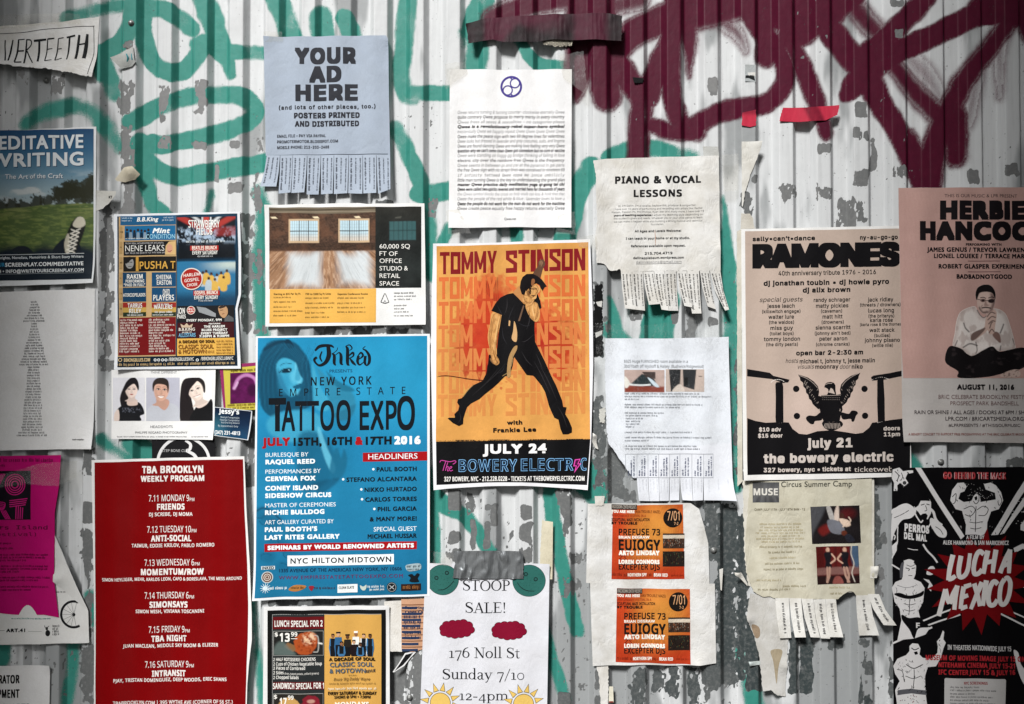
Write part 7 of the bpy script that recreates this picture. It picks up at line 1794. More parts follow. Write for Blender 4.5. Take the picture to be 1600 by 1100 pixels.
cz('open bar 2-2:30 am', 520, 1043, 72, 7.2, .065, 0, 540); cz('hosts', 437, 537, 135, 6.6, 0, .22, 540); cz('michael t, johnny t, jesse malin', 547, 1135, 135, 6.6, .045, 0, 540); cz('visuals', 533, 658, 180, 6.6, 0, .22, 540); cz('moonray', 667, 850, 180, 6.6, .045, 0, 540); cz('door', 860, 943, 180, 6.6, 0, .22, 540); cz('niko', 952, 1040, 180, 6.6, .045, 0, 540)
LW = '#c3b9b2'
for t_, a, b, yb, cp, w_ in (('$10 adv', 228, 398, 670, 6.2, .07), ('$15 door', 220, 410, 718, 6.2, .07), ('doors', 1198, 1330, 661, 6.4, .07), ('11pm', 1200, 1330, 707, 6.4, .07), ('july 21', 603, 955, 795, 14.6, .085), ('the bowery electric', 262, 1275, 910, 14.6, .085), ('327 bowery, nyc • tickets at', 262, 942, 983, 6.8, .07)):
    cz(t_, a, b, yb, cp, w_, 0, 540, LW)
cz('ticketweb', 968, 1270, 983, 8, .0, 0, 540, LW, 'b')
s.build('beige rock tribute poster with a black eagle belt buckle and heavy black headline', 'poster')
s = Sheet('paper_edge', [(1151, 362), (1158, 358)], [(1152, 760), (1160, 752)], 1.2, '#cfcbbf', 'worn', seed=82, tear=1, tear_sides='l', step=3)
s.build('narrow cream paper edge peeping out left of the beige tribute poster', 'paper scrap')

s = Sheet('festival_poster', [(1403.5, 293.6), (1660, 292)], [(1409, 690), (1520, 691), (1660, 693)], 5.0, '#b6b1ae', 'satin', sl=.0, seed=83, wave=.5, rough=1.1, left=[(1403.5, 293.6), (1408.6, 547), (1409, 690)], lift=2)
s.part('pink_panel')
s.poly([(1403.7, 293.8), (1660, 292.2), (1660, 591), (1411, 590.6), (1408.8, 547)], '#b8958d'); s.up(.5)
c = Canvas(1412, 300, 1650, 588, 3.0, '#b8958d'); c.tex(60, 60, .1, 3); c.blend(sstep(.5, .56, (c.X * .55 + c.Y) / 3.4 % 1.0) * .10, '#a9807a'); s.canvas(c); s.up(.5)
s.part()
K = '#181417'
for t_, a, b, yb, cp, w_ in (('THIS IS OUR MUSIC & LPR PRESENT', 1476, 1589.5, 308.6, 5, .0), ('HERBIE', 1469, 1601, 343, 29, .12), ('HANCOCK', 1436.5, 1636, 375.6, 29, .12), ('PERFORMING WITH', 1508.7, 1564.5, 384, 3.8, .08), ('JAMES GENUS / TREVOR LAWRENCE, JR.', 1447.6, 1631, 393.8, 7, .07), ('LIONEL LOUEKE / TERRACE MARTIN', 1459, 1616, 403.6, 7, .07), ('ROBERT GLASPER EXPERIMENT', 1466.7, 1606, 419.8, 7, .07), ('BADBADNOTGOOD', 1494, 1581.4, 435.8, 7, .08)):
    s.text(t_, a, b, yb, cp, K, 'b', w_, sl=.004, sp=-.02 if cp > 20 else 0)
s.rect(1512, 407.4, 1562, 408.6, '#6b4a4a'); s.rect(1512, 424.2, 1563, 425.4, '#6b4a4a')
def zh(pts): return [(x_ / 2.618 + 1380, y_ / 2.618 + 280) for x_, y_ in pts]
s.part('seated_figure')
def zh(pts): return [(x_ / 5.325 + 1480, y_ / 5.325 + 430) for x_, y_ in pts]
SHIRT = zh([(45, 595), (60, 480), (80, 360), (120, 295), (225, 258), (258, 300), (300, 352), (350, 300), (400, 278), (482, 320), (530, 440), (562, 560), (560, 615), (440, 630), (330, 640), (200, 690), (130, 625)])
PANTS = zh([(-10, 640), (10, 600), (40, 588), (110, 608), (160, 650), (215, 668), (300, 620), (372, 590), (430, 636), (545, 612), (640, 604), (706, 650), (690, 724), (600, 785), (450, 820), (300, 850), (90, 852), (84, 800), (0, 744), (-20, 700)])
HEAD = zh([(250, 190), (240, 150), (256, 100), (310, 78), (362, 90), (392, 140), (398, 190), (392, 235), (372, 290), (340, 316), (300, 322), (266, 292), (250, 240)])
FOOT = zh([(440, 826), (520, 790), (590, 784), (606, 830), (560, 852), (450, 848)])
for pl, cc in ((SHIRT, '#d9cfca'), (PANTS, K), (HEAD, '#c3aaa0'), (FOOT, '#c4aca2')):
    s.poly(pl, cc, sm=True); s.up(.3)
c = Canvas(1476, 442, 1616, 594, .55, '#d9cfca'); bd = '#2c2224'
def ins(pl): return 1 - sstep(-.6, -.2, poly_sd(c.X, c.Y, smooth(pl, 5, True)))
m = ins(SHIRT); d = poly_sd(c.X, c.Y, smooth(SHIRT, 5, True)); c.blend(m, '#dcd3ce'); c.blend(m * sstep(-9, -1, d) * .5, '#a9938d'); c.blend(m * sstep(.5, .68, fbm(c.X / 9, c.Y / 16, 5, 4)) * .55, '#a8958f'); 
for p, w_ in (([(135, 400), (150, 440), (180, 470)], 2.2), ([(465, 410), (450, 450), (436, 480)], 2.2), ([(252, 290), (275, 330), (302, 352), (330, 330)], 2), ([(80, 545), (60, 590)], 1.6), ([(545, 530), (562, 580)], 1.6), ([(130, 600), (190, 570), (250, 585)], 2.2), ([(240, 560), (250, 620), (240, 650)], 1.6), ([(440, 590), (432, 640)], 2)):
    c.line(zh(p), w_, bd, soft=1, a=.75)
SK = '#c3a79c'
c.poly(zh([(195, 520), (215, 480), (300, 440), (322, 400), (330, 460), (260, 520), (215, 545)]), SK); c.poly(zh([(195, 525), (212, 482), (298, 442), (322, 430), (300, 470), (240, 530), (205, 545)]), '#453534', soft=1, a=.8)
c.poly(zh([(372, 500), (395, 470), (430, 490), (442, 556), (420, 556)]), '#7d625b', soft=1)
c.poly(zh([(320, 350), (345, 295), (380, 282), (405, 310), (402, 370), (392, 430), (385, 480), (350, 492), (335, 460), (312, 430)]), SK)
for p in ([(330, 345), (360, 310), (392, 318)], [(335, 372), (365, 345), (395, 352)], [(342, 405), (368, 380), (392, 384)], [(350, 440), (362, 400), (372, 390)], [(345, 480), (365, 450), (384, 470)]):
    c.line(zh(p), 1.5, bd, soft=.8, a=.85)
m = ins(HEAD); c.blend(m, '#c6ada3'); c.poly(zh([(355, 150), (392, 170), (396, 230), (374, 290), (345, 305), (366, 240), (360, 200)]), '#6d5450', soft=2.5, a=.85); c.poly(zh([(262, 280), (300, 322), (342, 312), (330, 296), (296, 300), (272, 262)]), '#4e3c3a', soft=2, a=.8)
c.poly(zh([(240, 200), (236, 150), (255, 100), (310, 76), (362, 88), (394, 140), (397, 200), (386, 180), (366, 148), (320, 138), (276, 146), (260, 170), (250, 205)]), '#161213')
c.line(zh([(250, 200), (290, 206), (330, 212), (390, 204)]), 1, bd, soft=.5); c.ell(*zh([(298, 210)])[0], 4.2, 2.6, '#6b5450'); c.ell(*zh([(298, 210)])[0], 1.7, 1.4, '#191314'); c.ell(*zh([(362, 215)])[0], 4.8, 3.2, '#2b2021'); c.line(zh([(278, 188), (300, 184), (318, 192)]), 1.3, bd, soft=.5); c.line(zh([(342, 190), (366, 182), (384, 188)]), 1.3, bd, soft=.5)
c.poly(zh([(318, 212), (330, 240), (346, 250), (326, 258), (306, 250)]), '#8e736b', soft=1.2, a=.8); c.line(zh([(290, 272), (320, 268), (356, 274)]), 1.8, bd, soft=.7); c.line(zh([(284, 262), (292, 250)]), 1, '#6b5450', a=.7)
m = ins(PANTS); c.blend(m, '#151214'); c.blend(m * sstep(.62, .76, fbm(c.X / 10, c.Y / 7, 15, 4)) * .5, '#3a3234')
m = ins(FOOT); c.blend(m, '#c4aca2'); c.blend(m * sstep(.5, .7, fbm(c.X / 4, c.Y / 3, 25, 3)) * .7, '#5a4643')
s.canvas(c, mask=True)
s.up()
for t_, a, b, yb, cp, w_, cc in (('AUGUST 11, 2016', 1494, 1584.4, 608.6, 7.8, .075, K), ('BRIC CELEBRATE BROOKLYN! FESTIVAL', 1466, 1612, 623, 6, .0, '#77605f'), ('PROSPECT PARK BANDSHELL', 1484, 1591, 633, 6, .0, '#77605f'), ('RAIN OR SHINE / ALL AGES / DOORS AT 6PM / SHOW AT 7PM', 1427.7, 1642, 647, 5.8, .01, '#3c3436'), ('LPR.COM / BRICARTSMEDIA.ORG', 1476.6, 1598, 657, 5.8, .01, '#3c3436'), ('#LPRPRESENTS / #THISISOURMUSIC', 1481, 1593, 666.6, 4.6, .01, '#4c4446'), ('A BENEFIT CONCERT TO SUPPORT FREE PROGRAMMING AT THE BRIC CELEBRATE BROOKLYN! FESTIVAL', 1417, 1630, 680, 3.4, .02, '#8a5550')):
    s.text(t_, a, b, yb, cp, cc, 'b', w_, sl=.003)
s.build('dusty pink jazz poster with a man in a white shirt sitting cross-legged', 'poster')

s = Sheet('film_poster', [(1393, 731), (1660, 729)], [(1396, 1125), (1660, 1125)], 6.2, '#0d0c0e', 'gloss', sl=.02, seed=84, wave=.4, rough=.8)
def zl(pts): return [(x_ / 2.75 + 1380, y_ / 2.75 + 700) for x_, y_ in pts]
WH, BK, RD = '#d2d0d0', '#0d0c0e', '#6c0d12'
s.poly(zl([(136, 84), (160, 84), (348, 378), (332, 392)]), WH); s.poly(zl([(612, 130), (640, 130), (492, 372), (462, 374)]), WH); s.poly(zl([(612, 200), (612, 240), (520, 366), (500, 372)]), WH)
for a, b, w_ in (((35, 500), (110, 545), 6), ((170, 742), (300, 690), 7), ((150, 775), (330, 715), 7), ((40, 838), (210, 770), 8), ((480, 700), (620, 770), 7), ((520, 690), (640, 742), 6)):
    s.line([(*zl([a])[0], w_ / 2.75), (*zl([b])[0], w_ / 2.75)], 1, WH, sm=False)
s.up(.6)
# strongman, arms raised
s.part('wrestler_drawing')
s.poly(zl([(352, 372), (355, 330), (338, 270), (310, 262), (288, 225), (296, 180), (318, 150), (345, 148), (358, 165), (348, 186), (330, 192), (322, 218), (345, 232), (380, 228), (392, 200), (402, 192), (415, 205), (420, 232), (452, 226), (482, 220), (478, 192), (440, 178), (432, 155), (460, 148), (482, 160), (505, 190), (514, 225), (495, 262), (462, 272), (446, 320), (444, 368), (420, 376), (400, 372)]), WH)
s.up(.4)
for p in ([(388, 205), (400, 196), (412, 205), (410, 230), (398, 240), (388, 228)], [(345, 262), (380, 250), (396, 268), (376, 292), (350, 286)], [(404, 266), (430, 250), (450, 262), (438, 288), (410, 290)], [(296, 210), (312, 196), (308, 232), (298, 240)], [(498, 200), (508, 226), (496, 246), (490, 228)]):
    s.line([(x_, y_, 1.1) for x_, y_ in zl(p)], 1, BK)
s.line(zl([(400, 250), (398, 300), (396, 360)]), 1.2, BK); s.line(zl([(370, 318), (398, 322), (426, 316)]), 1, BK); s.line(zl([(374, 344), (398, 348), (422, 342)]), 1, BK); s.poly(zl([(392, 212), (404, 206), (406, 220), (396, 226)]), BK)
for k in range(40):
    r0 = random.Random(k); s.ell(*zl([(r0.uniform(352, 470), r0.uniform(145, 230))])[0], .5, .5, WH, 6)
# wrestler in a lettered shirt
s.part('wrestler_drawing')
s.poly(zl([(130, 235), (132, 205), (150, 195), (188, 205), (205, 232), (205, 280), (190, 306), (168, 302), (148, 272), (134, 262)]), WH); s.poly(zl([(35, 310), (48, 262), (100, 238), (140, 268), (120, 300), (80, 312), (50, 360), (35, 400)]), WH, sm=True)
s.poly(zl([(205, 300), (240, 320), (272, 356), (268, 384), (238, 380), (214, 350), (200, 322)]), WH, sm=True); s.poly(zl([(36, 420), (60, 400), (58, 440), (40, 470)]), WH)
s.up(.4)
s.poly(zl([(124, 240), (130, 205), (155, 192), (190, 202), (200, 228), (182, 226), (160, 226), (150, 246), (138, 256)]), BK); s.line([(x_, y_, 1.3) for x_, y_ in zl([(160, 245), (176, 240)])], 1, BK); s.line([(x_, y_, 1.3) for x_, y_ in zl([(184, 240), (198, 244)])], 1, BK); s.line([(x_, y_, 1) for x_, y_ in zl([(180, 246), (186, 266), (176, 270)])], 1, BK); s.poly(zl([(166, 282), (182, 280), (190, 290), (184, 306), (168, 302), (158, 290)]), BK)
s.line(zl([(46, 300), (80, 286), (110, 268)]), 1, BK); s.line(zl([(225, 338), (246, 352), (258, 372)]), 1, BK); s.up(.4)
s.text('PERROS', *[zl([(a, 0)])[0][0] for a in (92, 196)], zl([(0, 362)])[0][1], 12, WH, 'n', .09, sl=.1); s.text('DEL MAL', *[zl([(a, 0)])[0][0] for a in (90, 186)], zl([(0, 396)])[0][1], 10.5, WH, 'n', .09, sl=.12)
def zp(pts): return [(x_ / 5.84 + 1390, y_ / 5.84 + 725) for x_, y_ in pts]
s.poly(zp([(15, 420), (40, 404), (90, 388), (150, 385), (212, 392), (216, 425), (150, 412), (92, 420), (50, 436), (18, 452)]), WH, sm=True)
for p, w_ in (([(75, 570), (72, 640), (70, 720), (40, 790), (20, 860)], 1.3), ([(372, 540), (350, 580), (325, 620)], 1.5), ([(300, 730), (340, 790), (400, 850), (436, 900)], 2.2), ([(80, 560), (78, 520), (92, 470)], .8), ([(165, 770), (210, 780), (255, 782)], .8), ([(140, 440), (150, 490)], .8), ([(30, 540), (40, 600), (20, 640)], 1.4), ([(28, 640), (50, 660), (40, 690)], 1.4), ([(230, 450), (250, 490), (280, 530), (300, 510)], 1.6), ([(365, 405), (400, 440), (415, 490), (440, 530), (480, 560)], 3.2), ([(390, 580), (430, 600), (450, 640)], 2.6), ([(130, 890), (180, 876), (220, 890)], 2.0)):
    s.line([(a, b, w_ * 1.3) for a, b in zp(p)], 1, WH)
s.up(.4)
# tumbling figure
s.part('wrestler_drawing')
s.poly(zl([(40, 92), (70, 84), (86, 100), (108, 96), (128, 96), (128, 106), (104, 112), (96, 130), (108, 150), (92, 164), (72, 150), (60, 160), (62, 184), (44, 184), (46, 150), (36, 130)]), WH); s.up(.3); s.line(zl([(50, 100), (66, 118), (60, 140)]), 1.2, BK); s.ell(*zl([(92, 150)])[0], 3, 3, '#3c3c3e', 14); s.line(zl([(78, 106), (84, 124), (76, 140)]), 1, BK)
# masked man, bare chest
s.part('wrestler_drawing')
s.poly(zl([(36, 600), (52, 575), (80, 565), (84, 548), (76, 520), (82, 495), (100, 482), (124, 484), (140, 505), (138, 540), (130, 562), (160, 575), (176, 600), (170, 660), (150, 700), (160, 740), (200, 772), (180, 800), (130, 818), (60, 826), (78, 740), (70, 690), (48, 660)]), WH)
s.up(.4)
s.poly(zl([(46, 628), (70, 622), (110, 634), (150, 624), (172, 612), (166, 634), (120, 648), (80, 644)]), BK, sm=True); s.poly(zl([(80, 716), (110, 730), (150, 726), (170, 742), (196, 768), (150, 775), (132, 818), (112, 780), (82, 740)]), BK, sm=True)
s.poly(zl([(72, 560), (70, 520), (78, 494), (90, 488), (86, 520), (84, 556)]), '#55555a'); s.line([(x_, y_, 1.2) for x_, y_ in zl([(96, 515), (112, 520), (108, 528)])], 1, BK); s.line([(x_, y_, 1.2) for x_, y_ in zl([(122, 518), (136, 514)])], 1, BK); s.line([(x_, y_, .9) for x_, y_ in zl([(100, 502), (118, 508), (136, 500)])], 1, '#3a3a3c'); s.line([(x_, y_, .9) for x_, y_ in zl([(108, 548), (124, 548)])], 1, BK)
s.line(zl([(112, 650), (112, 690), (110, 716)]), 1, BK); s.line(zl([(88, 668), (112, 674), (138, 668)]), .9, BK); s.line(zl([(90, 694), (112, 700), (136, 694)]), .9, BK); s.line(zl([(60, 590), (100, 600), (140, 590)]), .8, '#77777a'); s.up(.3); s.text('F', *[zl([(a, 0)])[0][0] for a in (140, 156)], zl([(0, 772)])[0][1], 8, WH, 'n', .07)
s.poly(zl([(195, 512), (215, 508), (224, 530), (206, 545), (184, 540)]), WH, sm=True); s.poly(zl([(170, 560), (195, 566), (212, 590), (204, 616), (190, 600), (196, 582)]), WH)
# lower masked wrestler, pointing
s.part('wrestler_drawing')
s.poly(zl([(42, 935), (60, 905), (98, 890), (112, 872), (112, 850), (124, 838), (148, 840), (158, 860), (154, 886), (168, 900), (205, 905), (232, 880), (234, 852), (230, 830), (244, 815), (256, 784), (262, 790), (258, 822), (268, 836), (258, 860), (248, 900), (226, 938), (190, 940), (178, 980), (180, 1050), (188, 1110), (60, 1110), (50, 1040), (70, 1000), (50, 970)]), WH)
s.up(.4)
s.line(zl([(120, 858), (134, 866), (152, 858)]), 1.4, BK); s.poly(zl([(130, 876), (144, 872), (148, 884), (136, 888)]), BK); s.line(zl([(98, 930), (130, 946), (166, 930)]), 1.4, BK); s.line(zl([(132, 950), (132, 990), (128, 1030)]), 1, BK); s.line(zl([(96, 980), (128, 990), (160, 978)]), 1, BK); s.poly(zl([(62, 1040), (120, 1034), (182, 1040), (186, 1060), (120, 1054), (60, 1062)]), '#55555a'); s.line(zl([(58, 950), (82, 960), (90, 1000)]), 1, BK)
for k in range(30):
    r0 = random.Random(k + 9); s.ell(*zl([(r0.uniform(60, 186), r0.uniform(1040, 1104))])[0], .9, .7, ('#8a8a8c', BK, '#6a1216')[k % 3], 6)
# right edge figures
s.part('wrestler_drawing')
s.poly(zl([(640, 260), (612, 300), (590, 330), (590, 352), (612, 360), (640, 350)]), WH); s.part('limb_drawing'); s.poly(zl([(560, 430), (600, 410), (640, 440), (640, 460), (600, 432), (566, 452)]), WH); s.part('limb_drawing'); s.poly(zl([(560, 870), (580, 880), (592, 930), (640, 1000), (640, 1060), (596, 1000), (572, 930)]), WH, sm=True); s.part('limb_drawing'); s.poly(zl([(560, 590), (590, 570), (640, 585), (640, 610), (596, 598), (566, 606)]), WH)
s.part('wrestler_drawing')
for k in range(26):
    r0 = random.Random(k + 70); s.ell(*zl([(r0.uniform(550, 610), r0.uniform(215, 330))])[0], .9, .6, WH, 6)
s.up(.4)
for q, (x0_, y0_, x1_, y1_, n_) in enumerate(((296, 160, 510, 365, 46), (50, 580, 172, 720, 34), (62, 905, 190, 1040, 40), (44, 90, 110, 180, 16), (236, 800, 262, 900, 10))):
    r0 = random.Random(q + 5); s.part('ink_hatching')
    for k in range(n_):
        x_, y_ = r0.uniform(x0_, x1_), r0.uniform(y0_, y1_); L_ = r0.uniform(5, 17); a = r0.uniform(.7, 2.4)
        p = zl([(x_, y_), (x_ + L_ * math.cos(a) * .5 + 2, y_ + L_ * math.sin(a) * .5), (x_ + L_ * math.cos(a), y_ + L_ * math.sin(a))])
        s.line([(p[0][0], p[0][1], .2), (p[1][0], p[1][1], r0.uniform(.5, 1.4)), (p[2][0], p[2][1], .2)], 1, BK if k % 4 else '#8d8c8d')
s.up(.3)
# red burst and title
s.part('red_starburst')
st = []
for k in range(34):
    a = 2 * math.pi * k / 34 + .05; r0 = random.Random(k * 3)
    r_ = (r0.uniform(215, 262) if k % 2 == 0 else r0.uniform(150, 175))
    st.append((412 + r_ * math.cos(a) * .95, 575 + r_ * math.sin(a) * .92))
s.poly(zl(st), RD); s.up(.6)
def brush(strokes, w_):
    for p in strokes:
        s.line([(*zl([(x_, y_)])[0], w_ * (1.0 if i == 0 else .95 if i < len(p) - 1 else .8) / 2.75) for i, (x_, y_) in enumerate(p)], 1, '#d6d2d0'); s.layer += .01
brush([[(298, 458), (284, 520), (278, 568)], [(278, 562), (292, 560), (308, 548)], [(332, 462), (322, 520), (326, 552), (346, 548), (362, 520), (372, 452)], [(432, 456), (414, 444), (398, 466), (388, 512), (392, 540), (410, 538), (424, 520)], [(448, 440), (438, 490), (430, 540)], [(482, 436), (474, 486), (468, 536)], [(438, 492), (474, 484)], [(500, 536), (522, 480), (544, 436)], [(544, 436), (542, 490), (540, 538)], [(512, 506), (542, 496)]], 21)
brush([[(238, 722), (254, 660), (266, 606)], [(266, 606), (276, 650), (284, 668)], [(284, 668), (300, 624), (316, 590)], [(316, 590), (308, 640), (304, 694)], [(344, 594), (336, 640), (330, 690)], [(346, 596), (378, 586)], [(338, 640), (364, 632)], [(330, 688), (360, 680)], [(390, 582), (404, 628), (416, 680)], [(424, 576), (400, 634), (376, 692)], [(442, 568), (434, 620), (428, 678)], [(490, 584), (474, 572), (458, 596), (450, 640), (456, 672), (474, 672), (488, 650)], [(520, 562), (504, 590), (498, 640), (506, 670), (524, 666), (540, 630), (546, 580), (534, 558), (520, 562)]], 21)
s.part(); s.up(.4)
def tl(t_, a, b, yb, cp, col, w_=.05, sl=.02):
    s.text(t_, zl([(a, 0)])[0][0], zl([(b, 0)])[0][0], zl([(0, yb)])[0][1], cp, col, 'n', w_, sl=sl)
tl('GO BEHIND THE MASK', 258, 526, 133, 10.5, '#a83a3e', .1, .005); s.up(.4); tl('GO BEHIND THE MASK', 259, 525, 132, 9.6, '#e0cfcf', .02, .005)
tl('A FILM BY', 355, 433, 391, 6, '#cfcdcd', .05, .0); tl('ALEX HAMMOND & IAN MARKIEWICZ', 257, 538, 415, 6.4, '#cfcdcd', .05, .005); tl('IN THEATERS NATIONWIDE JULY 15', 275, 549, 869, 7.6, '#c2c0c0', .05, .03)
tl('MUSEUM OF MOVING IMAGE JULY 15 ONLY', 180, 634, 914, 8, '#a52a30', .07, .02); tl('NITEHAWK CINEMA JULY 15-21', 237, 566, 944, 7.8, '#a52a30', .07, .02); tl('IFC CENTER JULY 15 & JULY 16', 237, 567, 974, 7.8, '#a52a30', .07, .005)
s.part('screening_box')
s.poly(zl([(263, 992), (268, 988), (522, 992), (527, 998), (524, 1115), (262, 1115)]), '#b9b7b6'); s.up(.5)
tl('NYC SCREENINGS', 345, 447, 1016, 4.4, '#8a1a20', .05, .01)
for k in range(6):
    a, b = zl([(286, 1028 + k * 14)])[0]; s.greek(a, a + (46, 72, 38, 66, 60, 70)[k], b + 1, 2.3, '#4a4a4c', k)
s.build('black film poster with white wrestlers and a red starburst title', 'poster')

# ================================================================== scraps, film and tape left on the wall
s = Sheet('paper_scrap', [(1158.5, 221.5), (1175, 221), (1190.5, 221)], [(1159, 322), (1160.5, 323)], 2.4, '#d6d5d0', 'worn', seed=91, right=[(1190.5, 221), (1186, 240), (1180, 256), (1172, 275), (1164, 300), (1160.5, 323)], tear=1.2, tear_sides='r', curls=[(1190, 222, 26, 6)])
s.build('triangular torn white paper scrap hanging above the beige tribute poster', 'paper scrap')
s = Sheet('paper_scrap', [(1158, 333), (1172, 334), (1180, 345)], [(1157, 358), (1181, 357)], 1.4, '#c8c4bb', 'worn', seed=92, tear=1.5, tear_sides='tr')
s.build('small crumpled paper lump at the upper left corner of the beige poster', 'paper scrap')
s = Sheet('paper_scrap', [(180, 280), (195, 262), (208, 260), (219, 272)], [(183, 283), (196, 285), (212, 281), (219, 273)], 3.0, '#bdb6a4', 'worn', seed=93, curls=[(205, 270, 22, 14)], step=2)
s.build('curled beige paper remnant sticking out of the wall above the club poster', 'paper scrap')
s = Sheet('paper_scrap', [(172, 90), (190, 84), (208, 72), (210, 95)], [(174, 92), (190, 108), (206, 104), (212, 96)], 2.4, '#b3b6b4', 'worn', seed=94, curls=[(198, 92, 20, 9)], step=2)
s.line([(199, 85, 1.4), (202, 92, 2), (200, 98, 1)], 1.4, '#3f8b95'); s.line([(206, 84, 1), (207, 94, 1.6)], 1.2, '#3f8b95'); s.line([(192, 70, 1), (200, 74, 1.4), (204, 82, 1)], 1, '#8b8a84')
s.build('crumpled pale remnant with blue ink marks among the teal loops', 'paper scrap')
s = Sheet('paper_scrap', [(149, 297), (182, 299)], [(149, 330), (160, 326), (172, 316), (181, 305)], 1.6, '#c4c4c0', 'worn', seed=95, tear=1.6, tear_sides='b', step=2.5)
s.text('KT', 170, 176, 310, 4, '#2a2a2c', 'n', .06)
s.build('torn white corner with two printed letters right of the sneaker poster', 'paper scrap')
s = Sheet('paper_scrap', [(847, 811), (850, 814), (864, 815)], [(842, 905), (863, 905)], 2.0, '#cfc8b2', 'worn', seed=96, tear=1, tear_sides='tl', step=2.5)
s.build('yellowed upright paper strip beside the top of the stoop sale notice', 'paper scrap')
s = Sheet('paper_scrap', [(929, 775), (945, 775)], [(930, 790), (943, 790)], 3.0, '#dedcd8', 'worn', seed=97, tear=1.6, step=2); s.build('white paper stub on the top edge of the upper orange festival sheet', 'paper scrap')
s = Sheet('paper_scrap', [(932, 1040), (951, 1040)], [(940, 1120), (950, 1120)], 1.6, '#d8d6d2', 'worn', seed=98, tear=2, tear_sides='lr', step=2.5, left=[(932, 1040), (936, 1060), (937, 1080), (940, 1120)]); s.build('long white torn strip below the lower orange festival sheet', 'paper scrap')
s = Sheet('paper_scrap', [(952, 1073), (958, 1073)], [(951, 1098), (959, 1098)], 1.4, '#d9d5c4', 'worn', seed=99, tear=1, step=2); s.poly([(951.5, 1096), (958.5, 1096), (958.5, 1098), (951.2, 1098)], '#8a2a22'); s.build('tiny cream paper stub with a dark red end near the bottom edge', 'paper scrap')
s = Sheet('paper_scrap', [(1147, 894), (1158, 894), (1168, 912)], [(1148, 898), (1156, 903), (1168, 916)], 3.4, '#d6d4ce', 'worn', seed=100, curls=[(1152, 896, 12, 6)], step=1.8); s.build('white curl of torn paper left of the yellowed camp notice', 'paper scrap')
s = Sheet('paper_scrap', [(1169, 1033), (1188, 1033)], [(1171, 1040), (1188, 1039)], 3.0, '#b9c2c0', 'worn', seed=101, curls=[(1172, 1036, 14, 5)], step=1.8); s.build('rolled pale scrap on dark bare steel low beside the paper residue', 'paper scrap')
s = Sheet('paper_scrap', [(926, 676), (932, 680)], [(930, 700), (935, 702)], 2.6, '#d9d8d4', 'worn', seed=102, curls=[(928, 680, 14, 7)], tear=1, step=1.8, left=[(926, 676), (925, 690), (930, 700)], right=[(932, 680), (932, 692), (935, 702)]); s.build('white torn flake right of the orange concert poster', 'paper scrap')
s = Sheet('paper_scrap', [(936, 640), (946, 636)], [(937, 660), (945, 662)], 1.8, '#d2d1cc', 'worn', seed=103, tear=2.4, tear_sides='lrb', step=1.8); s.build('small ragged white chip beside the room-to-rent sheet', 'paper scrap')
s = Sheet('paper_scrap', [(1124, 890), (1130, 888)], [(1126, 922), (1128, 923)], 1.6, '#cfcdc8', 'worn', seed=104, tear=1, step=1.8); s.build('thin white sliver of paper right of the orange festival sheets', 'paper scrap')
s = Sheet('paper_scrap', [(1360, 885), (1372, 884)], [(1360, 904), (1370, 903)], 4.6, '#d9d7d0', 'worn', seed=105, curls=[(1368, 890, 14, 5)], step=2); s.build('small white tab of paper stuck on the right edge of the camp notice', 'paper scrap')

s = Sheet('paper_scrap', [(1164, 101), (1181, 101)], [(1164, 127), (1181, 128)], 1.0, '#a9aeb0', 'worn', seed=106, step=2)
s.poly([(1165, 118), (1178, 117), (1180, 126), (1170, 122), (1164.5, 122)], '#1d2021'); s.poly([(1168, 113.5), (1180, 112.5), (1180.5, 118.5), (1169, 118)], '#d5d4d0')
s.build('tiny grey label with a black slit between maroon strokes', 'paper scrap')
s = Sheet('paper_scrap', [(988, 121), (1006, 122)], [(991, 130), (1004, 129)], 2.0, '#17191a', 'worn', seed=107, tear=1.5, tear_sides='b', step=2)
s.build('small black torn remnant left of the drooping maroon stroke', 'paper scrap')
s = Sheet('paper_scrap', [(929, 446), (941, 444)], [(927, 556), (942, 554)], .8, '#101112', 'worn', seed=108, tear=3, tear_sides='tblr', step=2)
s.poly([(931, 472), (941, 470), (940, 480), (934, 478)], '#cfcfcc'); s.poly([(930, 520), (941, 516), (941, 522), (931, 528)], '#c9c9c6')
s.build('glossy black torn strip between the orange poster and the piano flyer', 'paper scrap')
s = Sheet('paper_scrap', [(1098, 229), (1122, 229)], [(1099, 246), (1124, 246)], .9, '#b9bab7', 'worn', seed=109, step=2)
s.build('pale paper remnant above the upper right of the piano flyer', 'paper scrap')


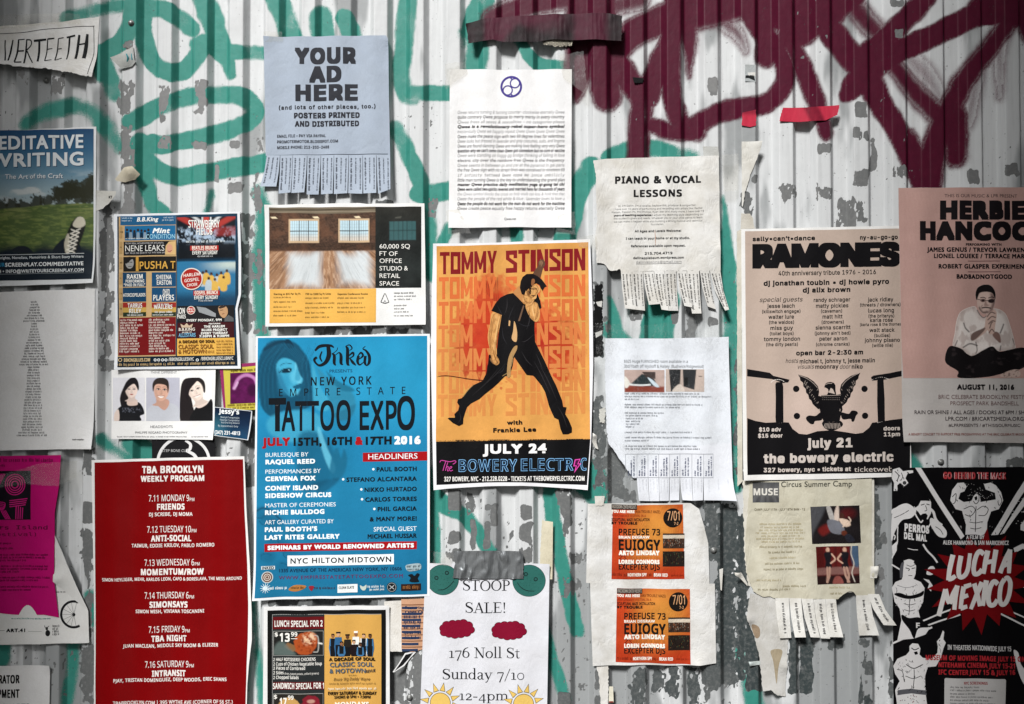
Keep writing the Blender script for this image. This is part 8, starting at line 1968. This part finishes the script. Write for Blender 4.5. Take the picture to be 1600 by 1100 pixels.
def film(name, mat, top, bottom, lvl, label, cat, seed, amp=2.0, left=None, right=None):
    t = Sheet(name, top, bottom, lvl, '#ffffff', mat, seed=seed, rough=.6, wave=.5, tear=2, tear_sides='tblr', step=2.4, left=left, right=right)
    h0 = t.h
    t.h = lambda x, y: h0(x, y) + amp * MM * (np.abs(fbm(x / 16, y / 9, seed, 4) - .5) * 2 + .4 * fbm(x / 4, y / 4, seed + 2, 2))
    return t.build(label, cat)
film('plastic_film', 'film', [(930, 505), (1010, 508), (1080, 500), (1160, 508)], [(940, 800 - 10), (1040, 700), (1150, 690)], 4.6, 'crinkled clear plastic film over the room-to-rent sheet', 'plastic film', 111, 1.8, left=[(930, 505), (934, 600), (940, 790)], right=[(1160, 508), (1156, 600), (1150, 690)])
film('clear_tape', 'tape', [(0, 24), (110, 20), (126, 24)], [(0, 46), (100, 36), (126, 38)], 4.0, 'wide clear tape above the hand-lettered paper strip', 'tape', 112)
film('clear_tape', 'tape', [(1, 742), (60, 725), (122, 720)], [(1, 762), (40, 756), (90, 760), (120, 745)], 6.6, 'shiny clear tape across the magenta flyer', 'tape', 113, 1.2)
film('clear_tape', 'tape', [(695, 100), (728, 96)], [(697, 140), (730, 112)], 5.0, 'clear tape on the upper left corner of the symbol sheet', 'tape', 114, .8)
film('clear_tape', 'tape', [(872, 86), (912, 80)], [(880, 122), (918, 150)], 5.0, 'wrinkled clear tape on the upper right corner of the symbol sheet', 'tape', 115, 2.2)
film('clear_tape', 'tape', [(697, 330), (716, 326)], [(700, 366), (736, 364)], 5.0, 'clear tape on the lower left corner of the symbol sheet', 'tape', 116, 1)
film('clear_tape', 'tape', [(872, 338), (898, 330)], [(868, 366), (900, 366)], 5.0, 'clear tape on the lower right corner of the symbol sheet', 'tape', 117, 1)
film('clear_tape', 'tape', [(1128, 242), (1154, 240)], [(1130, 300), (1152, 298)], 3.0, 'clear tape right of the piano lessons flyer', 'tape', 118, .8)
film('clear_tape', 'tape', [(900, 372), (930, 366)], [(905, 386), (934, 388)], 6.0, 'clear tape over the upper right corner of the orange concert poster', 'tape', 119, .8)
film('clear_tape', 'tape', [(678, 862), (704, 864)], [(676, 882), (706, 884)], 5.4, 'crinkled clear tape left of the grey duct tape', 'tape', 120, 2)
film('clear_tape', 'tape', [(412, 50), (440, 49)], [(413, 66), (442, 64)], 4.6, 'clear tape on the upper left corner of the pale blue flyer', 'tape', 121, .6)
